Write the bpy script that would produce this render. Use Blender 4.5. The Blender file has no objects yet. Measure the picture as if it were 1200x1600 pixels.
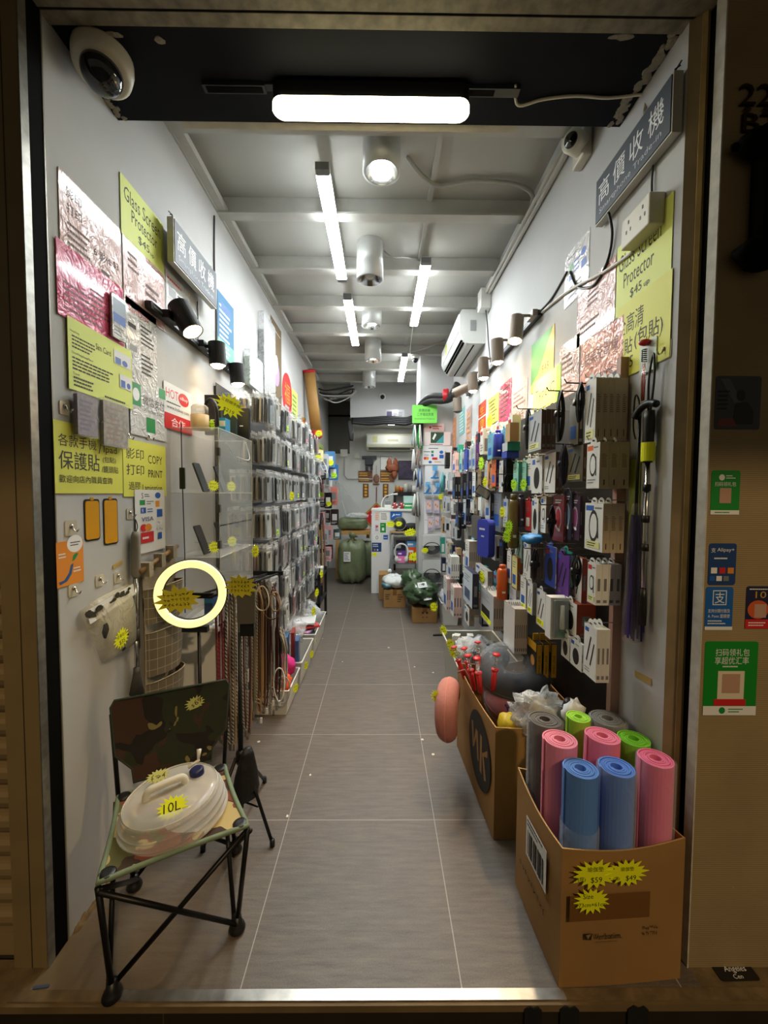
import bpy, bmesh, math, random
from mathutils import Vector, Matrix, noise as mnoise
SC = bpy.context.scene
COL = SC.collection
PI = math.pi
def V(*a): return Vector(a if len(a) == 3 else a[0])

# ------------------------------------------------------------------ camera
CAM_H, FPX = 1.5, 642.814
PITCH, YAW, ROLL = 0.045386, 0.008127, 0.005858
def cam_axes():
    fw = V(math.sin(YAW), math.cos(YAW), 0); rt = V(math.cos(YAW), -math.sin(YAW), 0); up = V(0, 0, 1)
    f2 = fw * math.cos(PITCH) - up * math.sin(PITCH)
    u2 = up * math.cos(PITCH) + fw * math.sin(PITCH)
    return rt * math.cos(ROLL) + u2 * math.sin(ROLL), u2 * math.cos(ROLL) - rt * math.sin(ROLL), f2
CR, CU, CF = cam_axes()
cd = bpy.data.cameras.new('camera'); cam = bpy.data.objects.new('camera', cd); COL.objects.link(cam)
cam.matrix_world = Matrix(((CR.x, CU.x, -CF.x, 0), (CR.y, CU.y, -CF.y, 0), (CR.z, CU.z, -CF.z, CAM_H), (0, 0, 0, 1)))
cd.sensor_fit = 'VERTICAL'; cd.sensor_height = 36.0; cd.lens = FPX / 1600 * 36.0
cd.clip_start = 0.02; cd.clip_end = 60
SC.camera = cam
def at(px, py, ax, val):
    """photo pixel -> the point of the plane ax = val it shows"""
    d = CF + CR * ((px - 600) / FPX) - CU * ((py - 800) / FPX)
    i = 'XYZ'.index(ax)
    t = (val - (0, 0, CAM_H)[i]) / d[i]
    return V(0, 0, CAM_H) + d * t

# ------------------------------------------------------------------ world, lamps outside, exposure
W = bpy.data.worlds.new('night_street'); SC.world = W; W.use_nodes = True
W.node_tree.nodes['Background'].inputs['Color'].default_value = (1.0, .85, .58, 1)
W.node_tree.nodes['Background'].inputs['Strength'].default_value = 0.062
def lamp(name, kind, loc, energy, color, size=.1, target=None, **kw):
    d = bpy.data.lights.new(name, kind); d.energy = energy; d.color = color
    if kind in ('POINT', 'SPOT'): d.shadow_soft_size = size
    if kind == 'AREA': d.size = size
    for k, v in kw.items(): setattr(d, k, v)
    o = bpy.data.objects.new(name, d); COL.objects.link(o); o.location = loc
    if target is not None: o.rotation_euler = (V(target) - V(loc)).to_track_quat('-Z', 'Y').to_euler()
    return o
lamp('street_light', 'POINT', (2.75, -5.0, 7.0), 640, (1.0, .73, .41), .14)
SC.view_settings.view_transform = 'Standard'; SC.view_settings.look = 'None'
SC.view_settings.exposure = 0.70; SC.view_settings.gamma = 1.0; SC.view_settings.use_curve_mapping = False
SC.cycles.use_denoising = True
SC.cycles.transparent_max_bounces = 24
SC.cycles.max_bounces = 8
SC.cycles.sample_clamp_indirect = 6
TUBE_POWER, TUBE_COL = 14.0, (.93, .99, 1.0)
BATTEN_POWER, BATTEN_COL = 3.3, (1.0, .90, .56)
DOWN_POWER = 9.0
SPOT_R_POWER, SPOT_L_POWER, SPOT_COL = 8.0, 4.0, (1.0, .74, .44)

# ------------------------------------------------------------------ materials
def lin(c):
    return tuple(((x / 255) / 12.92 if x <= 10.3 else ((x / 255 + .055) / 1.055) ** 2.4) for x in c)
MATS = {}
def M(name, rgb=None, rough=.5, metal=0.0, emit=None, alpha=None, noise=None, bump=None, spec=None, coat=0, trans=0):
    """noise=(scale, amount) mottles the colour; bump=(scale, strength)"""
    if name in MATS: return MATS[name]
    m = bpy.data.materials.new(name); m.use_nodes = True; MATS[name] = m
    nt = m.node_tree; b = nt.nodes['Principled BSDF']
    c = lin(rgb)
    b.inputs['Base Color'].default_value = (*c, 1); b.inputs['Roughness'].default_value = rough; b.inputs['Metallic'].default_value = metal
    if spec is not None: b.inputs['Specular IOR Level'].default_value = spec
    if coat: b.inputs['Coat Weight'].default_value = coat; b.inputs['Coat Roughness'].default_value = .08
    if trans: b.inputs['Transmission Weight'].default_value = trans
    if emit is not None:
        b.inputs['Emission Color'].default_value = (*emit[0], 1); b.inputs['Emission Strength'].default_value = emit[1]
    if noise or bump:
        tc = nt.nodes.new('ShaderNodeTexCoord')
    if noise:
        n = nt.nodes.new('ShaderNodeTexNoise'); n.inputs['Scale'].default_value = noise[0]; n.inputs['Detail'].default_value = 5
        nt.links.new(tc.outputs['Object'], n.inputs['Vector'])
        r = nt.nodes.new('ShaderNodeValToRGB'); nt.links.new(n.outputs['Fac'], r.inputs['Fac'])
        r.color_ramp.elements[0].position = .3; r.color_ramp.elements[1].position = .7
        r.color_ramp.elements[0].color = (*[x * (1 - noise[1]) for x in c], 1); r.color_ramp.elements[1].color = (*c, 1)
        nt.links.new(r.outputs['Color'], b.inputs['Base Color'])
    if bump:
        n = nt.nodes.new('ShaderNodeTexNoise'); n.inputs['Scale'].default_value = bump[0]; n.inputs['Detail'].default_value = 3
        if len(bump) > 2: n.inputs['Distortion'].default_value = bump[2]
        nt.links.new(tc.outputs['Object'], n.inputs['Vector'])
        bp = nt.nodes.new('ShaderNodeBump'); bp.inputs['Strength'].default_value = bump[1]; bp.inputs['Distance'].default_value = .01
        nt.links.new(n.outputs['Fac'], bp.inputs['Height']); nt.links.new(bp.outputs['Normal'], b.inputs['Normal'])
    return m
def film(name, rgb=(235, 240, 240), rough=.12, lo=.10, hi=.75, bump=None, tint=(1, 1, 1)):
    """thin clear plastic: see-through with a sheen that grows at glancing angles"""
    if name in MATS: return MATS[name]
    m = bpy.data.materials.new(name); m.use_nodes = True; MATS[name] = m
    nt = m.node_tree; nt.nodes.clear()
    out = nt.nodes.new('ShaderNodeOutputMaterial'); mx = nt.nodes.new('ShaderNodeMixShader')
    tr = nt.nodes.new('ShaderNodeBsdfTransparent'); tr.inputs['Color'].default_value = (*tint, 1)
    pr = nt.nodes.new('ShaderNodeBsdfPrincipled'); pr.inputs['Base Color'].default_value = (*lin(rgb), 1)
    pr.inputs['Roughness'].default_value = rough
    lw = nt.nodes.new('ShaderNodeLayerWeight'); lw.inputs['Blend'].default_value = .35
    mr = nt.nodes.new('ShaderNodeMapRange'); mr.inputs['To Min'].default_value = lo; mr.inputs['To Max'].default_value = hi
    nt.links.new(lw.outputs['Facing'], mr.inputs['Value']); nt.links.new(mr.outputs['Result'], mx.inputs['Fac'])
    nt.links.new(tr.outputs[0], mx.inputs[1]); nt.links.new(pr.outputs[0], mx.inputs[2]); nt.links.new(mx.outputs[0], out.inputs['Surface'])
    if bump:
        tc = nt.nodes.new('ShaderNodeTexCoord'); n = nt.nodes.new('ShaderNodeTexNoise'); n.inputs['Scale'].default_value = bump[0]; n.inputs['Distortion'].default_value = 1.0
        nt.links.new(tc.outputs['Object'], n.inputs['Vector']); bp = nt.nodes.new('ShaderNodeBump')
        bp.inputs['Strength'].default_value = bump[1]; bp.inputs['Distance'].default_value = .01
        nt.links.new(n.outputs['Fac'], bp.inputs['Height']); nt.links.new(bp.outputs['Normal'], pr.inputs['Normal']); nt.links.new(bp.outputs['Normal'], lw.inputs['Normal'])
    return m
def lam(name, rgb):      # paper in a wrinkled glossy plastic sleeve
    return M(name, rgb, rough=.07, bump=(15, 1.0, 3.0), spec=.4, coat=.25)
def camo(name, base):
    if name in MATS: return MATS[name]
    m = M(name, base[0], rough=.85)
    nt = m.node_tree; b = nt.nodes['Principled BSDF']; tc = nt.nodes.new('ShaderNodeTexCoord')
    prev = None
    for i, (c, sc, th, off) in enumerate(base[1]):
        mp = nt.nodes.new('ShaderNodeMapping'); mp.inputs['Location'].default_value = (off, off * .7, off * 1.3)
        n = nt.nodes.new('ShaderNodeTexNoise'); n.inputs['Scale'].default_value = sc; n.inputs['Detail'].default_value = 2; n.inputs['Distortion'].default_value = .6
        gt = nt.nodes.new('ShaderNodeMath'); gt.operation = 'GREATER_THAN'; gt.inputs[1].default_value = th
        mx = nt.nodes.new('ShaderNodeMixRGB'); mx.inputs['Color2'].default_value = (*lin(c), 1)
        nt.links.new(tc.outputs['Object'], mp.inputs['Vector']); nt.links.new(mp.outputs[0], n.inputs['Vector']); nt.links.new(n.outputs['Fac'], gt.inputs[0]); nt.links.new(gt.outputs[0], mx.inputs['Fac'])
        if prev is None: mx.inputs['Color1'].default_value = (*lin(base[0]), 1)
        else: nt.links.new(prev.outputs[0], mx.inputs['Color1'])
        prev = mx
    nt.links.new(prev.outputs[0], b.inputs['Base Color'])
    return m
def stripes(name, cols, scale, rough=.7):   # braided rope: diagonal bands along the cord
    if name in MATS: return MATS[name]
    m = M(name, cols[0], rough=rough); nt = m.node_tree; b = nt.nodes['Principled BSDF']
    tc = nt.nodes.new('ShaderNodeTexCoord'); w = nt.nodes.new('ShaderNodeTexWave'); w.bands_direction = 'DIAGONAL'
    w.inputs['Scale'].default_value = scale; w.inputs['Distortion'].default_value = 2.5
    r = nt.nodes.new('ShaderNodeValToRGB'); r.color_ramp.interpolation = 'CONSTANT'
    for i, c in enumerate(cols):
        e = r.color_ramp.elements[i] if i < 2 else r.color_ramp.elements.new(i / len(cols))
        e.position = i / len(cols); e.color = (*lin(c), 1)
    nt.links.new(tc.outputs['Object'], w.inputs['Vector']); nt.links.new(w.outputs['Fac'], r.inputs['Fac']); nt.links.new(r.outputs['Color'], b.inputs['Base Color'])
    return m

# ------------------------------------------------------------------ mesh builder
class MB:
    def __init__(s): s.v = []; s.f = []; s.m = []; s.mats = []
    def mi(s, m):
        if m not in s.mats: s.mats.append(m)
        return s.mats.index(m)
    def add(s, vs, fs, m):
        k = len(s.v); i = s.mi(m)
        s.v += [V(v) for v in vs]; s.f += [tuple(k + j for j in f) for f in fs]; s.m += [i] * len(fs)
        return s
    def box(s, a, b, m, fr=None):
        """box between corners a and b; fr = (origin, u, v, n) frame"""
        x0, y0, z0 = a; x1, y1, z1 = b
        p = [(x, y, z) for z in (z0, z1) for y in (y0, y1) for x in (x0, x1)]
        if fr:
            o, u, v, n = fr; p = [o + u * q[0] + v * q[1] + n * q[2] for q in p]
        return s.add(p, [(0, 2, 3, 1), (4, 5, 7, 6), (0, 1, 5, 4), (2, 6, 7, 3), (0, 4, 6, 2), (1, 3, 7, 5)], m)
    def rbox(s, a, b, r, m, fr=None, seg=3):
        """box with rounded vertical (third-axis) corners"""
        x0, y0, z0 = a; x1, y1, z1 = b; pts = []
        for cx, cy, t0 in ((x1 - r, y1 - r, 0), (x0 + r, y1 - r, PI / 2), (x0 + r, y0 + r, PI), (x1 - r, y0 + r, 1.5 * PI)):
            for i in range(seg + 1):
                t = t0 + PI / 2 * i / seg; pts.append((cx + r * math.cos(t), cy + r * math.sin(t)))
        return s.prism(pts, z0, z1, m, fr)
    def prism(s, pts, z0, z1, m, fr=None, m2=None):
        o, u, v, n = fr or (V(0, 0, 0), V(1, 0, 0), V(0, 1, 0), V(0, 0, 1))
        k = len(pts)
        vs = [o + u * x + v * y + n * z0 for x, y in pts] + [o + u * x + v * y + n * z1 for x, y in pts]
        s.add(vs, [tuple(range(k - 1, -1, -1))] + [(i, (i + 1) % k, k + (i + 1) % k, k + i) for i in range(k)], m)
        s.add(vs[k:], [tuple(range(k))], m2 or m)
        return s
    def tube(s, path, r, m, n=8, closed=False):
        path = [V(p) for p in path]; N = len(path); rr = r if isinstance(r, (list, tuple)) else [r] * N
        rings = []; up = None
        for i, p in enumerate(path):
            a = path[i - 1] if (i > 0 or closed) else p; c = path[(i + 1) % N] if (i < N - 1 or closed) else p
            t = (c - a); t = t.normalized() if t.length > 1e-9 else V(0, 0, 1)
            if up is None:
                up = V(0, 0, 1) if abs(t.z) < .9 else V(1, 0, 0)
            x = up - t * up.dot(t)
            if x.length < 1e-6: x = t.orthogonal()
            x.normalize(); y = t.cross(x); up = x
            rings.append([p + (x * math.cos(2 * PI * j / n) + y * math.sin(2 * PI * j / n)) * rr[i] for j in range(n)])
        vs = [q for g in rings for q in g]; fs = []
        for i in range(N if closed else N - 1):
            for j in range(n):
                a, b = i * n + j, i * n + (j + 1) % n; k = ((i + 1) % N) * n
                fs.append((a, b, k + (j + 1) % n, k + j))
        if not closed: fs += [tuple(range(n - 1, -1, -1)), tuple(range((N - 1) * n, N * n))]
        return s.add(vs, fs, m)
    def lathe(s, prof, o, m, ax=(0, 0, 1), n=24, sx=1, sy=1, xdir=None, caps=True):
        """profile [(r, h)] turned about ax through o"""
        ax = V(ax).normalized(); x = V(xdir) if xdir else ax.orthogonal().normalized(); y = ax.cross(x); o = V(o)
        vs = []; fs = []
        for r, h in prof:
            vs += [o + ax * h + (x * math.cos(2 * PI * j / n) * sx + y * math.sin(2 * PI * j / n) * sy) * r for j in range(n)]
        for i in range(len(prof) - 1):
            for j in range(n):
                fs.append((i * n + j, i * n + (j + 1) % n, (i + 1) * n + (j + 1) % n, (i + 1) * n + j))
        if caps:
            if prof[0][0] > 1e-5: fs.append(tuple(range(n - 1, -1, -1)))
            if prof[-1][0] > 1e-5: fs.append(tuple(range((len(prof) - 1) * n, len(prof) * n)))
        return s.add(vs, fs, m)
    def blob(s, c, r, m, amp=.12, freq=3.0, n=20, seed=0, flat=None):
        """lumpy ellipsoid, r = (rx, ry, rz)"""
        c = V(c); vs = []; fs = []; k = n // 2
        for i in range(k + 1):
            th = PI * i / k
            for j in range(n):
                ph = 2 * PI * j / n; d = V(math.sin(th) * math.cos(ph), math.sin(th) * math.sin(ph), math.cos(th))
                q = 1 + amp * mnoise.fractal(d * freq + V(seed, seed * 2.3, 0), .7, 2, 3)
                p = V(d.x * r[0] * q, d.y * r[1] * q, d.z * r[2] * q)
                if flat is not None: p.z = max(p.z, flat)
                vs.append(c + p)
        for i in range(k):
            for j in range(n): fs.append((i * n + j, (i + 1) * n + j, (i + 1) * n + (j + 1) % n, i * n + (j + 1) % n))
        return s.add(vs, fs, m)
    def grid(s, fn, nu, nv, m, back=None):
        """fn(a, b) -> point, a and b in 0..1"""
        vs = [fn(i / nu, j / nv) for j in range(nv + 1) for i in range(nu + 1)]
        fs = [(j * (nu + 1) + i, j * (nu + 1) + i + 1, (j + 1) * (nu + 1) + i + 1, (j + 1) * (nu + 1) + i) for j in range(nv) for i in range(nu)]
        return s.add(vs, fs, m)
    def text(s, body, fr, x, y, h, m, w=None, lift=.0006, slant=0):
        """lettering with its box's lower-left corner at (x, y), height h (width w)"""
        tv, tf, bw, bh = text_mesh(body)
        if bh < 1e-6: return s
        sy = h / bh; sx = (w / bw) if w else sy
        o, u, v, n = fr
        return s.add([o + u * (x + (p[0] * sx + p[1] * slant * sy)) + v * (y + p[1] * sy) + n * lift for p in tv], tf, m)
    def build(s, name, parent=None, smooth=False, bevel=0, base=None, sub=0):
        me = bpy.data.meshes.new(name)
        if parent is not None: off = V(parent['_base'])
        elif base is not None: off = V(base)
        else:
            xs = [p.x for p in s.v]; ys = [p.y for p in s.v]; zs = [p.z for p in s.v]
            off = V((min(xs) + max(xs)) / 2, (min(ys) + max(ys)) / 2, min(zs))
        me.from_pydata([p - off for p in s.v], [], s.f); me.update()
        for m in s.mats: me.materials.append(m)
        me.polygons.foreach_set('material_index', s.m)
        if smooth: me.polygons.foreach_set('use_smooth', [True] * len(s.f))
        o = bpy.data.objects.new(name, me); COL.objects.link(o)
        o['_base'] = tuple(off)
        if parent is not None:
            o.parent = parent
            o.location = (0, 0, 0)
        else: o.location = off
        if bevel:
            md = o.modifiers.new('bevel', 'BEVEL'); md.width = bevel; md.segments = 2; md.limit_method = 'ANGLE'
        if sub:
            md = o.modifiers.new('sub', 'SUBSURF'); md.levels = sub; md.render_levels = sub
        return o
TEXTS = {}
def text_mesh(body):
    if body in TEXTS: return TEXTS[body]
    c = bpy.data.curves.new('t', 'FONT'); c.body = body; c.resolution_u = 2
    o = bpy.data.objects.new('t', c); COL.objects.link(o)
    dg = bpy.context.evaluated_depsgraph_get(); me = bpy.data.meshes.new_from_object(o.evaluated_get(dg))
    vs = [tuple(v.co) for v in me.vertices]; fs = [tuple(p.vertices) for p in me.polygons]
    bpy.data.objects.remove(o); bpy.data.curves.remove(c); bpy.data.meshes.remove(me)
    if not vs: TEXTS[body] = ([], [], 0, 0); return TEXTS[body]
    x0 = min(v[0] for v in vs); x1 = max(v[0] for v in vs); y0 = min(v[1] for v in vs); y1 = max(v[1] for v in vs)
    TEXTS[body] = ([(v[0] - x0, v[1] - y0) for v in vs], fs, x1 - x0, y1 - y0)
    return TEXTS[body]

# ------------------------------------------------------------------ things
def thing(name, label, cat, loc, group=None):
    o = bpy.data.objects.new(name, None); COL.objects.link(o); o.empty_display_size = .05
    o.location = V(loc); o['_base'] = tuple(V(loc)); o['label'] = label; o['category'] = cat
    if group: o['group'] = group
    return o
def tag(o, label, cat, group=None):
    o['label'] = label; o['category'] = cat
    if group: o['group'] = group
    return o
def struct(name, mb, **k):
    o = mb.build(name, **k); o['kind'] = 'structure'; return o
def dup(src, loc, label, group=None, rotz=None, mats=None):
    """copy of a thing, its parts and sub-parts, sharing mesh data"""
    def cp(o, par):
        c = o.copy(); COL.objects.link(c)
        if par is not None: c.parent = par
        for ch in [x for x in KIDS.get(o.name, [])]: 
            k = cp(ch, c); KIDS.setdefault(c.name, []).append(k)
        return c
    r = cp(src, None); r.location = V(loc); r['label'] = label
    if group: r['group'] = group
    if rotz is not None: r.rotation_euler = (0, 0, rotz)
    return r
KIDS = {}
def part(mb, name, parent, label=None, **k):
    o = mb.build(name, parent, **k); KIDS.setdefault(parent.name, []).append(o)
    if label: o['label'] = label
    return o
ORD = ['first', 'second', 'third', 'fourth', 'fifth', 'sixth', 'seventh', 'eighth', 'ninth', 'tenth', 'eleventh', 'twelfth', 'thirteenth', 'fourteenth',
       'fifteenth', 'sixteenth', 'seventeenth', 'eighteenth', 'nineteenth', 'twentieth', 'twenty-first', 'twenty-second']
UP = V(0, 0, 1)
def FL(y, z, x=None): return (V(XL if x is None else x, y, z), V(0, 1, 0), UP, V(1, 0, 0))      # left wall frame, seen from the aisle
def FR(y, z, x=None): return (V(XR if x is None else x, y, z), V(0, -1, 0), UP, V(-1, 0, 0))    # right wall frame
def FF(x, y, z): return (V(x, y, z), V(1, 0, 0), UP, V(0, -1, 0))                               # facing the street
def star_pts(rx, ry, n=16, seed=0, inner=.66):
    R = random.Random(seed); p = []
    for i in range(2 * n):
        t = PI * i / n + .1; k = (1 if i % 2 == 0 else inner) * (1 + R.uniform(-.09, .07))
        p.append((rx * k * math.cos(t), ry * k * math.sin(t)))
    return p
XL, XR = -1.039, .939
INK = M('black_marker', (22, 20, 14), .6)
TAGY = M('fluorescent_card', (246, 252, 26), .55)
TAGG = M('fluorescent_green_card', (190, 245, 40), .55)
def scribble(mb, fr, w, h, rows, seed, m, lift=.0009):
    """hand-lettered strokes too small to read"""
    R = random.Random(seed); o, u, v, n = fr
    for r in range(rows):
        y = h / 2 - h * (r + .5) / rows; x = -w / 2; ch = h / rows * .72
        while x < w / 2 - ch * .5:
            for k in range(3):
                a = R.choice((0, 0, PI / 2, PI / 2, .8, -.7)); l = ch * R.uniform(.5, .95); c = (x + ch * R.uniform(.25, .6), y + ch * R.uniform(-.3, .3))
                d = (math.cos(a) * l / 2, math.sin(a) * l / 2); q = (-math.sin(a) * ch * .06, math.cos(a) * ch * .06)
                mb.add([o + u * (c[0] + sx * d[0] + sy * q[0]) + v * (c[1] + sx * d[1] + sy * q[1]) + n * lift for sx, sy in ((-1, -1), (1, -1), (1, 1), (-1, 1))], [(0, 1, 2, 3)], m)
            x += ch * 1.05
def star(fr, rx, ry=None, txt=None, seed=0, col=None, n=16, rows=2, t=.0012, tilt=0):
    """starburst price card, centred on the frame's origin; txt = [(string, x, y, h)] in units of rx"""
    mb = MB(); ry = ry or rx * .8; o, u, v, nn = fr
    if tilt:
        u, v = u * math.cos(tilt) + v * math.sin(tilt), v * math.cos(tilt) - u * math.sin(tilt); fr = (o, u, v, nn)
    mb.prism(star_pts(rx, ry, n, seed), 0, t, col or TAGY, fr)
    if txt is None: scribble(mb, fr, rx * 1.15, ry * 1.0, rows, seed, INK, t + .0004)
    else:
        for s_, x, y, h in txt:
            tv, tf, bw, bh = text_mesh(s_)
            k = h * rx / bh; mb.text(s_, fr, x * rx - bw * k / 2, y * rx, h * rx, INK, lift=t + .0004)
    return mb
# ================================================================== THE SETTING
YF, YB, ZC = 1.3225, 8.2, 3.37
WHITE = M('wall_plaster', (192, 192, 191), .75, noise=(2.2, .10), bump=(14, .12))
CEILW = M('ceiling_paint', (180, 179, 172), .6, noise=(1.6, .06))
STEELW = M('white_painted_steel', (188, 187, 180), .5, noise=(9, .10))
NAVY = M('dark_navy_paint', (11, 14, 26), .8, noise=(3, .4), spec=.25)
def floor_mat():
    m = M('stone_tile', (120, 114, 108), .48); nt = m.node_tree; b = nt.nodes['Principled BSDF']
    L = nt.links.new; N = nt.nodes.new
    tc = N('ShaderNodeTexCoord'); sx = N('ShaderNodeSeparateXYZ'); L(tc.outputs['Object'], sx.inputs[0])
    def mth(op, a, bb=None):
        q = N('ShaderNodeMath'); q.operation = op
        for i, z in enumerate((a, bb)):
            if z is None: continue
            if isinstance(z, (int, float)): q.inputs[i].default_value = z
            else: L(z, q.inputs[i])
        return q.outputs[0]
    T = .6705
    gs = []
    for k, off in ((0, -.416), (1, 1.825)):
        fr = mth('FRACT', mth('DIVIDE', mth('SUBTRACT', sx.outputs[k], off - 20 * T), T))
        d = mth('ABSOLUTE', mth('SUBTRACT', fr, .5))
        gs.append(mth('GREATER_THAN', d, .4974))
    grout = mth('MAXIMUM', gs[0], gs[1])
    mp = N('ShaderNodeMapping'); mp.inputs['Scale'].default_value = (7, 60, 1); L(tc.outputs['Object'], mp.inputs['Vector'])
    n1 = N('ShaderNodeTexNoise'); n1.inputs['Scale'].default_value = 1.0; n1.inputs['Detail'].default_value = 8; n1.inputs['Roughness'].default_value = .7; L(mp.outputs[0], n1.inputs['Vector'])
    n3 = N('ShaderNodeTexNoise'); n3.inputs['Scale'].default_value = 220; n3.inputs['Detail'].default_value = 3; L(tc.outputs['Object'], n3.inputs['Vector'])
    r1 = N('ShaderNodeValToRGB'); L(mth('ADD', mth('MULTIPLY', n1.outputs['Fac'], .65), mth('MULTIPLY', n3.outputs['Fac'], .35)), r1.inputs['Fac'])
    r1.color_ramp.elements[0].position = .34; r1.color_ramp.elements[0].color = (*lin((80, 72, 65)), 1)
    r1.color_ramp.elements[1].position = .64; r1.color_ramp.elements[1].color = (*lin((114, 104, 94)), 1)
    # trodden-in dirt by the doorway, thickest in the left corner
    n2 = N('ShaderNodeTexNoise'); n2.inputs['Scale'].default_value = 5; n2.inputs['Detail'].default_value = 6; L(tc.outputs['Object'], n2.inputs['Vector'])
    ly = N('ShaderNodeMapRange'); ly.inputs['From Min'].default_value = 1.75; ly.inputs['From Max'].default_value = 1.2; L(sx.outputs[1], ly.inputs['Value'])
    lx = N('ShaderNodeMapRange'); lx.inputs['From Min'].default_value = -.35; lx.inputs['From Max'].default_value = -1.0; L(sx.outputs[0], lx.inputs['Value'])
    df = mth('MULTIPLY', mth('MULTIPLY', ly.outputs[0], lx.outputs[0]), mth('MULTIPLY', n2.outputs['Fac'], 1.9))
    c2 = N('ShaderNodeMath'); c2.operation = 'MINIMUM'; c2.inputs[1].default_value = 1; L(df, c2.inputs[0])
    mx = N('ShaderNodeMixRGB'); mx.inputs['Color2'].default_value = (*lin((122, 104, 76)), 1); L(c2.outputs[0], mx.inputs['Fac']); L(r1.outputs[0], mx.inputs['Color1'])
    mg = N('ShaderNodeMixRGB'); mg.inputs['Color2'].default_value = (*lin((172, 166, 156)), 1); L(mth('MULTIPLY', grout, .8), mg.inputs['Fac']); L(mx.outputs[0], mg.inputs['Color1'])
    L(mg.outputs[0], b.inputs['Base Color'])
    bp = N('ShaderNodeBump'); bp.inputs['Strength'].default_value = .25; bp.inputs['Distance'].default_value = .004; L(n1.outputs['Fac'], bp.inputs['Height']); L(bp.outputs[0], b.inputs['Normal'])
    return m
FLOOR = floor_mat()
struct('floor', MB().box((-1.05, 1.18, -.06), (.99, YB + .1, 0), FLOOR), base=(0, 0, 0))
struct('wall_left', MB().box((XL - .12, YF, 0), (XL, YB + .1, 3.45), WHITE))
struct('wall_right', MB().box((XR, YF, 0), (XR + .12, YB + .1, 3.45), WHITE))
BACKW = M('back_wall_paint', (206, 206, 203), .7, noise=(1.5, .12))
struct('wall_back', MB().box((XL, YB, 0), (XR, YB + .1, 3.45), BACKW))
struct('ceiling', MB().box((XL, 1.69, ZC), (XR, YB, ZC + .08), CEILW))
# I-beams across the ceiling, each a thin web with a flange
n = 0
for k in range(9):
    y = 2.06 + .645 * k
    mb = MB().box((XL + .001, y - .005, 3.262), (XR - .001, y + .005, ZC - .001), STEELW)
    mb.box((XL + .001, y - .042, 3.25), (XR - .001, y + .038, 3.262), STEELW)
    if k == 0: mb.box((XL + .001, y - .05, 3.3), (XR - .001, y - .042, ZC), STEELW)
    struct('beam_%d' % (k + 1), mb)
struct('trim_1', MB().box((.285, 2.05, ZC - .018), (.315, 6.9, ZC - .001), STEELW))
struct('trim_2', MB().box((XL + .001, 1.7, 3.262), (XL + .06, 7.3, 3.30), STEELW).box((XL + .001, 1.7, 3.255), (XL + .012, 7.3, 3.34), STEELW))
RUST = M('rust_stain', (92, 66, 40), .9)
mb = MB().box((-.82, 1.735, 3.0), (.55, 1.775, 3.075), M('old_white_trunking', (196, 188, 166), .5, noise=(12, .25)))
mb.box((-.13, 1.7335, 3.035), (-.09, 1.735, 3.058), M('dark_switch', (40, 40, 38)))
R = random.Random(4)
for i in range(14):
    x = R.uniform(-.8, .52); mb.box((x, 1.7345, 3.0), (x + R.uniform(.008, .04), 1.735, 3.0 + R.uniform(.004, .012)), RUST)
struct('trim_3', mb)
# soffit behind the lintel, peeling plaster along its ends
mb = MB().box((XL + .001, 1.357, 2.955), (XR - .001, 1.69, 3.44), NAVY)
PEEL = M('peeled_plaster', (150, 142, 126), .95, bump=(60, .8))
for i in range(26):
    y = 1.36 + .33 * i / 26; r = R.uniform(.008, .022)
    mb.blob((XR - .012 - R.uniform(0, .03), y, 2.957), (r, r * 1.3, .007), PEEL, .5, 2, 8, i)
for i in range(9):
    y = 1.6 + .09 * i / 9; mb.blob((XL + .01 + R.uniform(0, .02), y, 2.957), (.014, .012, .006), PEEL, .5, 2, 8, i + 40)
for x, y, a, b in ((-.86, 1.385, .035, .012), (-.72, 1.40, .02, .016), (.76, 1.37, .05, .012)):
    mb.blob((x, y, 2.957), (a, b, .005), PEEL, .5, 2, 8, 90 + int(x * 9))
struct('soffit', mb, base=(0, 1.5, 2.95))
LINT = M('grimy_lintel_metal', (150, 140, 118), .6, noise=(22, .55))
mb = MB().box((-1.15, 1.316, 2.95), (.985, 1.356, 3.3), LINT).box((-1.15, 1.309, 2.953), (.985, 1.316, 3.3), M('gap_black', (8, 8, 7), .9)).box((-1.15, 1.16, 2.951), (1.0, 1.309, 3.3), LINT)
struct('lintel', mb)
# left: shutter and its guide
BROWN = M('bronze_frame_paint', (138, 118, 82), .5, noise=(6, .2))
BLACKG = M('guide_black', (8, 7, 6), .9, spec=.1)
EDGE = M('worn_aluminium_edge', (170, 168, 160), .35, .8, noise=(30, .4))
struct('trim_4', MB().box((-1.145, 1.238, 0), (-1.040, 1.262, 3.3), BROWN).box((-1.09, 1.2372, .0), (-1.087, 1.2382, 3.3), M('frame_seam', (58, 48, 32), .6)).box((-1.0402, 1.236, .0), (-1.0365, 1.264, 3.3), EDGE))
struct('trim_5', MB().box((-1.14, 1.264, 0), (-1.038, YF - .0005, 3.3), BLACKG).box((-1.0395, 1.3175, .0), (-1.036, YF - .0003, 2.95), M('aluminium_lip', (150, 146, 132), .4, .5)))
sh = MB(); SHM = M('bronze_shutter_slats', (142, 122, 88), .45)
pr = [(-.006, 0), (.004, .012), (.012, .03), (.012, .05), (.004, .062), (-.006, .066), (-.012, .0665), (-.012, .08), (-.02, .08), (-.02, 0)]
for k in range(38):
    z = .075 + .08 * k
    sh.prism([(p[0], p[1]) for p in pr], 0, .5, SHM, (V(-1.142, 1.29, z), V(0, -1, 0), UP, V(-1, 0, 0)))
sh.box((-1.64, 1.275, .0), (-1.142, 1.30, .075), SHM)
tag(sh.build('roller_shutter'), 'bronze roller shutter with horizontal slats at left edge of shopfront', 'shutter')
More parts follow.
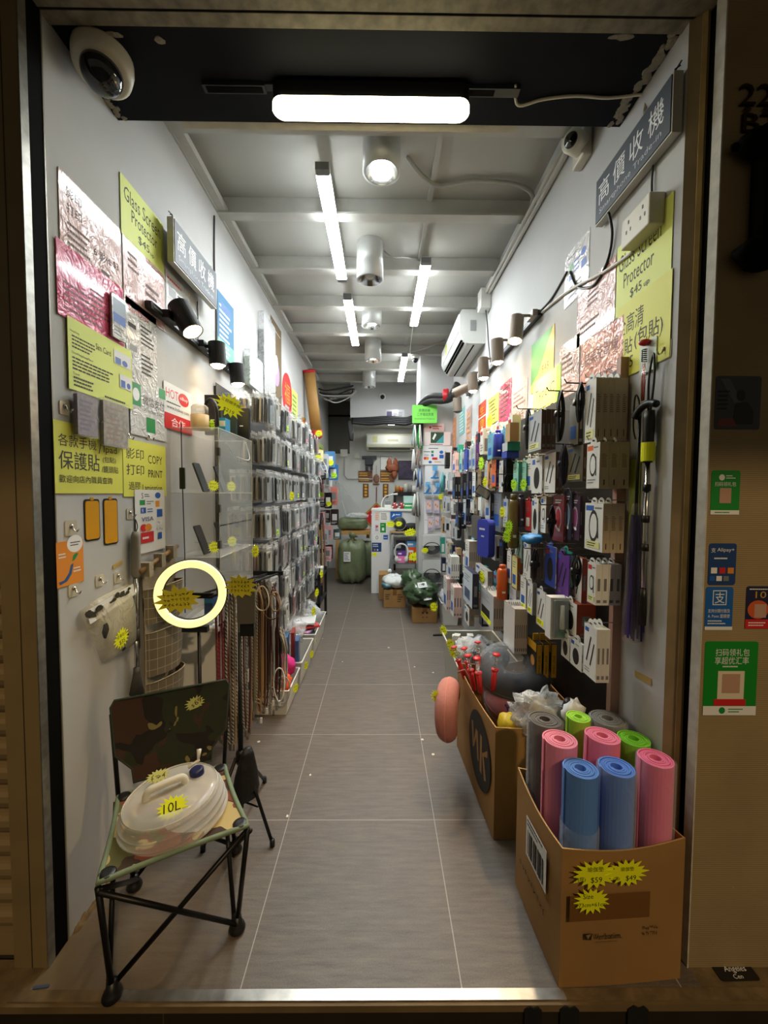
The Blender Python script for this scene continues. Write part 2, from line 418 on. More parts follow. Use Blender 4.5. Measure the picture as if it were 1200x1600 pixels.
# right: timber jamb, black guide, facade slab
WOODJ = M('tan_timber_jamb', (158, 138, 104), .65, noise=(7, .35))
struct('trim_6', MB().prism([(XR + .0005, YF - .0005), (.974, YF - .028), (.984, YF - .028), (.984, YF + .03), (XR + .0005, YF + .03)], 0, 3.3, WOODJ).prism([(.964, YF - .024), (.974, YF - .032), (.976, YF - .022), (.966, YF - .016)], 0, 3.3, M('jamb_bead', (186, 158, 100), .55, noise=(12, .3))))
struct('trim_7', MB().box((.985, 1.266, 0), (1.03, YF + .03, 3.3), BLACKG))
def facade():
    m = M('ribbed_facade_panel', (160, 138, 100), .7, noise=(4, .22)); nt = m.node_tree; b = nt.nodes['Principled BSDF']
    tc = nt.nodes.new('ShaderNodeTexCoord'); w = nt.nodes.new('ShaderNodeTexWave'); w.bands_direction = 'Z'; w.inputs['Scale'].default_value = 50; w.inputs['Distortion'].default_value = .4
    nt.links.new(tc.outputs['Object'], w.inputs['Vector']); bp = nt.nodes.new('ShaderNodeBump'); bp.inputs['Strength'].default_value = .18; bp.inputs['Distance'].default_value = .003
    nt.links.new(w.outputs['Fac'], bp.inputs['Height']); nt.links.new(bp.outputs[0], b.inputs['Normal']); return m
struct('wall_front', MB().box((.9845, 1.2325, .0), (1.9, 1.262, 3.4), facade()).box((.9805, 1.2315, .0), (.9845, 1.268, 3.4), M('chalky_edge', (206, 202, 190), .7, noise=(30, .25))))
SPL = M('old_mortar', (120, 96, 62), .9)
# doorstep: concrete ends, metal strip, riser and pavement
CONC = M('stained_concrete', (128, 106, 72), .9, noise=(18, .5), bump=(30, .4))
struct('step', MB().box((-2.0, 1.1475, -.4), (-1.04, 1.262, -.0005), CONC).box((.93, 1.1475, -.4), (2.0, 1.235, -.0005), CONC).box((-1.04, 1.1475, -.4), (.93, 1.1795, -.001), CONC))
mb = MB(); STRIP = M('worn_steel_strip', (196, 192, 184), .3, .85, noise=(26, .35))
mb.box((-.8, 1.149, -.0009), (.56, 1.178, .0035), STRIP); mb.box((-1.09, 1.149, -.0009), (-.8, 1.178, .003), CONC); mb.box((.56, 1.149, -.0009), (1.35, 1.178, .003), CONC)
struct('threshold', mb)
mb = MB().box((-2, 1.139, -.022), (2, 1.1475, -.001), M('riser_nosing', (120, 98, 64), .7, noise=(8, .3))).box((-2, 1.142, -.35), (2, 1.1474, -.022), M('dark_riser_tile', (44, 36, 26), .5, noise=(6, .3)))
for x in (-.63, .45): mb.box((x, 1.1415, -.3), (x + .003, 1.1421, -.024), M('riser_joint', (70, 58, 40), .8))
BLK = M('black_tar_patch', (10, 9, 8), .8)
for x, w in ((.43, .05), (.535, .055), (.735, .06)):
    pts = [(0, -.1), (w, -.1), (w * 1.02, -.012), (w * .8, .0), (w * .55, -.006), (w * .3, .002), (0, -.01)]
    mb.prism(pts, 0, .004, BLK, FF(x, 1.139, -.003))
struct('riser', mb)
struct('ground', MB().box((-6, -8, -.4), (6, 1.14, -.3), M('asphalt_pavement', (60, 56, 50), .9, noise=(8, .3))))
# the building's canopy over the pavement, which shades the upper facade from the street light
struct('canopy', MB().box((-6, -.93, 3.45), (6, 1.2, 3.6), M('canopy_concrete', (120, 112, 100), .9)))
struct('wall_upper', MB().box((-6, 1.2, 3.3), (6, 1.31, 5), M('facade_upper', (120, 108, 90), .9)))
struct('wall_side', MB().box((-6, 1.318, -.4), (-1.16, 1.33, 3.4), M('dark_side_wall', (60, 52, 40), .9)).box((1.9, 1.2, -.4), (6, 1.31, 3.4), M('facade_upper')if 0 else MATS['facade_upper']))
# pillar and bulkhead at the back
struct('pillar', MB().box((.505, 5.42, 0), (XR - .001, 5.95, ZC - .001), WHITE))
mb = MB().box((-.52, 7.0, 2.775), (.7, YB - .001, ZC - .001), WHITE)
struct('bulkhead', mb)
struct('trim_8', MB().box((XL + .001, YB - .03, 2.28), (-.62, YB - .001, 3.3), M('dark_grey_sheet', (92, 90, 84), .8, noise=(2, .2))).box((XL + .001, YB - .04, 3.0), (-.6, YB - .03, 3.03), BLACKG))
CW = M('conduit_white', (206, 204, 196), .5)
mb = MB()
mb.tube([(XR - .02, 1.95, 3.2), (XR - .02, 4.6, 3.235)], .013, CW); mb.tube([(XR - .045, 1.95, 3.215), (XR - .045, 5.3, 3.24)], .011, CW)
struct('trim_9', mb, smooth=True)
mb = MB()
mb.tube([(-.72, YB - .015, 2.32), (-.72, YB - .015, 1.85), (-.66, YB - .015, 1.78), (-.15, YB - .015, 1.78)], .012, M('conduit_grey', (176, 174, 168), .5))
mb.box((-.80, YB - .05, 2.22), (-.66, YB - .002, 2.36), CW); mb.box((-.52, YB - .04, 2.19), (-.42, YB - .002, 2.30), CW)
struct('trim_10', mb)
# pencil-thin strip of dirty paint low on the left wall
mb = MB(); R = random.Random(8)
for i in range(16):
    y = R.uniform(1.34, 1.75); mb.blob((XL + .006, y, .0), (.012, R.uniform(.012, .04), R.uniform(.008, .02)), CONC, .4, 3, 8, i)
struct('skirting_rubble', mb)
# ================================================================== LAMPS AND FIXTURES
def emis(name, col, power, rgb=(250, 250, 250)):
    return M(name, rgb, .4, emit=(col, power))
TUBE = emis('lit_tube', TUBE_COL, TUBE_POWER * 4.2)
DGREY = M('grey_plastic', (120, 122, 122), .5)
PLW = M('white_plastic', (226, 226, 220), .4)
CREAM = M('aged_white_plastic', (206, 200, 182), .45)
BLKP = M('black_plastic', (18, 18, 19), .42)
CHROME = M('chrome', (200, 200, 200), .18, 1.0)
# soffit batten
b = thing('batten_light', 'lit warm white rounded batten light under the dark soffit at the entrance', 'ceiling light', (-.042, 1.54, 2.94))
mb = MB(); mb.rbox((-.352, -.039, 0), (.352, .039, .02), .04, emis('lit_batten', BATTEN_COL, BATTEN_POWER * 3.0), (V(-.042, 1.54, 2.865), V(1, 0, 0), V(0, 1, 0), UP), 6)
part(mb, 'diffuser', b); mb = MB(); mb.rbox((-.35, -.035, .02), (.35, .035, .075), .03, BLKP, (V(-.042, 1.54, 2.865), V(1, 0, 0), V(0, 1, 0), UP), 5); part(mb, 'housing', b)
t = thing('light_rail', 'long dark recessed rail across the soffit just before the batten light', 'rail', (-.07, 1.54, 2.955))
mb = MB().box((-.642, 1.527, 2.94), (-.42, 1.56, 2.954), M('rail_navy', (44, 48, 56), .4)).box((.30, 1.527, 2.94), (.49, 1.56, 2.954), MATS['rail_navy']).box((-.42, 1.53, 2.947), (.30, 1.556, 2.954), MATS['rail_navy'])
part(mb, 'rail', t); part(MB().box((-.63, 1.533, 2.938), (-.43, 1.554, 2.94), BLACKG), 'slot', t); part(MB().box((.31, 1.533, 2.938), (.40, 1.554, 2.94), BLACKG), 'slot', t)
# LED bars
bars = [(-.318, 2.24, 3.40, 'long lit LED bar nearest the entrance, left of the downlights'), (.325, 3.10, 4.30, 'lit LED bar right of the downlights, its pull cord hanging at the far end'),
        (-.30, 3.66, 4.87, 'lit LED bar in line behind the long left one'), (.29, 5.17, 6.38, 'farthest lit LED bar, short in view beside the ceiling dome camera')]
for x, y0, y1, lb in bars:
    t = thing('led_bar', lb, 'ceiling light', (x, (y0 + y1) / 2, 3.25), 'linear LED bars')
    mb = MB(); mb.rbox((-.038, 0, 0), (.038, y1 - y0 - .09, .006), .008, TUBE, (V(x, y0 + .045, 3.198), V(1, 0, 0), V(0, 1, 0), UP)); part(mb, 'diffuser', t)
    for ya in (y0, y1 - .045): part(MB().box((x - .036, ya, 3.196), (x + .036, ya + .045, 3.235), DGREY), 'end_cap', t)
    mb = MB().box((x - .036, y0 + .02, 3.2045), (x + .036, y1 - .02, 3.2495), PLW); part(mb, 'housing', t)
tag(MB().tube([(.318, 4.27, 3.2), (.318, 4.6, 3.12), (.32, 4.75, 3.04)], .003, PLW, 5).build('pull_cord'), 'thin white pull cord hanging off the far end of the right LED bar', 'cord')
downs = [(-.005, 2.25, 3.19, 'lit'), (-.09, 3.17, 3.10, 'off'), (-.10, 4.28, 3.20, 'lit'), (-.105, 5.15, 3.13, 'warm'), (-.19, 6.40, 3.13, 'off')]
dl = ['white cylinder downlight nearest the entrance, lit', 'unlit white cylinder downlight, second from the entrance', 'short white cylinder downlight, third from the entrance, lit',
      'cylinder downlight with a warm yellow glow, fourth from the entrance', 'farthest cylinder downlight, before the white bulkhead']
for (x, y, z, st), lb in zip(downs, dl):
    t = thing('downlight', lb, 'ceiling light', (x, y, ZC), 'surface downlights'); r = .1
    mb = MB(); mb.lathe([(r, ZC - .0005 - z), (r, 0), (r - .016, 0)], (x, y, z), M('downlight_shell', (196, 198, 196), .35, .3), n=32, caps=False); part(mb, 'housing', t, smooth=True)
    mb = MB(); mb.lathe([(r - .014, -.002), (r - .016, .001), (r - .022, .03), (r - .06, .09)], (x, y, z), CHROME, n=32, caps=False); part(mb, 'reflector', t, smooth=True)
    lm = {'lit': emis('lit_bulb', (.97, 1, .93), DOWN_POWER * 5), 'warm': emis('warm_bulb', (1, .9, .6), DOWN_POWER * 3), 'off': M('unlit_bulb', (200, 200, 196), .3)}[st]
    mb = MB(); mb.lathe([(.0, .016), (.03, .02), (.038, .035), (.038, .088), (0, .09)], (x, y, z), lm, n=16)
    part(mb, 'bulb', t, smooth=True)
# lamp in the bulkhead's underside
t = thing('recessed_light', 'small lit oval lamp under the bulkhead above the rear air conditioner', 'ceiling light', (.21, 7.6, 2.775))
mb = MB(); mb.lathe([(.085, 0), (.085, -.012), (0, -.014)], (.21, 7.6, 2.7745), emis('lit_recess', (1, 1, .9), 45), n=24); part(mb, 'diffuser', t)
mb = MB(); mb.lathe([(.1, 0), (.1, -.008), (.086, -.008)], (.21, 7.6, 2.7745), PLW, n=24, caps=False); part(mb, 'trim_ring', t)
# ceiling cables
CAB = M('grey_cable', (168, 166, 158), .55)
def cable(name, pts, r, m, label, cat='cable', n=6, smooth_pts=True):
    if smooth_pts: pts = spline(pts)
    return tag(MB().tube(pts, r, m, n).build(name, smooth=True), label, cat)
def spline(P, k=6):
    P = [V(p) for p in P]; out = []
    for i in range(len(P) - 1):
        a = P[max(i - 1, 0)]; b = P[i]; c = P[i + 1]; d = P[min(i + 2, len(P) - 1)]
        for j in range(k):
            t = j / k; out.append(.5 * ((2 * b) + (c - a) * t + (2 * a - 5 * b + 4 * c - d) * t * t + (3 * b - a - 3 * c + d) * t ** 3))
    return out + [P[-1]]
cable('ceiling_cable', [at(636, 246, 'Z', 3.355), at(660, 275, 'Z', 3.35), at(688, 291, 'Z', 3.345), at(738, 283, 'Z', 3.345), at(800, 287, 'Z', 3.34), at(829, 300, 'Z', 3.32), at(834, 322, 'Z', 3.26)], .013, CAB, 'thick grey cable sagging across the ceiling right of the nearest downlight')
cable('ceiling_cable', [(.01, 3.19, 3.33), (.08, 3.2, 3.29), (.2, 3.28, 3.33), (.33, 3.36, 3.345)], .006, CAB, 'thin grey cable looping from the unlit second downlight')
cable('ceiling_cable', [(-.02, 5.17, 3.30), (.2, 5.2, 3.25), (.5, 5.1, 3.26), (.75, 4.9, 3.30)], .007, CAB, 'grey cable from the yellow-glowing downlight to the right wall')
cable('soffit_wire', [at(806, 133, 'Z', 2.948), at(805, 152, 'Z', 2.945), at(813, 165, 'Z', 2.942), at(850, 155, 'Z', 2.95), at(900, 150, 'Z', 2.95), at(950, 153, 'Z', 2.95), at(1000, 148, 'Z', 2.95), at(1009, 151, 'Z', 2.94), V(XR - .01, 1.52, 2.86)], .005, M('cream_wire', (214, 206, 186), .5), 'cream wire drooping over the dark soffit from rail to right wall', 'wire')
R = random.Random(5)
mb = MB()
for i in range(9):
    y = 6.74 + R.uniform(-.1, .12); z0 = 3.14 + R.uniform(-.06, .03)
    mb.tube(spline([(-1.0, y, z0), (-.8 + R.uniform(-.1, .1), y, z0 - R.uniform(0, .12)), (-.5, y + R.uniform(-.05, .05), z0 + R.uniform(-.02, .06)), (-.45 + R.uniform(-.05, .1), y, z0 + .05)]), R.uniform(.006, .013), R.choice((CAB, PLW, M('dark_cable', (50, 50, 48), .6))), 6)
tag(mb.build('cable_bundle', smooth=True), 'tangle of grey and white cables under the ceiling at the rear left', 'cables')
mb = MB()
for i in range(4):
    dz = .03 * i; mb.tube(spline([(-.5, 6.97 - .012 * i, 2.74 - .02 * i), (-.2, 6.965, 2.75 - dz), (.1, 6.96, 2.77 - dz), (.4, 6.955, 2.75 - dz), (.52, 6.93, 2.78 - dz)]), .028, BLKP, 8)
    mb.tube(spline([(-.45 - .014 * i, 6.965, 2.75 - .02 * i), (-.5 - .015 * i, 6.96, 2.68), (-.5, 6.96, 2.5 - .04 * i), (-.52 + .012 * i, 6.96, 2.42 + .03 * i)]), .026, BLKP, 8)
tag(mb.build('insulated_pipes', smooth=True), 'bundle of black insulated pipes along the bottom edge of the white bulkhead', 'pipes')
# air-conditioner hoses with red tape
t = thing('aircon_hose', 'pair of thick black hoses with red tape below the right wall air conditioner', 'hose', at(690, 615, 'Y', 5.1))
for k, dz in ((0, 0), (1, -.055)):
    mb = MB(); mb.tube(spline([at(716, 600, 'Y', 4.86) + V(-.01, .03 * k, dz), at(704, 618, 'Y', 5.0) + V(0, 0, dz * .6), at(692, 619, 'Y', 5.1) + V(0, 0, dz), at(672, 620, 'Y', 5.22) + V(0, 0, dz), at(658, 632, 'Y', 5.33) + V(0, .03, dz * .5), at(652, 650, 'Y', 5.38) + V(k * .04, .0, 0), at(651, 690, 'Y', 5.38) + V(k * .04, 0, 0)]), .042, M('hose_rubber', (34, 34, 36), .6), 10)
    part(mb, 'hose', t, smooth=True)
c = at(697, 615, 'Y', 5.07) + V(0, 0, -.025); mb = MB(); mb.lathe([(.078, -.035), (.084, -.02), (.08, 0), (.085, .02), (.077, .035)], c, M('red_tape', (190, 30, 40), .45), (1, -.25, .05), 16); part(mb, 'red_tape', t, smooth=True)
# --- air conditioners
def aircon(name, label, fr, w, h, d, mcol):
    o, u, v, n_ = fr; t = thing(name, label, 'air conditioner', o)
    prof = [(0, .0), (d * .70, .0), (d * .93, h * .22), (d, h * .34), (d, h * .90), (d * .92, h), (0, h)]
    body = MB(); body.prism(prof, 0, w, mcol, (o, n_, v, u)); part(body, 'casing', t, bevel=.012)
    fp = MB(); fp.prism([(d + .001, h * .38), (d + .007, h * .38), (d + .007, h * .88), (d + .001, h * .88)], .02, w - .02, M('aircon_panel', (222, 224, 222), .35), (o, n_, v, u)); part(fp, 'front_panel', t)
    mb = MB()
    for f0, f1 in ((.30, .40), (.62, .70)):
        a = V(0, 0, 0)
        mb.prism([(d * (.70 + .23 * f0), h * .22 * f0 - .003), (d * (.70 + .23 * f1 + .05), h * .22 * f1 - .001), (d * (.70 + .23 * f1 + .05), h * .22 * f1 + .003), (d * (.70 + .23 * f0), h * .22 * f0 + .003)], .05, w - .05, BLACKG, (o, n_, v, u))
    mb.prism([(d * .38, -.002), (d * .44, -.002), (d * .44, .003), (d * .38, .003)], .04, w - .04, BLACKG, (o, n_, v, u))
    part(mb, 'air_slot', t); return t
acw = M('aircon_white', (206, 207, 203), .4)
ac = aircon('air_conditioner', 'white split air conditioner high on the right wall beyond the spotlights', (V(XR, 4.86, 2.86), V(0, -1, 0), UP, V(-1, 0, 0)), 1.08, .30, .235, acw)
mb = MB(); L_ = FF(.80, 3.777, 2.97); 
for i in range(10): mb.box((.0, .01 * i, 0), (.055, .01 * i + .006, .0012), M('vent_grey', (150, 152, 152), .5), L_)
part(mb, 'side_vent', ac)
mb = MB().box((XR - .2365 - .0085, 4.45, 3.0), (XR - .2415, 4.55, 3.10), M('energy_label', (196, 214, 60), .5)); part(mb, 'energy_sticker', ac)
ac2 = aircon('air_conditioner', 'white wall air conditioner on the rear wall under the bulkhead', (V(-.29, YB, 2.33), V(1, 0, 0), UP, V(0, -1, 0)), .98, .32, .22, M('aircon_cream', (208, 208, 190), .4))
mb = MB().box((.13, .15, .228), (.22, .27, .2295), M('ac_sticker', (206, 206, 150), .5), (V(-.29, YB, 2.33), V(1, 0, 0), UP, V(0, -1, 0))).box((.42, .17, .228), (.62, .21, .229), M('ac_mark', (188, 186, 160), .5), (V(-.29, YB, 2.33), V(1, 0, 0), UP, V(0, -1, 0))); part(mb, 'sticker', ac2)
# white junction box + switch box beside the near end of the air conditioner
tag(MB().box((XR - .09, 3.60, 3.10), (XR, 3.72, 3.27), PLW).build('junction_box', bevel=.006), 'white junction box at the ceiling edge above the right wall air conditioner', 'box')
cable('power_wire', [(XR - .03, 3.66, 3.1), (XR - .03, 3.6, 2.95), (XR - .012, 3.62, 2.8), (XR - .012, 3.55, 2.62)], .005, M('dark_cable', (50, 50, 48)), 'dark wire dropping beside the near end of the right wall air conditioner', 'wire')
# --- cameras
t = thing('dome_camera', 'white dome security camera under the soffit in the upper left corner', 'security camera', (-.935, 1.455, 2.955))
ax = V(.05, -.25, -1).normalized(); o = V(-.935, 1.452, 2.952)
mb = MB(); mb.lathe([(.088, -.004), (.09, .02), (.086, .055), (.074, .068)], o, CREAM, ax, 32); part(mb, 'base', t, smooth=True)
mb = MB(); mb.lathe([(.062, .066), (.061, .08), (.053, .1), (.036, .118), (.016, .126), (0, .128)], o, M('smoked_dome', (26, 26, 34), .06, spec=.8), ax, 32); part(mb, 'dome', t, smooth=True)
t = thing('bullet_camera', 'white bullet security camera on the upper right wall behind the soffit', 'security camera', (XR, 1.96, 3.09))
d = V(-.78, -.58, -.2).normalized(); o = V(XR - .055, 1.93, 3.085)
mb = MB().box((XR - .045, 1.90, 3.02), (XR - .0005, 2.01, 3.15), CREAM); part(mb, 'bracket', t, bevel=.01)
mb = MB(); mb.lathe([(.03, -.03), (.046, -.02), (.047, .055), (.041, .062)], o, CREAM, d, 24); part(mb, 'body', t, smooth=True)
mb = MB(); mb.lathe([(.032, .061), (.028, .068), (0, .072)], o, M('smoked_dome'), d, 24); part(mb, 'lens', t, smooth=True)
def small_dome(label, o, r=.055):
    t = thing('dome_camera', label, 'security camera', o)
    mb = MB(); mb.lathe([(r, 0), (r, -.02), (r * .8, -.04)], o, PLW, n=20); part(mb, 'base', t, smooth=True)
    mb = MB(); mb.lathe([(r * .7, -.035), (r * .6, -.065), (r * .3, -.085), (0, -.09)], o, M('smoked_dome'), n=20); part(mb, 'dome', t, smooth=True)
small_dome('small white dome camera under the ceiling beside the farthest LED bar', V(.43, 5.30, 3.245))
t = thing('dome_camera', 'small dome camera on the front face of the white bulkhead', 'security camera', (0.02, 6.99, 3.12))
mb = MB(); mb.lathe([(.055, 0), (.055, .03), (.045, .04)], (0.02, 6.999, 3.12), PLW, (0, -1, 0), 20); part(mb, 'base', t, smooth=True)
mb = MB(); mb.lathe([(.04, .04), (.03, .065), (0, .075)], (0.02, 6.999, 3.12), M('smoked_dome'), (0, -1, -.3), 20); part(mb, 'dome', t, smooth=True)
# --- spotlights on their tracks
GUN = M('gunmetal', (124, 112, 100), .45, .3)
def track(name, label, x, sgn, y0, y1, z):
    t = thing(name, label, 'track', (x, (y0 + y1) / 2, z))
    a, c = sorted((x, x + sgn * .032)); part(MB().box((a, y0, z - .016), (c, y1, z + .016), BLKP), 'rail', t)
    a, c = sorted((x + sgn * .0322, x + sgn * .0335)); part(MB().box((a, y0 + .02, z - .004), (c, y1 - .02, z + .004), DGREY), 'slot', t)
    return t
track('light_track', 'black spotlight track along the right wall', XR, -1, 2.443, 4.45, 2.56)
track('light_track', 'black spotlight track along the left wall', XL, 1, 1.845, 3.0, 2.32)
def spot(label, y, x, zc, side, r, h, col, power, tilt, mat, group, wallz):
    s = -1 if side == 'R' else 1; w = XR if side == 'R' else XL
    t = thing('track_spotlight', label, 'spotlight', (w + s * .033, y, wallz), group)
    d = V(tilt).normalized(); top = V(x, y, zc) - d * (h / 2)
    part(MB().box((w + s * .03 if s > 0 else w - .06, y - .05, wallz - .018), (w + .06 if s > 0 else w - .03, y + .05, wallz + .018), mat), 'adapter', t)
    part(MB().tube([(w + s * .05, y, wallz), (x, y, wallz)] if abs(d.z) > .8 else [(w + s * .05, y, wallz), top + d * h * .35], .009, mat), 'arm', t)
    mb = MB(); mb.lathe([(r, 0), (r, h), (r - .005, h), (r - .008, h - .02)], top, mat, d, 28); part(mb, 'head', t, smooth=False)
    lit = emis('spot_%s_%d' % (side, int(power)), SPOT_COL, power * .8) if power else M('unlit_lens', (90, 90, 92), .2)
    mb = MB(); mb.lathe([(r - .006, h - .004), (r * .5, h + .012), (0, h + .018)], top, lit, d, 24); part(mb, 'lens', t, smooth=True)
    if power:
        l = lamp('spot_bulb', 'SPOT', tuple(top + d * (h + .03)), col, SPOT_COL, .03, tuple(top + d * 2), spot_size=2.0, spot_blend=.7)
for i, (y, zc, pw) in enumerate(((2.49, 2.48, 90), (2.88, 2.485, 45), (3.27, 2.485, 45), (3.64, 2.475, 45))):
    spot('grey spotlight on the right track, ' + ('nearest the entrance and brightest', 'second from the entrance', 'third from the entrance', 'fourth from the entrance')[i], y, XR - .14, zc, 'R', .042, .155, SPOT_R_POWER * (3.6 if i == 0 else .8), pw, (-.12, -.2, -1) if i == 0 else (.05, 0, -1), GUN, 'right wall spotlights', 2.56)
spot('unlit grey spotlight tipped sideways at the far end of the right track', 4.02, XR - .17, 2.50, 'R', .045, .15, 0, 0, (-1, .2, -.45), GUN, 'right wall spotlights', 2.56)
spot('unlit grey spotlight hanging lowest at the far end of the right track', 4.30, XR - .15, 2.42, 'R', .045, .14, 0, 0, (.05, 0, -1), GUN, 'right wall spotlights', 2.56)
MBK = M('matt_black_metal', (22, 22, 23), .5, .3)
spot('large tilted black spotlight on the left track nearest the entrance', 1.985, XL + .115, 2.315, 'L', .05, .15, SPOT_L_POWER, 20, (.5, -.12, -.85), MBK, 'left wall spotlights', 2.32)
spot('black spotlight in the middle of the left track', 2.36, XL + .115, 2.275, 'L', .046, .125, SPOT_L_POWER, 24, (.04, 0, -1), MBK, 'left wall spotlights', 2.32)
spot('black spotlight farthest along the left track', 2.68, XL + .115, 2.255, 'L', .046, .125, SPOT_L_POWER, 24, (.08, 0, -1), MBK, 'left wall spotlights', 2.32)
cable('spot_wire', [at(893, 470, 'X', XR - .006), at(875, 480, 'X', XR - .006), at(848, 492, 'X', XR - .01)] if 0 else [(XR - .006, 2.12, 2.62), (XR - .006, 2.3, 2.575), (XR - .02, 2.45, 2.56)], .006, M('dark_cable'), 'black lead running into the near end of the right spotlight track', 'wire')
# ================================================================== PAPER ON THE WALLS
PY = M('yellow_paper', (226, 226, 92), .6); PYL = M('lime_paper', (222, 232, 116), .6)
PP = lam('laminated_pink_paper', (216, 176, 170)); PPL = lam('laminated_pale_pink', (226, 196, 190)); HOT = lam('laminated_hot_pink', (222, 78, 122))
PWH = lam('laminated_white', (222, 222, 222)); PW = M('white_paper', (226, 226, 224), .55)
TXT = M('printed_grey', (58, 54, 46), .7); TX2 = M('printed_brown', (112, 88, 84), .7); RED = M('printed_red', (206, 36, 40), .5); BLU = M('printed_blue', (32, 90, 176), .5)
GRN = M('printed_green', (24, 140, 70), .5); ORG = M('printed_orange', (226, 140, 40), .5); WT = M('printed_white', (238, 238, 238), .5)
def draw(mb, fr, w, h, items, t=.001, seed=0):
    o, u, v, n = fr; R = random.Random(seed)
    for k, it in enumerate(items):
        lift = t + .0003 + .00012 * k
        if it[0] == 't':
            _, s_, x, y, hh, m = it[:6]; ww = it[6] * w if len(it) > 6 else None
            mb.text(s_, fr, x * w, y * h, hh * h, m, ww, lift)
        elif it[0] == 'r':
            _, x, y, rw, rh, m = it; mb.add([o + u * (a * w) + v * (c * h) + n * lift for a, c in ((x, y), (x + rw, y), (x + rw, y + rh), (x, y + rh))], [(0, 1, 2, 3)], m)
        elif it[0] == 'e':
            _, x, y, rx, ry, m = it; mb.add([o + u * (x * w + rx * w * math.cos(2 * PI * i / 20)) + v * (y * h + ry * h * math.sin(2 * PI * i / 20)) + n * lift for i in range(20)], [tuple(range(20))], m)
        elif it[0] == 'l':
            _, x, y, rw, rh, nn, m = it
            for j in range(nn):
                yy = y + rh * (1 - (j + .7) / nn); x0 = x
                while x0 < x + rw * R.uniform(.55, 1.0):
                    wl = R.uniform(.04, .1) * rw; hh = rh / nn * .42
                    mb.add([o + u * (a * w) + v * (c * h) + n * lift for a, c in ((x0, yy), (x0 + wl, yy), (x0 + wl, yy + hh), (x0, yy + hh))], [(0, 1, 2, 3)], m); x0 += wl + .012 * rw
        elif it[0] == 'p':
            _, pts, m = it; mb.add([o + u * (a * w) + v * (c * h) + n * lift for a, c in pts], [tuple(range(len(pts)))], m)
def quad(side, px, X):
    xn, yt, yb, xf = px; ym = (yt + yb) / 2
    a = at(xn, ym, 'X', X); zt = at(xn, yt, 'X', X).z; zb = at(xn, yb, 'X', X).z; f = at(xf, ym * .6 + 772 * .4, 'X', X)
    if side == 'L': return FL(a.y, zb, X), f.y - a.y, zt - zb
    return FR(f.y, zb, X), f.y - a.y, zt - zb
def poster(side, name, label, cat, px, mat, items, lift=.001, group=None, curl=0, t=.0012):
    X = XL + lift if side == 'L' else XR - lift
    fr, w, h = quad(side, px, X); mb = MB()
    mb.box((0, 0, 0), (w, h, t), mat, fr)
    draw(mb, fr, w, h, items, t, len(label))
    return tag(mb.build(name), label, cat, group)
# ---- left wall
poster('L', 'laminated_notice', 'pinkish laminated copy and print notice highest at the left wall front edge', 'notice', (92, 262, 400, 191), PP,
       [('t', '影印', .10, .76, .12, TXT), ('t', '打印', .10, .58, .12, TXT), ('l', .1, .2, .4, .3, 4, TX2), ('t', '6 影件', .5, .34, .12, TXT), ('t', '$3', .84, .38, .1, TXT), ('r', .62, .06, .14, .18, TX2)], .002)
poster('L', 'pink_notice', 'hot pink glossy laminated notice under the pinkish one at left wall', 'notice', (88, 370, 488, 194), HOT,
       [('l', .08, .10, .8, .42, 5, M('dark_pink_print', (120, 24, 60), .6)), ('l', .45, .52, .3, .14, 2, MATS['dark_pink_print'])], .004)
poster('L', 'yellow_notice', 'yellow paper notice reading Glass Screen Protector $45up beside the left trade-in sign', 'notice', (188, 269, 362, 257), PYL,
       [('t', 'Glass Screen', .07, .63, .24, TXT, .84), ('t', 'Protector', .22, .36, .22, TXT, .6), ('t', '$45', .36, .10, .16, TXT, .26), ('t', 'up', .64, .10, .07, TXT, .1)], .003)
poster('L', 'laminated_notice', 'pinkish laminated notice just below the left yellow Glass Screen Protector paper', 'notice', (192, 366, 470, 258), PP, [('l', .1, .55, .35, .3, 3, TX2), ('l', .5, .1, .4, .5, 4, TX2)], .002)
poster('L', 'laminated_list', 'white laminated notice with red heading below the left trade-in sign', 'notice', (259, 420, 492, 298), PWH, [('l', .05, .8, .8, .12, 1, RED), ('r', .1, .5, .3, .2, DGREY), ('l', .45, .3, .45, .4, 4, TXT), ('r', .1, .12, .25, .12, DGREY)], .001)
poster('L', 'laminated_list', 'tall white laminated price list with red SanDisk heading on left wall', 'price list', (197, 462, 600, 246), PWH,
       [('t', 'SanDisk', .06, .86, .07, RED, .7), ('r', .06, .68, .24, .05, TXT), ('l', .45, .55, .45, .25, 5, TXT), ('r', .1, .42, .22, .07, DGREY), ('l', .45, .2, .45, .26, 5, TXT)], .002)
poster('L', 'payment_notice', 'white laminated WeChat payment notice right of the yellow sim card paper', 'notice', (203, 583, 677, 260), PWH,
       [('r', .03, .50, .24, .38, GRN), ('e', .15, .69, .085, .11, WT), ('t', '微信支付', .32, .56, .17, TXT, .62), ('t', 'Wechat Pay', .34, .42, .10, DGREY, .52), ('r', .40, .10, .25, .26, GRN), ('r', .78, .80, .2, .18, GRN)], .0035)
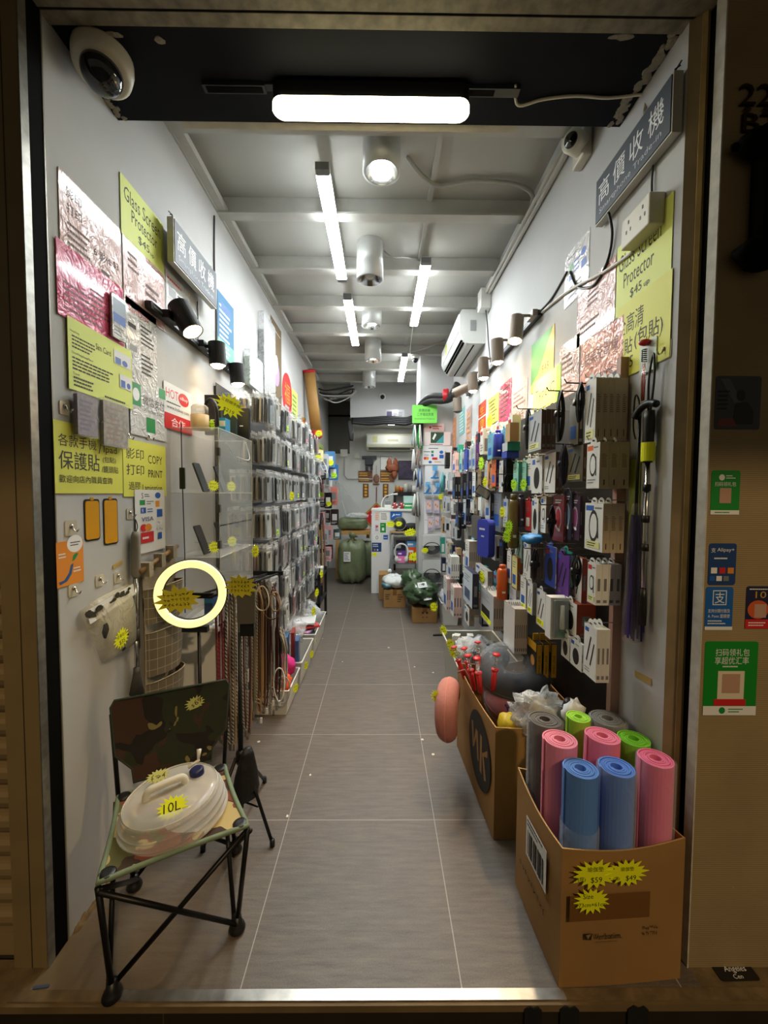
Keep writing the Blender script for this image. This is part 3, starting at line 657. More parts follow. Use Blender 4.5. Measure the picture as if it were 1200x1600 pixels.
poster('L', 'simcard_notice', 'lime yellow sim card price notice with small blue card pictures on left wall', 'notice', (106, 493, 606, 207), PYL,
       [('t', 'Hong Kong', .03, .80, .035, TXT), ('l', .05, .58, .4, .2, 4, TXT), ('t', 'Sim Card', .38, .73, .09, TXT, .24), ('t', 'China/Hong Kong/Macau', .04, .5, .04, TXT), ('l', .05, .28, .72, .2, 4, TXT), ('t', 'Travel', .05, .22, .035, TXT), ('l', .06, .05, .4, .16, 3, TXT), ('l', .5, .03, .4, .06, 1, TXT),
        ('r', .67, .66, .30, .22, PW), ('r', .69, .67, .10, .10, BLU), ('e', .86, .72, .05, .05, BLU), ('r', .76, .30, .22, .22, PW), ('r', .78, .31, .08, .12, BLU), ('e', .92, .37, .035, .05, BLU)], .006)
poster('L', 'yellow_notice', 'yellow phone and ipad screen protector notice lowest at left wall front edge', 'notice', (84, 655, 771, 191), PY,
       [('t', '各款手機', .05, .66, .17, TXT, .52), ('t', '/', .60, .62, .18, TXT), ('t', 'Ipad', .68, .62, .14, TXT, .22), ('t', '保護貼', .05, .34, .26, TXT, .56), ('t', '(包貼)', .66, .48, .11, TXT, .22), ('t', '/鏡頭貼', .64, .33, .11, TXT, .28), ('t', '歡迎向店內職員查詢', .05, .15, .11, TXT, .76)], .003)
poster('L', 'yellow_notice', 'yellow COPY PRINT Lamination notice above the payment sticker sheet', 'notice', (192, 684, 776, 259), PY,
       [('t', '影印', .06, .66, .19, TXT, .38), ('t', 'COPY', .54, .62, .16, TXT, .36), ('t', '打印', .06, .38, .19, TXT, .38), ('t', 'PRINT', .54, .36, .14, TXT, .36), ('t', '過膠', .10, .12, .14, TXT, .25), ('t', 'Lamination', .40, .10, .12, TXT, .48)], .003)
poster('L', 'shop_sticker', 'red and white HOT eBuy website sticker beside the acrylic cabinet top', 'sticker', (256, 594, 667, 300), PW,
       [('t', 'HOT', .06, .68, .20, RED, .42), ('e', .68, .76, .2, .15, RED), ('t', 'eBuy', .54, .72, .10, WT, .3), ('l', .08, .55, .6, .06, 1, TXT), ('t', 'www.hcbuy.com', .08, .42, .10, TXT, .8), ('r', 0, 0, 1, .34, RED), ('t', '合作', .22, .07, .2, WT, .5)], .004)
poster('L', 'payment_sheet', 'white sheet of payment logos with VISA, left of the acrylic cabinet', 'sticker sheet', (211, 765, 868, 257), PW,
       [('l', .3, .88, .2, .06, 2, TXT), ('t', 'S', .2, .86, .09, TXT), ('e', .75, .91, .10, .05, BLU), ('r', .14, .76, .17, .08, GRN), ('l', .36, .76, .25, .07, 2, DGREY), ('r', .66, .72, .14, .1, ORG), ('r', .16, .63, .17, .09, BLU), ('t', '支', .19, .645, .06, WT), ('l', .38, .63, .25, .08, 2, BLU),
        ('r', .7, .55, .2, .13, BLU), ('t', 'VISA', .18, .50, .07, M('visa_blue', (30, 40, 110), .5), .4), ('e', .25, .40, .11, .06, RED), ('e', .40, .40, .11, .06, ORG), ('r', .68, .42, .2, .08, WT), ('t', 'Pay', .72, .43, .05, TXT), ('t', 'G Pay', .66, .32, .05, DGREY, .24), ('r', .15, .16, .42, .17, RED), ('l', .2, .2, .3, .08, 1, WT), ('r', .72, .18, .14, .11, BLU)], .005)
poster('L', 'octopus_sticker', 'orange payment sticker with blue swoosh at left wall front edge', 'sticker', (88, 848, 920, 129), ORG,
       [('e', .68, .92, .3, .2, WT), ('l', .5, .86, .4, .12, 2, TXT), ('p', [(.05, .12), (.25, .14), (.42, .28), (.5, .45), (.6, .48), (.52, .24), (.35, .1), (.1, .05)], M('swoosh_blue', (30, 80, 140), .5)), ('p', [(.55, .52), (.66, .55), (.8, .68), (.7, .70), (.6, .66)], GRN), ('l', .6, .25, .35, .14, 2, WT), ('l', .06, .62, .4, .14, 2, WT)], .002)
AMB = M('amber_protector', (222, 158, 16), .25)
for (px, lb) in (((131, 780, 847, 155), 'amber phone screen protector stuck on wall, nearer the street of the pair'), ((161, 779, 853, 183), 'amber phone screen protector, the larger and farther of the pair on wall')):
    fr, w, h = quad('L', px, XL); mb = MB(); mb.rbox((0, 0, 0), (w, h, .002), .012, BLKP, fr, 4); mb.rbox((.005, .006, .002), (w - .005, h - .007, .0032), .01, AMB, fr, 4)
    mb.rbox((w * .4, h - .005, .0005), (w * .6, h + .006, .0028), .003, AMB, fr)
    tag(mb.build('screen_protector'), lb, 'screen protector', 'amber screen protectors')
# left wall, farther in
poster('L', 'teal_poster', 'blue to green leaflet poster above the left spotlights', 'poster', (340, 452, 555, 366), M('teal_poster_paper', (16, 104, 150), .6), [('r', 0, 0, 1, .3, M('poster_green', (70, 180, 140), .4)), ('l', .1, .3, .8, .55, 7, WT), ('l', .1, .06, .8, .2, 3, WT), ('r', .2, .78, .6, .1, BLU)], .002)
poster('L', 'tan_poster', 'tall brown poster with purple figure print on the left wall', 'poster', (423, 492, 640, 440), M('brown_poster', (104, 86, 58), .7), [('e', .5, .45, .3, .14, M('mauve_print', (170, 140, 180), .5)), ('e', .5, .55, .16, .1, WT), ('r', .1, .9, .8, .005, WT), ('r', .1, .14, .8, .005, WT), ('l', .2, .1, .4, .1, 2, TXT)], .002)
mb = MB(); fr, w, h = quad('L', (441, 574, 640, 456), XL + .003)
mb.prism([(w / 2 + w / 2 * math.cos(2 * PI * i / 24), h / 2 + h / 2 * math.sin(2 * PI * i / 24)) for i in range(24)], 0, .002, M('festive_red', (206, 28, 30), .5), fr)
draw(mb, fr, w, h, [('t', '福', .22, .25, .5, M('gold_print', (224, 176, 60), .4, .3), .56)], .002); tag(mb.build('red_oval_charm'), 'red oval festive charm with gold character on left wall', 'decoration')
poster('L', 'pink_sheet', 'pink sheet under the red oval charm on left wall', 'notice', (442, 612, 650, 456), M('pink_sheet', (230, 140, 170), .6), [('l', .1, .1, .8, .8, 6, RED)], .001)
poster('L', 'lime_sheet', 'lime green sheet just beyond the red oval charm', 'notice', (456, 606, 668, 465), PYL, [('l', .1, .1, .8, .8, 7, GRN)], .001)
poster('L', 'gold_strip', 'narrow gold festive strip on left wall above the far rack end', 'decoration', (472, 650, 676, 478), M('gold_strip', (214, 164, 60), .5), [('l', .1, .1, .8, .8, 4, RED)], .001)
poster('L', 'green_strip', 'long faded green strip at the far end of left wall', 'decoration', (497, 690, 742, 506), M('faded_green', (190, 204, 120), .6), [('l', .2, .1, .6, .8, 7, GRN)], .001)
# trade-in sign boards
def signboard(side, fr, w, h, label):
    o, u, v, n = fr; t = thing('sign_board', label, 'sign', o)
    mb = MB().box((0, 0, 0), (w, h, .03), M('sign_frame_alu', (178, 174, 162), .4, .4), fr); part(mb, 'frame', t)
    mb = MB().box((.006, .006, .03), (w - .006, h - .006, .033), M('sign_slate', (50, 57, 68), .5), fr)
    draw(mb, fr, w, h, [('t', '高', .06, .36, .46, WT, .17), ('t', '價', .29, .36, .46, WT, .17), ('t', '收', .52, .36, .46, WT, .17), ('t', '機', .75, .36, .46, WT, .17), ('t', 'Smartphone Trade-in', .08, .12, .15, M('sign_lettering', (190, 194, 200), .5), .82)], .033)
    part(mb, 'face', t)
    for f in (.05, .95):
        mb = MB(); mb.tube([o + u * (w * f) + v * h + n * .015, o + u * (w * f) + v * (h + .025) + n * .012, o + u * (w * f + .008) + v * (h + .03) + n * .0], .0025, BLKP, 6)
        mb.tube([o + u * (w * f - .014) + v * (h + .03) + n * .004, o + u * (w * f + .018) + v * (h + .034) + n * .004], .0025, BLKP, 6); part(mb, 'hook', t)
    return t
signboard('L', (V(XL + .04, 1.975, 2.572), V(0, 1, 0), UP, V(1, 0, 0)), .495, .205, 'slate sign board with white Chinese characters and Smartphone Trade-in on left wall')
signboard('R', (V(XR - .006, 1.79, 2.632), V(0, -1, 0), UP, V(-1, 0, 0)), .46, .185, 'slate sign board with white Chinese characters and Smartphone Trade-in on right wall')
cable('sign_wire', [(XL + .004, 2.37, 2.57), (XL + .004, 2.372, 2.45), (XL + .005, 2.365, 2.34)], .003, BLKP, 'black wire hanging below the left trade-in sign', 'wire')
cable('wall_wire', [(XL + .006, 2.62, 3.2), (XL + .006, 2.61, 2.9), (XL + .006, 2.63, 2.6), (XL + .006, 2.62, 2.36)], .005, M('dark_cable'), 'grey wire running down the left wall behind the blue poster', 'wire')
# ---- right wall
poster('R', 'yellow_notice', 'yellow Glass Screen Protector $45up notice at the right wall front edge', 'notice', (1051, 300, 432, 961), PYL,
       [('t', 'Glass Screen', .05, .60, .23, TXT, .78), ('t', 'Protector', .16, .34, .2, TXT, .56), ('t', '$45', .30, .12, .14, TXT, .22), ('t', 'up', .56, .12, .07, TXT, .1)], .002)
poster('R', 'yellow_notice', 'yellow notice with large Chinese characters and $45 behind the trekking pole', 'notice', (1049, 420, 556, 962), PY,
       [('t', '全高清', .02, .58, .26, TXT, .52), ('t', '護貼', .0, .30, .22, TXT, .34), ('t', '(包貼)', .38, .30, .26, TXT, .5), ('t', '$45', .12, .08, .18, TXT, .24)], .0035)
poster('R', 'laminated_list', 'blue and white laminated payment list under the right trade-in sign far end', 'notice', (921, 356, 446, 880), PWH, [('t', 'We accept', .1, .84, .07, TXT, .6), ('r', .2, .62, .16, .12, GRN), ('r', .2, .44, .16, .12, BLU), ('l', .4, .5, .3, .25, 3, BLU), ('e', .78, .72, .1, .07, BLU), ('r', .7, .44, .2, .14, BLU), ('l', .2, .1, .6, .25, 3, DGREY)], .001)
poster('R', 'laminated_notice', 'pinkish laminated notice left of the right wall yellow notices', 'notice', (962, 398, 500, 900), PP, [('l', .3, .55, .4, .25, 3, TX2), ('l', .1, .15, .6, .2, 2, TX2)], .002)
poster('R', 'laminated_notice', 'pink laminated lightning charging cable notice above the front cable boxes', 'notice', (974, 492, 578, 906), lam('laminated_salmon', (228, 156, 136)),
       [('t', '蘋果充電線', .1, .45, .28, M('dark_red_print', (96, 44, 36), .6), .8), ('t', 'Lightning', .3, .06, .16, TXT, .5)], .004)
poster('R', 'laminated_list', 'long pale pink laminated price list beside the Type-C notice', 'price list', (905, 520, 640, 872), PPL, [('l', .15, .55, .7, .3, 4, TX2), ('l', .15, .15, .7, .32, 5, TX2)], .002)
poster('R', 'yellow_green_leaflet', 'green and yellow leaflet above the Type-C notice', 'leaflet', (866, 506, 592, 829), M('leaflet_gold', (226, 190, 70), .4, coat=.4), [('p', [(0, .15), (0, 1), (.95, 1), (.6, .6), (.35, .3)], M('leaflet_green', (96, 168, 90), .5)), ('t', '$45', .5, .25, .16, RED, .3), ('l', .3, .1, .5, .1, 1, TXT)], .002)
poster('R', 'typec_notice', 'lime yellow notice with bold Type-C lettering above the cable racks', 'notice', (876, 568, 655, 832), PYL, [('r', .86, 0, .14, 1, M('lime_band', (130, 196, 30), .5)), ('t', 'Type-C', .1, .52, .26, INK, .7), ('t', '充電線', .1, .12, .28, TXT, .7)], .004)
poster('R', 'laminated_notice', 'pale laminated notice with brown characters left of the Type-C notice', 'notice', (824, 590, 672, 799), PPL, [('l', .1, .55, .8, .35, 4, TX2), ('t', '電話', .1, .25, .2, TX2, .7), ('t', '電線', .1, .02, .2, TX2, .7)], .002)
poster('R', 'pink_notice', 'bright pink notice with text lines on the right wall', 'notice', (799, 590, 652, 779), HOT, [('l', .1, .1, .8, .8, 7, TXT)], .002)
poster('R', 'yellow_notice', 'small yellow notice just left of the bright pink one, right wall', 'notice', (779, 612, 656, 762), PY, [('l', .1, .1, .8, .8, 6, TXT)], .003)
poster('R', 'red_banner', 'red and gold festive banner on the right wall', 'banner', (759, 624, 685, 747), M('banner_red', (186, 62, 30), .5), [('r', 0, .60, 1, .03, PW), ('t', '生', .2, .68, .22, M('gold_print'), .6), ('t', '意', .2, .34, .22, M('gold_print'), .6), ('t', '興', .2, .06, .22, M('gold_print'), .6)], .002)
poster('R', 'pale_leaflet', 'pale pink leaflet beyond the red banner on right wall', 'leaflet', (737, 632, 706, 728), PPL, [('l', .1, .1, .8, .8, 8, ORG)], .002)
poster('R', 'teal_leaflet', 'teal leaflet on right wall nearest the pillar', 'leaflet', (726, 634, 676, 717), M('teal_leaflet', (120, 180, 180), .4), [('l', .1, .1, .8, .8, 7, WT)], .002)
poster('R', 'brown_strip', 'narrow brown festive strip on right wall by the pillar', 'decoration', (713, 650, 700, 706), M('brown_strip', (190, 130, 100), .5), [('l', .2, .1, .6, .8, 5, ORG)], .002)
# socket box and wires on the right wall
t = thing('socket_box', 'white double socket box under the right trade-in sign', 'socket', (XR, 1.46, 2.38))
mb = MB().box((XR - .055, 1.40, 2.40), (XR - .0005, 1.56, 2.505), CREAM); part(mb, 'box', t, bevel=.005)
mb = MB()
for y in (1.435, 1.515):
    for dy, dz in ((0, .022), (-.012, -.008), (.012, -.008)): mb.box((XR - .0562, y + dy - .003, 2.455 + dz - .006), (XR - .0548, y + dy + .003, 2.455 + dz + .006), BLKP)
part(mb, 'socket_hole', t)
cable('socket_wire', [(XR - .008, 1.46, 2.51), (XR - .008, 1.465, 2.58), (XR - .008, 1.46, 2.64)], .004, M('dark_cable'), 'short wire between the right sign and the white socket box', 'wire')
cable('sign_wire', [(XR - .03, 1.70, 2.635), (XR - .012, 1.70, 2.55), (XR - .008, 1.74, 2.46), (XR - .008, 1.85, 2.42), (XR - .008, 2.0, 2.49), (XR - .008, 2.08, 2.6)], .006, BLKP, 'black wire from the right sign sweeping down to the spotlight track', 'wire')
cable('wall_conduit', [(XR - .009, 1.56, 2.40), (XR - .009, 1.75, 2.43), (XR - .009, 2.1, 2.515), (XR - .009, 2.43, 2.555)], .007, CW, 'white cable clipped along the right wall below the sign', 'cable')
# pieces of old tape and adhesive hooks
for lb, side, px in (('yellowed tape strip on bare right wall above the yoga mats', 'R', (1019, 1056, 1068, 992)),):
    a = at(992, 1052, 'X', XR - .001); c = at(1018, 1066, 'X', XR - .001)
    mb = MB(); d = (c - a).normalized(); q = d.cross(V(1, 0, 0)).normalized() * .012
    mb.add([a - q, c - q, c + q, a + q, a - q - V(.001, 0, 0), c - q - V(.001, 0, 0), c + q - V(.001, 0, 0), a + q - V(.001, 0, 0)], [(4, 5, 6, 7), (0, 1, 5, 4), (1, 2, 6, 5), (2, 3, 7, 6), (3, 0, 4, 7)], M('old_tape', (186, 158, 92), .5)); tag(mb.build('tape_strip'), lb, 'tape')
def wall_hook(px, py, side, label, s=.022):
    X = XL if side == 'L' else XR; p = at(px, py, 'X', X); sg = 1 if side == 'L' else -1
    t = thing('adhesive_hook', label, 'hook', p, 'adhesive wall hooks')
    fr = (p, V(0, sg, 0), UP, V(sg, 0, 0)); mb = MB(); mb.rbox((-s, -s, .0004), (s, s, .003), .006, M('clear_hook_pad', (196, 188, 168), .15, coat=.5), fr); part(mb, 'pad', t)
    n = fr[3]; mb = MB(); mb.tube([p + n * .004 + UP * .012, p + n * .008 + UP * .004, p + n * .012 - UP * .008, p + n * .022 - UP * .012, p + n * .028 - UP * .002], .0028, CHROME, 6); mb.lathe([(.008, .003), (.006, .008), (0, .01)], p + UP * .006, CHROME, n, 12); part(mb, 'hook', t, smooth=True)
    return t
wall_hook(100, 638, 'L', 'clear adhesive hook left of the two small hanging packs')
wall_hook(150, 656, 'L', 'clear adhesive hook between the two small hanging packs')
wall_hook(199, 682, 'L', 'clear adhesive hook at the top of the yellow COPY notice', .012)
wall_hook(231, 683, 'L', 'clear adhesive hook under the WeChat payment notice', .012)
wall_hook(110, 825, 'L', 'empty hook pad above the orange payment sticker', .026)
wall_hook(114, 922, 'L', 'clear adhesive hook below the orange payment sticker')
wall_hook(155, 907, 'L', 'clear adhesive hook holding the cow print bag, nearer the street')
wall_hook(183, 902, 'L', 'clear adhesive hook above the cow print bag, beside the telescopic pole')
wall_hook(202, 803, 'L', 'clear adhesive hook holding the telescopic pole')
wall_hook(1040, 548, 'R', 'clear adhesive hook holding the trekking pole', .03)
mb = MB(); a = at(183, 882, 'X', XL); mb.rbox((-.03, -.008, .0005), (.03, .008, .003), .004, M('old_tape'), (a, V(0, .98, .2), V(0, -.2, .98), V(1, 0, 0))); tag(mb.build('tape_strip'), 'yellowed tape strip on left wall above the cow print bag', 'tape')
# ---- facade stickers, right of the shop
XF = 1.2325
def sticker(name, label, x0, y0, x1, y1, mat, items, t=.001, r=.008):
    a = at(x0, y1, 'Y', XF); c = at(x1, y0, 'Y', XF); w, h = c.x - a.x, c.z - a.z; fr = (V(a.x, XF, a.z), V(1, 0, 0), UP, V(0, -1, 0)); mb = MB()
    mb.rbox((0, 0, 0), (w, h, t), min(r, w * .2), mat, fr); draw(mb, fr, w, h, items, t, len(label)); return tag(mb.build(name), label, 'sticker')
G2 = M('wechat_green', (20, 140, 40), .4, coat=.3); B2 = M('alipay_blue', (24, 96, 180), .4, coat=.3)
sticker('photo_sticker', 'dark photo sticker with seated figure high on the outer right wall', 1115, 588, 1190, 671, M('dark_photo', (44, 50, 62), .35), [('p', [(.1, .95), (.3, .95), (.6, .5), (.45, .45)], M('photo_grey', (86, 92, 100), .5)), ('e', .56, .64, .1, .11, M('photo_black', (16, 16, 18), .5)), ('p', [(.4, .1), (.45, .5), (.7, .52), (.85, .35), (.85, .1)], MATS['photo_black']), ('p', [(.05, .05), (.5, .05), (.4, .22), (.1, .2)], M('photo_rust', (110, 50, 44), .5)), ('l', .05, .35, .3, .4, 5, MATS['photo_black'])])
sticker('green_sticker', 'smaller green payment sticker on the outer right wall, above the blue ones', 1109, 735, 1157, 804, G2, [('e', .36, .84, .1, .07, WT), ('l', .5, .8, .4, .1, 2, WT), ('t', '扫码领礼包', .12, .64, .1, WT, .74), ('r', .3, .26, .4, .34, M('code_blank', (190, 150, 130), .5)), ('r', 0, 0, 1, .1, WT), ('l', .15, .02, .6, .06, 1, GRN)])
sticker('alipay_sticker', 'dark blue Alipay sticker stuck above the bright blue one', 1105, 849, 1151, 914, M('alipay_dark_blue', (24, 62, 120), .4, coat=.3), [('t', 'Alipay+', .3, .78, .11, WT, .62), ('t', '支', .08, .78, .11, WT), ('l', .2, .6, .6, .08, 1, WT), ('r', .1, .28, .22, .14, WT), ('r', .4, .28, .22, .14, RED), ('r', .7, .28, .22, .14, ORG), ('r', .05, .1, .2, .12, BLU), ('r', .3, .1, .2, .12, WT), ('r', .55, .1, .2, .12, DGREY)])
sticker('alipay_sticker', 'bright blue payment sticker with white square character, below the Alipay one', 1100, 917, 1146, 984, B2, [('r', .26, .58, .5, .34, WT), ('r', .29, .6, .44, .30, B2), ('t', '支', .33, .62, .26, WT, .36), ('t', '支持分期付款及', .1, .4, .09, WT, .8), ('t', 'A. Point 當錢使', .1, .28, .09, WT, .8), ('l', .1, .12, .8, .12, 2, WT), ('r', 0, 0, 1, .08, WT)])
sticker('promo_sticker', 'navy and red sticker with gold number 10 cut by the right photo edge', 1163, 916, 1215, 982, M('promo_navy', (26, 26, 66), .4, coat=.3), [('t', '10', .3, .72, .16, M('gold_print'), .34), ('l', .1, .9, .8, .06, 1, WT), ('e', .4, .45, .34, .22, M('promo_orange', (206, 90, 40), .5)), ('r', .28, .26, .38, .32, M('code_blank')), ('r', 0, 0, 1, .22, RED), ('l', .1, .05, .8, .12, 2, WT)])
sticker('green_sticker', 'large green WeChat payment sticker lowest on the outer right wall', 1097, 1002, 1185, 1117, G2, [('t', '扫码领礼包', .2, .80, .10, WT, .64), ('t', '享超优汇率', .19, .69, .10, WT, .64), ('l', .34, .64, .36, .04, 1, WT), ('r', .26, .20, .5, .40, M('code_cream', (226, 214, 190), .5)), ('r', .34, .30, .34, .26, M('code_blank')), ('r', .2, .13, .6, .09, RED), ('r', 0, 0, 1, .125, WT), ('e', .36, .065, .06, .045, GRN), ('l', .48, .03, .3, .07, 2, GRN)])
BNZ = M('bronze_numeral', (60, 34, 22), .4, .5); GLD = M('gilt_letter', (150, 104, 44), .35, .6)
a = at(1157, 162, 'Y', XF - .01); mb = MB()
for k in range(3): mb.text('22', (a + V(0, .0085 - .0035 * k, 0), V(1, 0, 0), UP, V(0, -1, 0)), 0, 0, .058, BNZ, .098, 0)
tag(mb.build('house_number'), 'dark bronze number 22 at top of the outer right wall', 'number')
a = at(1160, 206, 'Y', XF - .006); mb = MB()
for k in range(3): mb.text('BT', (a + V(-.002 + .001 * k, .005 - .003 * k, 0), V(1, 0, 0), UP, V(0, -1, 0)), 0, 0, .052, BNZ if k else GLD, .115, 0)
mb.blob(a + V(.012, 0, .062), (.012, .004, .008), BNZ, .4, 3, 8).blob(a + V(.07, 0, .064), (.014, .004, .008), BNZ, .4, 3, 8)
tag(mb.build('gilt_letters'), 'gilt edged letters under the number 22 on outer right wall', 'lettering')
t = thing('iron_bracket', 'black iron bracket with rounded ends at the right photo edge', 'bracket', at(1190, 410, 'Y', XF))
a = at(1168, 225, 'Y', XF - .03); b2 = at(1170, 395, 'Y', XF - .035); IR = M('black_iron', (7, 7, 7), .9, spec=.1)
mb = MB(); mb.blob(a + V(.03, 0, .0), (.055, .03, .042), IR, .15, 2, 18).blob(a + V(-.028, .01, .0), (.012, .008, .013), IR, .3, 2, 10); mb.tube([a + V(-.02, 0, .0), a + V(0, 0, -.005)], .004, IR); part(mb, 'upper_end', t, smooth=True)
mb = MB().box((a.x + .028, XF - .06, b2.z), (a.x + .14, XF - .0005, a.z + .05), IR); part(mb, 'arm', t, bevel=.02)
mb = MB(); mb.blob(b2 + V(.01, 0, 0), (.05, .035, .035), IR, .12, 2, 18, 3).blob(b2 + V(.03, 0, -.03), (.045, .03, .02), IR, .12, 2, 14, 5); part(mb, 'lower_end', t, smooth=True)
# scrawled black sticker on the concrete
fr = (at(1128, 1534, 'Z', .001), V(1, .02, 0), V(.02, 1, 0).normalized() * 1.0, UP)
mb = MB(); mb.rbox((0, 0, 0), (.125, .05, .0012), .008, M('black_sticker', (22, 18, 12), .6), fr); fr2 = (fr[0] + V(.03, .012, 0), fr[1], fr[2], fr[3])
mb.text('Angeles', fr2, 0, .008, .022, WT, .07, .0018, .2); mb.text('Cen', fr2, .015, -.006, .012, WT, .03, .0018, .2)
tag(mb.build('graffiti_sticker'), 'black sticker with white scrawl on the concrete below the right facade', 'sticker')
tag(MB().rbox((0, 0, 0), (.045, .008, .003), .003, M('blue_scrap', (70, 84, 110), .4), (at(50, 1547, 'Z', .0005), V(1, .12, 0), V(-.12, 1, 0), UP)).build('plastic_scrap'), 'small dark plastic scrap on the concrete at the lower left', 'litter')
# ================================================================== GOODS BY THE LEFT WALL
CAMO = camo('camouflage_back_cloth_shaded', ((62, 38, 24), [((36, 42, 22), 6, .50, 0), ((24, 18, 12), 7, .56, 3), ((128, 116, 66), 8, .60, 7)]))  # backrest copy of the seat camouflage, its colours darkened to paint in shade
CAMO2 = camo('camouflage_seat_cloth', ((124, 66, 46), [((92, 92, 52), 8, .52, 1), ((64, 44, 30), 9, .57, 4), ((190, 168, 112), 9, .56, 9)]))
PIPE = M('green_binding', (120, 136, 108), .8); PIPED = M('shaded_green_binding', (44, 56, 42), .8)  # the second is the seat's green darkened for the shaded backrest
STEELB = M('black_tube_steel', (26, 25, 24), .4, .4)
FLp, FRp, BRp, BLp = V(-.79, 1.115, .40), V(-.434, 1.315, .40), V(-.627, 1.62, .40), V(-.945, 1.45, .40)
TLp, TRp = V(-1.0, 1.50, .722), V(-.633, 1.70, .716)
t = thing('folding_chair', 'low camouflage cloth folding chair with crossed black legs in the doorway', 'chair', (-.70, 1.37, 0))
def seatp(a, b):
    p = (FLp * (1 - a) + FRp * a) * (1 - b) + (BLp * (1 - a) + BRp * a) * b
    p = p + V(0, 0, -.022 * math.sin(PI * a) * math.sin(PI * b)); c = (FLp + FRp + BRp + BLp) / 4
    e = .012 * (math.sin(PI * a) + math.sin(PI * b)); d = (p - c); d.z = 0
    return p - d * e * 3
mb = MB(); mb.grid(lambda a, b: seatp(a, b) + V(0, 0, .002), 14, 14, CAMO2); mb.grid(lambda a, b: seatp(b, a) - V(0, 0, .002), 14, 14, CAMO2); part(mb, 'seat', t, smooth=True)
edge = [seatp(i / 14, 0) for i in range(15)] + [seatp(1, i / 14) for i in range(1, 15)] + [seatp(1 - i / 14, 1) for i in range(1, 15)] + [seatp(0, 1 - i / 14) for i in range(1, 14)]
part(MB().tube(edge, .0085, PIPE, 6, True), 'seat_piping', t, smooth=True)
def backp(s_, h):   # s 0..1 across, h 0..1 up
    b0 = BLp * (1 - s_) + BRp * s_ + V(0, 0, .03); t0 = TLp * (1 - s_) + TRp * s_
    return b0 * (1 - h) + t0 * h + V(.35, -.6, 0) * (-.018 * math.sin(PI * s_))
prof = [(.13, 0), (.13, .16), (.06, .27), (.0, .36), (.0, .93), (.03, 1), (.97, 1), (1, .93), (1, .36), (.94, .27), (.87, .16), (.87, 0)]
rows = [(0, .13), (.16, .13), (.27, .06), (.36, 0), (.55, 0), (.75, 0), (.93, 0), (1, .03)]
mb = MB(); nb = V(.47, -.86, .15).normalized() * .003
for sg in (1, -1):
    vs = []; fs = []
    for h, ins in rows: vs += [backp(ins + (1 - 2 * ins) * i / 10, h) + nb * sg for i in range(11)]
    for r in range(len(rows) - 1): fs += [(r * 11 + i, r * 11 + i + 1, r * 11 + 12 + i, r * 11 + 11 + i) if sg > 0 else (r * 11 + 11 + i, r * 11 + 12 + i, r * 11 + i + 1, r * 11 + i) for i in range(10)]
    mb.add(vs, fs, CAMO)
part(mb, 'backrest', t, smooth=True)
part(MB().tube([backp(a, h) for a, h in prof], .0045, PIPED, 6, True), 'back_piping', t, smooth=True)
feet = {'FL': V(-.788, 1.160, .0), 'FR': V(-.484, 1.348, .0), 'BR': V(-.60, 1.66, 0), 'BL': V(-.925, 1.50, 0)}
tops = {'FL': FLp, 'FR': FRp, 'BR': BRp, 'BL': BLp}
for k in feet:
    part(MB().tube([tops[k] - V(0, 0, .012), feet[k] + V(0, 0, .02)], .0085, STEELB, 10), 'leg', t, smooth=True)
    mb = MB(); mb.lathe([(.026, 0), (.028, .006), (.024, .018), (.017, .026), (.014, .05)], feet[k] + V(0, 0, .0042), BLKP, n=16); part(mb, 'foot', t, smooth=True)
    mb = MB(); mb.lathe([(.024, 0), (.024, .004), (.02, .008), (.010, .009), (0, .008)], tops[k] * .9 + (FLp + FRp + BRp + BLp) * .025 + V(0, 0, .0), BLKP, n=20); part(mb, 'corner_patch', t, smooth=True)
for a, c in (('FL', 'FR'), ('FR', 'BR'), ('BR', 'BL'), ('BL', 'FL')):
    o2 = (feet[c] - feet[a]).cross(UP).normalized() * .008
    part(MB().tube([tops[a] - V(0, 0, .02) + o2, feet[c] + V(0, 0, .03) + o2], .008, STEELB, 8), 'cross_bar', t, smooth=True)
    part(MB().tube([tops[c] - V(0, 0, .02) - o2, feet[a] + V(0, 0, .03) - o2], .008, STEELB, 8), 'cross_bar', t, smooth=True)
for a, c in ((BLp, TLp), (BRp, TRp)): part(MB().tube([a, a * .15 + c * .85 + V(-.006, .011, 0)], .008, STEELB, 8), 'back_post', t, smooth=True)
u = (TRp - TLp).normalized(); n_ = u.cross(UP).normalized(); o = at(304, 1097, 'Y', 1.635); 
part(star((o + n_ * .012, u, UP, n_), .038, .032, [('69', .35, -.25, .55), ('$', -.25, -.3, .4)], 3, M('faded_card', (206, 206, 120), .6), tilt=.5), 'price_tag', t)
# collapsible water container
CLR = film('frosted_plastic', (244, 241, 234), .13, .24, .85)
t = thing('water_container', 'round collapsible clear plastic water container with 10L tag lying on the chair seat', 'water container', (-.70, 1.37, .39))
c = V(-.697, 1.365, .386); axw = V(-.10, -.06, 1).normalized()
pr = [(.14, 0), (.164, .004), (.172, .013), (.170, .018), (.156, .027), (.168, .035), (.167, .041), (.153, .05), (.163, .057), (.162, .063), (.148, .072), (.152, .079), (.150, .085), (.143, .09), (.12, .1), (.07, .106), (0, .108)]
mb = MB(); mb.lathe(pr, c, CLR, axw, 48); part(mb, 'bellows', t, smooth=True)
mb = MB(); mb.lathe([(.1455, .0895), (.148, .092), (.1455, .0945)], c, M('frosted_rim', (232, 230, 222), .3), axw, 48, caps=False); part(mb, 'rim', t, smooth=True)
sx = V(.87, .49, .09).normalized(); sy = axw.cross(sx).normalized()
def wp(x, y, z): return c + sx * x + sy * y + axw * z
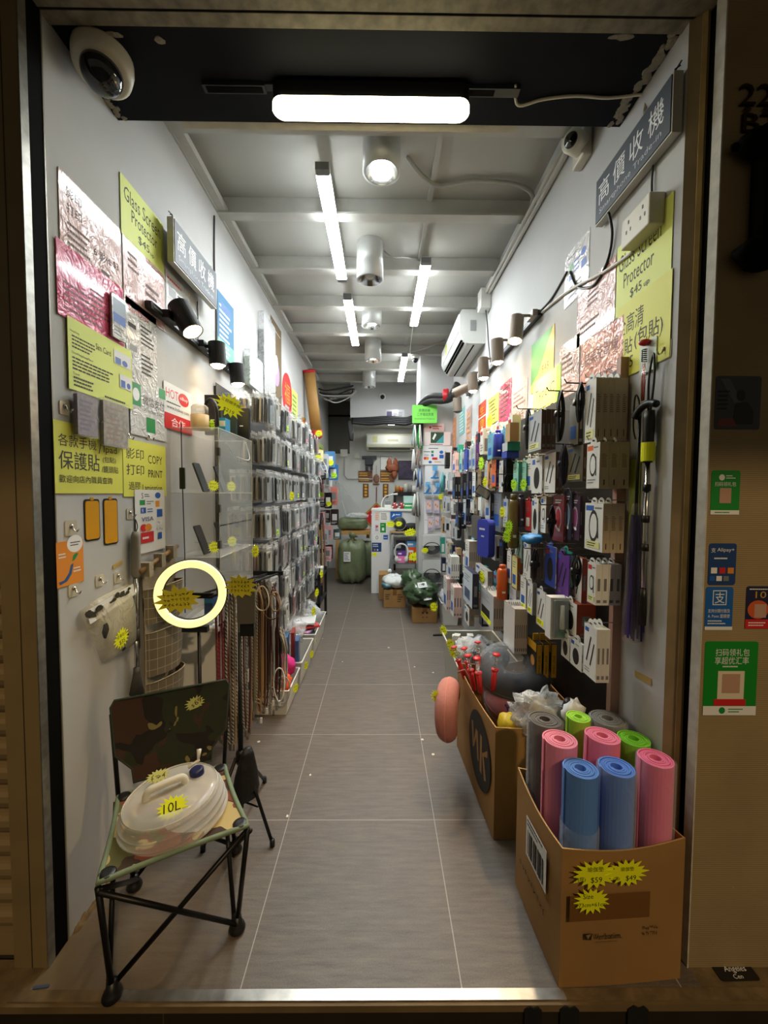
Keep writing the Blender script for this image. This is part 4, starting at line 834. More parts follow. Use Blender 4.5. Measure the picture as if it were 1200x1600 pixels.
mb = MB(); mb.tube(spline([wp(-.075, .0, .100), wp(-.065, .0, .128), wp(-.03, .002, .133), wp(.01, .004, .133), wp(.04, .006, .128), wp(.048, .006, .104)]), .012, M('milky_plastic', (224, 220, 204), .35), 10); part(mb, 'handle', t, smooth=True)
NVY = M('navy_plastic', (28, 36, 84), .4)
mb = MB(); mb.lathe([(.022, .094), (.024, .1), (.024, .122), (.02, .126), (.012, .126)], wp(.085, .03, 0), NVY, axw, 20); part(mb, 'cap', t, smooth=True)
mb = MB(); mb.tube([wp(.06, .055, .124), wp(.10, .065, .132)], .005, MATS['milky_plastic'], 8); mb.tube([wp(.095, .064, .13), wp(.104, .075, .165)], [.004, .009], MATS['milky_plastic'], 8); part(mb, 'spigot', t, smooth=True)
fr = (wp(.0, -.095, .108), V(.97, .25, .03).normalized(), V(-.22, .72, .62).normalized(), None); fr = (fr[0], fr[1], fr[2], fr[1].cross(fr[2]).normalized())
part(star(fr, .05, .036, [('10L', 0, -.25, .55)], 5, tilt=.12), 'price_tag', t)
fr2 = (wp(-.035, .075, .122), fr[1], fr[2], fr[3]); part(star(fr2, .042, .024, None, 7, M('faded_card', (206, 206, 120)), rows=1, tilt=.15), 'price_tag', t)
# tripod with folded pouch and phone clip
def tripod(label, cx, cy, ztop, legs, extra=None):
    t = thing('tripod_stand', label, 'tripod', (cx, cy, 0))
    part(MB().tube([(cx, cy, .12), (cx, cy, ztop * .55), (cx, cy, ztop * .56), (cx, cy, ztop)], [.012, .012, .008, .008], STEELB, 10), 'pole', t, smooth=True)
    mb = MB(); mb.lathe([(.018, -.02), (.02, 0), (.02, .03), (.014, .04)], (cx, cy, .34), BLKP, n=14); part(mb, 'collar', t, smooth=True)
    for lx, ly in legs:
        d = V(lx - cx, ly - cy, 0); 
        part(MB().tube([V(cx, cy, .35) + d.normalized() * .02, V(lx, ly, .012)], .0075, STEELB, 8), 'leg', t, smooth=True)
        mb = MB(); mb.lathe([(.011, 0), (.011, .02), (.009, .03)], (lx, ly, .0005), BLKP, n=10); part(mb, 'foot', t, smooth=True)
        part(MB().tube([V(cx, cy, .15), V(cx, cy, .18) + d * .55 + V(0, 0, -.03)], .004, STEELB, 6), 'brace', t)
    return t
t = tripod('black tripod stand beside the camouflage chair, folded black pouch on its pole', -.605, 1.75, .90, ((-.452, 1.685), (-.594, 2.07), (-.735, 1.66)))
mb = MB(); PCH = M('black_nylon', (24, 24, 25), .55, bump=(30, .6)); mb.lathe([(.018, .23), (.03, .20), (.05, .12), (.062, .05), (.058, .01), (.03, 0)], (-.578, 1.725, .175), PCH, (.05, 0, 1), 16, 1, .6); part(mb, 'pouch', t, smooth=True)
mb = MB(); mb.rbox((-.037, 0, 0), (.037, .15, .008), .01, M('mirror_clip', (205, 200, 186), .12, .9), (V(-.567, 1.728, .945), V(1, .1, 0), UP, V(.1, -1, 0))); part(mb, 'phone_clip', t)
part(MB().box((-.60, 1.74, .885), (-.54, 1.76, .955), BLKP), 'bracket', t)
part(star((at(376, 916, 'Y', 1.71), V(1, .06, 0), UP, V(.06, -1, 0)), .072, .054, None, 12, M('dull_yellow_card', (208, 196, 40), .6), n=12, rows=3), 'price_tag', t)  # card yellow dulled in the colour, for the unlit side it shows
t = tripod('black ring light stand behind the camouflage chair against the left wall', -.80, 1.80, .915, ((-.69, 1.74), (-.86, 1.70), (-.79, 1.92)))
nrm = V(.22, -1, .06).normalized(); c = V(-.812, 1.755, 1.065); rx = V(0, 0, 1).cross(nrm).normalized() * -1; 
mb = MB(); mb.lathe([(.112, .002), (.112, .012), (.118, .016), (.138, .016), (.144, .012), (.144, .002)], c, emis('ring_glow', (1.0, .85, .30), .72), nrm, 64, 1, 1, caps=False); part(mb, 'ring_lamp', t, 'glowing pale yellow lamp ring', smooth=True)
mb = MB(); mb.lathe([(.110, .003), (.108, -.008), (.112, -.014), (.144, -.014), (.148, -.008), (.146, .003), (.110, .003)], c, BLKP, nrm, 64, caps=False); part(mb, 'ring_housing', t, smooth=True)
part(MB().box((-.86, 1.765, .893), (-.75, 1.79, .918), BLKP), 'bracket', t)
part(star((at(277, 937, 'Y', 1.715), V(1, .1, 0), V(0, 0, 1), V(.1, -1, 0)), .098, .062, None, 9, M('dull_yellow_card'), n=12, rows=3, tilt=.08), 'price_tag', t)
# telescopic pole
t = thing('telescopic_pole', 'silver telescopic pole with grey foam grip hanging on the left wall', 'pole', (XL + .02, 1.70, .66))
p0, p1 = V(XL + .022, 1.71, 1.335), V(XL + .026, 1.688, .66)
def pl(f): return p0 * (1 - f) + p1 * f
part(MB().tube([pl(0), pl(.03), pl(.26), pl(.28)], [.012, .018, .018, .013], M('grey_foam', (146, 142, 132), .9), 12), 'grip', t, smooth=True)
part(MB().tube([pl(.27), pl(.62)], .0105, CHROME, 12), 'tube', t, smooth=True); part(MB().tube([pl(.6), pl(.93)], .0075, CHROME, 12), 'tube', t, smooth=True)
part(MB().tube([pl(.60), pl(.67)], .0125, M('dark_grey_joint', (70, 68, 64), .6), 12), 'joint', t, smooth=True); part(MB().tube([pl(.84), pl(.87), pl(.90), pl(1)], [.012, .013, .016, .028], MATS['dark_grey_joint'], 10), 'brush_end', t, smooth=True)
part(MB().tube(spline([pl(.01), pl(-.03) + V(.004, -.006, 0), pl(-.075), pl(-.03) + V(.004, .008, 0), pl(.01)]), .002, BLKP, 5), 'cord_loop', t)
# fabric organiser on a dowel
LIN = M('beige_linen', (170, 158, 136), .9, noise=(40, .2), bump=(90, .3))
def gridcloth():
    m = M('grey_grid_cloth', (122, 114, 98), .9); nt = m.node_tree; b = nt.nodes['Principled BSDF']; tc = nt.nodes.new('ShaderNodeTexCoord'); br = nt.nodes.new('ShaderNodeTexBrick')
    br.offset = 0; br.inputs['Scale'].default_value = 1; br.inputs['Brick Width'].default_value = .045; br.inputs['Row Height'].default_value = .045; br.inputs['Mortar Size'].default_value = .0011; br.inputs['Mortar Smooth'].default_value = 0
    br.inputs['Color1'].default_value = (*lin((122, 114, 98)), 1); br.inputs['Color2'].default_value = (*lin((116, 108, 92)), 1); br.inputs['Mortar'].default_value = (*lin((180, 174, 158)), 1)
    sp = nt.nodes.new('ShaderNodeSeparateXYZ'); cb = nt.nodes.new('ShaderNodeCombineXYZ'); L = nt.links.new
    ad = nt.nodes.new('ShaderNodeMath'); L(tc.outputs['Object'], sp.inputs[0]); L(sp.outputs[0], ad.inputs[0]); L(sp.outputs[1], ad.inputs[1]); L(ad.outputs[0], cb.inputs[0]); L(sp.outputs[2], cb.inputs[1]); L(cb.outputs[0], br.inputs['Vector']); L(br.outputs['Color'], b.inputs['Base Color']); return m
GRC = gridcloth()
t = thing('hanging_organizer', 'beige fabric hanging organizer with grey grid pockets on a wooden dowel', 'organizer', (XL + .03, 1.9, .55))
part(MB().tube([(XL + .045, 1.70, 1.17), (XL + .04, 2.02, 1.235)], .010, M('bamboo', (160, 124, 80), .6, noise=(30, .3)), 10), 'dowel', t, smooth=True)
mb = MB(); mb.grid(lambda a, b: V(XL + .028 + .01 * math.sin(5 * a + 3 * b), 1.735 + .27 * a, .5 + .665 * b + .06 * a), 12, 20, LIN); mb.grid(lambda a, b: V(XL + .022 + .01 * math.sin(5 * b + 3 * a), 1.735 + .27 * b, .5 + .665 * a + .06 * b), 12, 20, LIN); part(mb, 'back_cloth', t, smooth=True)
for f in (.0, .42, .85):
    part(MB().box((XL + .025, 1.735 + .24 * f, 1.14 + .055 * f), (XL + .062, 1.768 + .24 * f, 1.20 + .055 * f), LIN), 'loop', t)
for k, (z0, h) in enumerate(((.93, .15), (.70, .19), (.48, .19))):
    part(MB().grid(lambda a, b: V(XL + .032 + (.075 + .02 * b) * math.sin(PI * a) ** .7, 1.74 + .26 * a, z0 + h * b + .02 * math.sin(PI * a) * b), 16, 6, GRC), 'pocket', t, smooth=True)
    part(MB().tube([V(XL + .032 + .095 * math.sin(PI * a / 16) ** .7, 1.74 + .26 * a / 16, z0 + h + .02 * math.sin(PI * a / 16)) for a in range(17)], .003, LIN, 5), 'pocket_hem', t, smooth=True)
tag(star((V(XL + .004, 1.742, 1.27), V(0, 1, 0), UP, V(1, 0, 0)), .03, .034, None, 14, rows=2).build('price_card'), 'small yellow star price card on wall above the wooden dowel', 'price card')
# cow print bag
t = thing('plastic_bag', 'clear plastic bag with black cow patches and a $35 star tag on left wall', 'bag', (XL + .02, 1.55, .95))
fr = (V(XL + .004, 0, 0), V(0, 1, 0), UP, V(1, 0, 0)); pts = [at(x, y, 'X', XL) for x, y in ((123, 955), (152, 935), (198, 912), (206, 940), (210, 1004), (184, 1022), (158, 1036), (141, 995))]
mb = MB(); pp = [(p.y, p.z) for p in pts]; cy = sum(p[0] for p in pp) / 8; cz = sum(p[1] for p in pp) / 8
MILK = film('milky_bag', (222, 214, 186), .12, .3, .8, (20, .9))
for f, x in ((1, .0), (.93, .022), (.6, .038)):
    pass
vs = []; N8 = 8
for f, x in ((1, .002), (.97, .014), (.8, .03), (.45, .04)): vs += [V(XL + x, cy + (p[0] - cy) * f, cz + (p[1] - cz) * f) for p in pp]
mbs = MB(); a_, b_ = pts[0], pts[2]
mbs.add([V(XL + .026, a_.y, a_.z), V(XL + .026, b_.y, b_.z), V(XL + .030, b_.y + .008, b_.z - .045), V(XL + .030, a_.y + .012, a_.z - .05)], [(3, 2, 1, 0)], PW); part(mbs, 'white_band', t)
fs = [(r * 8 + i, r * 8 + (i + 1) % 8, r * 8 + 8 + (i + 1) % 8, r * 8 + 8 + i) for r in range(3) for i in range(8)] + [tuple(range(24, 32))]
mb.add([v for v in vs], [tuple(reversed(f)) for f in fs], MILK); part(mb, 'film', t, smooth=True)
R = random.Random(3); mb = MB()
for i in range(14):
    a = R.random(); p = pts[0] * (1 - a) + pts[2] * a; r = R.uniform(.006, .013)
    mb.blob(V(XL + .030, p.y, p.z - R.uniform(.005, .03)), (.001, r * 1.4, r), BLKP, .5, 2, 10, i)
for y, z, a, b in ((.22, .52, .018, .026), (.62, .3, .012, .008), (.98, .62, .006, .03), (.55, .12, .012, .006)):
    lo = min(p[0] for p in pp); hi = max(p[0] for p in pp); l2 = min(p[1] for p in pp); h2 = max(p[1] for p in pp)
    mb.blob(V(XL + .044, lo + (hi - lo) * y, l2 + (h2 - l2) * z), (.0012, a, b), BLKP, .4, 2, 12, int(y * 90))
part(mb, 'cow_print', t); part(star((at(190, 997, 'X', XL + .045), V(0, 1, 0), UP, V(1, 0, 0)), .048, .04, [('$35', .0, -.5, .4), ('浸海毛巾', 0, .1, .3)], 4, tilt=.1), 'price_tag', t)
# two small packs and a blue card
for k, (x0, y0, x1, y1, lb) in enumerate(((115, 614, 147, 678, 'small mauve printed pack hanging on the left wall, nearer the street of two'), (156, 624, 195, 694, 'small beige printed pack hanging on the left wall, farther and lower of two'))):
    fr, w, h = quad('L', (x0, y0, y1, x1), XL + .012); t = thing('hanging_pack', lb, 'pack', fr[0], 'small hanging packs')
    mb = MB(); mb.rbox((0, 0, 0), (w, h, .014), .006, (M('mauve_print_pack', (156, 136, 150), .5, noise=(60, .6)), M('beige_print_pack', (178, 164, 148), .5, noise=(50, .6)))[k], fr); draw(mb, fr, w, h, [('l', .1, .1, .8, .8, 7, (M('pack_purple', (92, 76, 120)), M('pack_brown', (150, 112, 96)))[k])], .014); part(mb, 'sleeve', t)
    mb = MB(); mb.box((-.004, -.005, -.001), (w + .004, h + .006, .016), film('clear_sleeve', (240, 240, 240), .1, .06, .5), fr); part(mb, 'clear_cover', t)
fr, w, h = quad('L', (172, 456, 524, 197), XL + .012)
mb = MB(); mb.rbox((0, 0, 0), (w, h, .008), .008, lam('laminated_card', (196, 200, 200)), fr); draw(mb, fr, w, h, [('r', .05, .5, .9, .42, M('card_grey', (110, 126, 140), .4)), ('r', .08, .36, .84, .22, BLU), ('l', .1, .06, .8, .24, 3, DGREY)], .008)
tag(mb.build('hanging_card'), 'small glossy blue and white hanging card over the hot pink notice', 'card')
# ---- acrylic display cabinet
ACR = film('acrylic_sheet', (236, 238, 234), .04, .02, .34); ACE = M('acrylic_edge', (222, 220, 206), .15)
cx0, cx1, cy0, cy1 = XL + .002, -.80, 2.046, 2.563; zs = [.842, 1.175, 1.497, 1.817]
t = thing('display_cabinet', 'clear acrylic wall cabinet with phones and yellow price stars inside', 'display cabinet', ((cx0 + cx1) / 2, 2.3, .84))
part(MB().box((cx0, cy0, zs[0]), (cx1, cy0 + .004, zs[3]), ACR), 'side_panel', t); part(MB().box((cx0, cy1 - .004, zs[0]), (cx1, cy1, zs[3]), ACR), 'side_panel', t)
part(MB().box((cx1 - .004, cy0 + .006, zs[0] + .004), (cx1, cy1 - .006, 1.33), ACR), 'door', t); part(MB().box((cx1 - .004, cy0 + .006, 1.336), (cx1, cy1 - .006, zs[3] - .004), ACR), 'door', t)
for z in zs: part(MB().box((cx0, cy0 + .004, z - .004), (cx1 - .004, cy1 - .004, z), ACR), 'shelf', t)
for y in (cy0, cy1):
    part(MB().tube([(cx1, y, zs[0]), (cx1, y, zs[3])], .0018, ACE, 6), 'edge_strip', t); part(MB().tube([(cx0, y, zs[3]), (cx1, y, zs[3])], .0018, ACE, 6), 'edge_strip', t)
part(MB().tube([(cx1, cy0, zs[3]), (cx1, cy1, zs[3])], .0022, ACE, 6), 'edge_strip', t)
for z in zs[1:3]: part(MB().tube([(cx0, cy0, z), (cx1, cy0, z), (cx1, cy1, z)], .0015, ACE, 6), 'edge_strip', t)
for z in (1.70, 1.42, 1.24, .92): part(MB().box((cx1 - .012, cy0 - .002, z - .02), (cx1 + .003, cy0 + .018, z + .02), M('smoky_hinge', (70, 70, 64), .3)), 'hinge', t)
part(MB().tube(spline([(cx1 + .004, 2.44, zs[3] - .02), (cx1 + .03, 2.43, 1.70), (cx1 + .035, 2.3, 1.685), (cx1 + .03, 2.16, 1.70), (cx1 + .004, 2.13, 1.76)]), .0025, PW, 5), 'door_cord', t)
SCR = M('phone_screen', (70, 80, 92), .08); PHB = M('phone_body', (30, 32, 36), .3)
k = 0
for z, lab in ((zs[2], 'middle'), (zs[1], 'lower')):
    for y, lb2 in ((2.10, 'near side'), (2.36, 'far side')):
        t = thing('smartphone', 'dark smartphone leaning on the %s cabinet shelf, %s, with star tag' % (lab, lb2), 'phone', (-.93, y, z), 'phones in the acrylic cabinet')
        b0 = V(-.905, y, z + .003); upv = V(-.055, .0, .15).normalized(); fr = (b0, V(0, 1, 0), upv, V(0, 1, 0).cross(upv))
        part(MB().rbox((0, 0, 0), (.075, .158, .008), .01, PHB, fr, 4), 'body', t); part(MB().rbox((.003, .003, .008), (.072, .155, .0086), .008, SCR if k < 2 else PHB, fr, 4), 'screen', t)
        part(star((b0 + V(.03, .06, .035), V(.35, .94, 0), V(-.1, .04, .99), V(.94, -.33, .1)), .044, .034, None, 20 + k, rows=2), 'price_tag', t); k += 1
tag(MB().tube([(-.975, 2.03, 1.84), (-.972, 2.026, 1.6), (-.966, 2.028, 1.2), (-.97, 2.03, .9)], .0025, BLKP, 5).rbox((-.012, 0, 0), (.012, .105, .012), .004, BLKP, (V(-.972, 2.034, 1.515), V(1, 0, 0), UP, V(0, -1, 0))).build('switch_cord'), 'black cord with inline switch hanging in front of the acrylic cabinet', 'cord')
# on top of the cabinet
t = thing('table_lantern', 'beige lantern with clear lid and dark carrying handle on the acrylic cabinet', 'lantern', (-.925, 2.125, zs[3]))
o = V(-.925, 2.125, zs[3] + .0005); mb = MB(); mb.lathe([(.042, 0), (.044, .01), (.044, .075)], o, M('lantern_beige', (196, 170, 120), .5), n=24); part(mb, 'base', t, smooth=True)
mb = MB(); mb.lathe([(.041, .075), (.041, .115), (.032, .125), (0, .127)], o, film('lantern_lid', (230, 226, 210), .1, .3, .8), n=24); part(mb, 'lid', t, smooth=True)
part(MB().tube(spline([o + V(.02, .02, .115), o + V(.03, .02, .15), o + V(.06, .01, .155), o + V(.085, .0, .11), o + V(.09, 0, .02)]), .009, BLKP, 8), 'handle', t, smooth=True)
tag(MB().box((-.86, 2.19, zs[3] + .0005), (-.82, 2.26, zs[3] + .075), M('cyan_card', (40, 150, 200), .4)).box((-.8598, 2.1895, zs[3] + .03), (-.8202, 2.19, zs[3] + .06), PW).build('small_box'), 'small cyan carton beside the beige lantern on the cabinet', 'box')
for k, (px, py, Y) in enumerate(((318, 665, 2.15), (331, 664, 2.15))):
    tag(star((at(px, py, 'Y', Y), V(1, 0, 0), UP, V(0, -1, 0)), .018, .032, None, 30 + k, TAGG, rows=2).build('price_card'), ('green-yellow star price card left of the cyan carton', 'green-yellow star price card right of the cyan carton')[k], 'price card')
for k, (y, x, c, lb) in enumerate(((2.30, -.93, (40, 38, 34), 'black phone box standing rearmost behind the $219 star'), (2.42, -.89, (30, 48, 48), 'dark green-black phone box under the $219 star'), (2.50, -.84, (20, 20, 20), 'black phone box at the far corner of the cabinet top'))):
    t = thing('phone_box', lb, 'box', (x, y, zs[3]), 'phone boxes on the cabinet')
    part(MB().box((x - .045, y, zs[3] + .0005), (x + .045, y + .03, zs[3] + (.22, .17, .19)[k]), M('phone_box_%d' % k, c, .45)), 'carton', t, bevel=.002)
    part(MB().box((x - .01, y - .0006, zs[3] + .08), (x + .01, y - .0001, zs[3] + .085), WT), 'mark', t)
tag(star((at(359, 634, 'Y', 2.28), V(1, .3, 0).normalized(), V(-.2, 0, 1).normalized(), V(.3, -1, 0).normalized()), .078, .068, [('$219', .05, -.55, .3), ('三鏡頭手機', .0, .15, .24)], 33, n=14, tilt=-.5).build('price_card'), 'large yellow $219 star price card above the acrylic cabinet', 'price card')
# ---- rack of bagged phone cases
RY0, RY1 = 2.62, 4.85
ROWS = [2.12, 1.87, 1.625, 1.385, 1.14, .90, .66]
t = thing('slatwall_panel', 'dark slatwall panel behind the phone cases on the left wall', 'display panel', (XL, 3.7, .3))
mb = MB().box((XL + .001, RY0 - .03, .30), (XL + .012, RY1 + .1, 2.16), M('dark_slatwall', (30, 30, 31), .6))
for i in range(15): mb.box((XL + .012, RY0 - .03, .35 + .125 * i), (XL + .015, RY1 + .1, .43 + .125 * i), MATS['dark_slatwall'])
part(mb, 'board', t); HK = CHROME; rackL = t
BAG = film('clear_bag', (240, 242, 242), .08, .04, .5, (22, .6))
case_cols = [('tan', (176, 152, 112)), ('charcoal', (42, 42, 44)), ('grey', (132, 132, 130)), ('black', (20, 20, 22)), ('clear', (206, 210, 208)), ('dark brown', (70, 50, 38)), ('white', (226, 224, 218)), ('slate blue', (70, 96, 124)), ('beige', (208, 196, 168)), ('dusty pink', (206, 150, 150)), ('olive', (92, 92, 70))]
PROTO = {}
def case_proto(cname, rgb, tagc):
    key = (cname, tagc)
    if key in PROTO: return PROTO[key]
    t = thing('phone_case', 'x', 'phone case', (0, 0, 0))
    fr = (V(0, 0, 0), V(0, 1, 0), UP, V(1, 0, 0)); cm = M('case_' + cname.replace(' ', '_'), rgb, .35)
    mb = MB(); mb.rbox((-.038, -.175, -.005), (.038, -.02, .005), .012, cm, fr, 3); mb.rbox((-.034, -.171, .005), (.034, -.024, .0055), .010, M('case_inner_' + cname.replace(' ', '_'), tuple(int(x * .75) for x in rgb), .25), fr, 3)
    mb.rbox((-.030, -.06, .0055), (-.006, -.03, .0085), .006, BLKP, fr, 2); part(mb, 'case', t)
    mb = MB(); mb.box((-.046, -.19, -.007), (.046, .0, .007), BAG, fr); part(mb, 'bag', t)
    mb = MB(); mb.box((-.046, .0, -.001), (.046, .022, .001), film('bag_header', (240, 240, 240), .2, .35, .8), fr); part(mb, 'header', t)
    if tagc:
        mb = MB(); mb.box((-.02, -.165, .0075), (.016, -.13, .0082), {'y': TAGG, 'p': M('pink_label', (240, 130, 170), .5), 'w': PW}[tagc], fr); mb.box((-.016, -.15, .0082), (.01, -.145, .0084), INK, fr); part(mb, 'price_label', t)
    PROTO[key] = [t, False]; return PROTO[key]
RR = random.Random(17); NC = 0; hookn = 0
rowname = ['top', 'second', 'third', 'fourth', 'fifth', 'sixth', 'bottom']
YH = [2.66 + .128 * i for i in range(17)]
for r, z in enumerate(ROWS):
    for h, y in enumerate(YH):
        outer = -.70 + RR.uniform(-.03, .02) - (.015 * (h % 3)); 
        if r >= 5 and h < 1: continue
        if hookn < 96:
            part(MB().tube([(XL + .012, y, z + .012), (outer + .03, y, z + .012), (outer + .035, y, z + .024)], .002, HK, 5), 'hook', rackL); hookn += 1
        nn = 9 if h == 0 else (2 if h > 1 else 3)
        for k in range(nn):
            x = outer - k * RR.uniform(.026, .031) - (.0 if h else 0)
            if x < XL + .03: break
            cn, rgb = case_cols[RR.choice([0, 0, 1, 1, 2, 2, 3, 3, 4, 5, 6, 7, 8, 8, 9, 10])] if h < 2 else case_cols[RR.choice([1, 1, 2, 2, 3, 3, 3, 4, 6, 6, 7, 9, 10, 2])]
            tg = RR.choice([None, None, None, 'y', 'w', None]) if h < 6 else RR.choice([None, None, 'y', 'p', 'w', None])
            pr_ = case_proto(cn, rgb, tg if k == 0 else None)
            lb = '%s bagged phone case, %s left-rack row, %s hook from doorway, %s from aisle' % (cn, rowname[r], ORD[h], ('outermost' if k == 0 else ORD[k]))
            loc = (x, y, z + RR.uniform(-.006, .004))
            if not pr_[1]: o = pr_[0]; o.location = loc; o['label'] = lb; o['group'] = 'bagged phone cases on the left rack'; pr_[1] = True
            else: o = dup(pr_[0], loc, lb, 'bagged phone cases on the left rack')
            o.rotation_euler = (RR.uniform(-.05, .05), RR.uniform(-.04, .04), RR.uniform(-.12, .12)); NC += 1
print('CASES', NC)
for key, (o, used) in PROTO.items():
    if not used: print('unused', key)
# price stars on the rack
for k, (px, py, X, lb) in enumerate(((399, 861, -.69, 'yellow star price card at the fourth row front of the left rack'), (456, 775, -.68, 'small yellow star price card among the third row phone cases'))):
    p = at(px, py, 'X', X); tag(star((p, V(.5, .85, 0), UP, V(.85, -.5, 0)), .03, .04, None, 40 + k, rows=2).tube([p + V(-.004, .004, .03), V(XL + .013, p.y + .01, p.z + .045)], .002, CHROME, 5).build('price_card'), lb, 'price card')
# ---- lanyards on a rail and cable bundles
t = thing('hanging_rail', 'black metal rail under the acrylic cabinet carrying the lanyards', 'rail', (XL, 2.2, .99))
part(MB().box((XL + .002, 2.02, .975), (-.83, 2.04, 1.0), STEELB), 'arm', t); part(MB().box((XL + .002, 2.60, .975), (-.62, 2.62, 1.0), STEELB), 'arm', t)
part(MB().tube([(-.84, 2.0, .985), (-.64, 2.64, .985)], .007, STEELB, 8), 'bar', t, smooth=True); part(MB().tube([(-.92, 2.03, .985), (-.72, 2.6, .985)], .006, STEELB, 8), 'bar', t, smooth=True)
lan = [('red and black', ((150, 40, 48), (30, 24, 26), (196, 90, 90), (24, 20, 20))), ('grey and white', ((196, 192, 180), (60, 56, 50), (150, 146, 136), (40, 38, 34))), ('brown and cream', ((110, 84, 56), (206, 194, 166), (60, 46, 34), (160, 130, 90))), ('black and white', ((24, 24, 24), (206, 204, 196), (40, 40, 40), (170, 168, 160))), ('green camouflage', ((92, 96, 66), (40, 42, 30), (186, 178, 140), (30, 30, 24))), ('maroon', ((88, 30, 36), (50, 20, 24), (140, 80, 76), (30, 18, 18)))]
spots = [(0, 343, 2.04, .955, .28), (0, 349, 2.1, .95, .22), (5, 354, 2.15, .96, .25), (1, 359, 2.08, 1.0, .2), (2, 364, 2.14, .99, .16), (4, 369, 2.2, .98, .2), (1, 372, 2.26, .98, .24), (3, 383, 2.3, .97, .14), (5, 386, 2.34, .95, .1), (2, 389, 2.36, .96, .12), (4, 394, 2.42, .97, .18), (3, 398, 2.5, .98, .2)]
for k, (ci, px, Y, zt, zb) in enumerate(spots):
    nm, cols = lan[ci]; x = at(px, 1050, 'Y', Y).x; m = stripes('cord_' + nm.replace(' ', '_'), cols, 30)
    t = thing('phone_lanyard', '%s braided lanyard, %s from the left among those by the tripod pole' % (nm, ORD[k]), 'lanyard', (x, Y, zb), 'braided lanyards'); RR2 = random.Random(k)
    for s_ in (-1, 1):
        dx = .010 * s_; part(MB().tube(spline([(x, Y, zt), (x + dx * .9, Y + .01 * s_, zt - .06), (x + dx + RR2.uniform(-.008, .008), Y + .012 * s_, (zt + zb) / 2), (x + dx * .8, Y + .008 * s_, zb + .05), (x, Y, zb)]), .0062, m, 6), 'strand', t, smooth=True)
    part(MB().box((x - .008, Y - .006, zb - .035), (x + .008, Y + .006, zb + .002), M('clasp_metal', (150, 146, 136), .3, .8)), 'clasp', t)
cabs = [('tan', (176, 140, 96)), ('brown', (110, 78, 52)), ('dark brown', (66, 48, 36)), ('grey', (134, 130, 124)), ('white', (214, 212, 206)), ('maroon', (86, 40, 40)), ('charcoal', (48, 48, 50)), ('cream', (206, 190, 160)), ('silver grey', (160, 160, 160))]
pos = [(404, 2.52, .94, .10), (409, 2.56, .93, .08), (413, 2.58, .95, .14), (418, 2.6, .93, .12), (423, 2.62, .94, .10), (428, 2.62, .92, .16), (433, 2.64, .66, .12), (438, 2.66, .62, .14), (443, 2.68, .6, .16)]
for k, (px, Y, zt, zb) in enumerate(pos):
    nm, rgb = cabs[k]; x = at(px, 1000, 'Y', Y).x; R3 = random.Random(k + 60); m = M('cable_' + nm.replace(' ', '_'), rgb, .5)
    t = thing('charging_cable', '%s coiled charging cable, %s from the left in the bundle before the phone cases' % (nm, ORD[k]), 'cable', (x, Y, zb), 'hanging charging cables')
    pth = []
    for j in range(3):
        w = .012 + .006 * j + R3.uniform(0, .008); z1 = zt - .02 * j; z2 = zb + .05 * j + R3.uniform(0, .05)
        pth += [V(x, Y - .004 * j, z1), V(x + w, Y + .01 - .005 * j, z1 - .1), V(x + w * .8, Y + .012, (z1 + z2) / 2), V(x + w * .9, Y - .004 * j, z2 + .03), V(x, Y - .006 * j, z2), V(x - w, Y - .01, z2 + .05), V(x - w * .8, Y - .012, (z1 + z2) / 2), V(x - w, Y - .004, z1 - .1)]
    part(MB().tube(spline(pth, 4), .0042, m, 6), 'cord', t, smooth=True); part(MB().box((x - .006, Y - .03, zb - .03), (x + .006, Y - .022, zb + .005), PW if k % 2 else DGREY), 'plug', t)
for k, (px, py, rx, rz, Y) in enumerate(((409, 935, .042, .075, 2.46), (430, 940, .03, .06, 2.52), (424, 948, .05, .08, 2.55))):
    c = at(px, py, 'Y', Y); m = M('cable_cream', (206, 190, 160), .5)
    tag(MB().tube([c + V(rx * math.sin(2 * PI * i / 24) * (1 - .35 * math.cos(2 * PI * i / 24)), .01 * math.sin(4 * PI * i / 24), rz * math.cos(2 * PI * i / 24)) for i in range(24)], .0042, (m, M('cable_tan', (176, 140, 96)), M('cable_brown', (110, 78, 52)))[k], 6, True).build('cable_loop', smooth=True), ('cream cable loop hanging foremost at the top of the cable bundle', 'tan cable loop right of the cream one in the cable bundle', 'brown cable loop behind the cream one in the cable bundle')[k], 'cable loop')
for k, (px, py, rx, rz, Y) in enumerate(((436, 1070, .035, .11, 2.6), (441, 1078, .05, .09, 2.64))):
    c = at(px, py, 'Y', Y); tag(MB().tube([c + V(rx * math.sin(2 * PI * i / 24), .01 * math.sin(4 * PI * i / 24), rz * math.cos(2 * PI * i / 24)) for i in range(24)], .0042, PW if k == 0 else M('cable_silver_grey', (160, 160, 160)), 6, True).build('cable_loop', smooth=True), ('white cable loop hanging over the front of the first left floor bin', 'silver grey cable loop beside the white one over the first floor bin')[k], 'cable loop')
# white cupboard and clutter seen under the ring light
tag(MB().box((XL + .003, 2.06, .42), (-.83, 2.5, .80), PW).box((XL + .003, 2.055, .79), (-.82, 2.52, .815), PW).build('storage_box', bevel=.004), 'plain white storage box under the acrylic cabinet', 'box')
tag(MB().box((-.905, 2.10, .844), (-.862, 2.17, .955), M('blue_carton', (36, 78, 140), .4)).box((-.9048, 2.0995, .93), (-.8622, 2.10, .954), M('cyan_card')).build('small_carton'), 'small blue carton on the cabinet floor seen through the ring light', 'box')
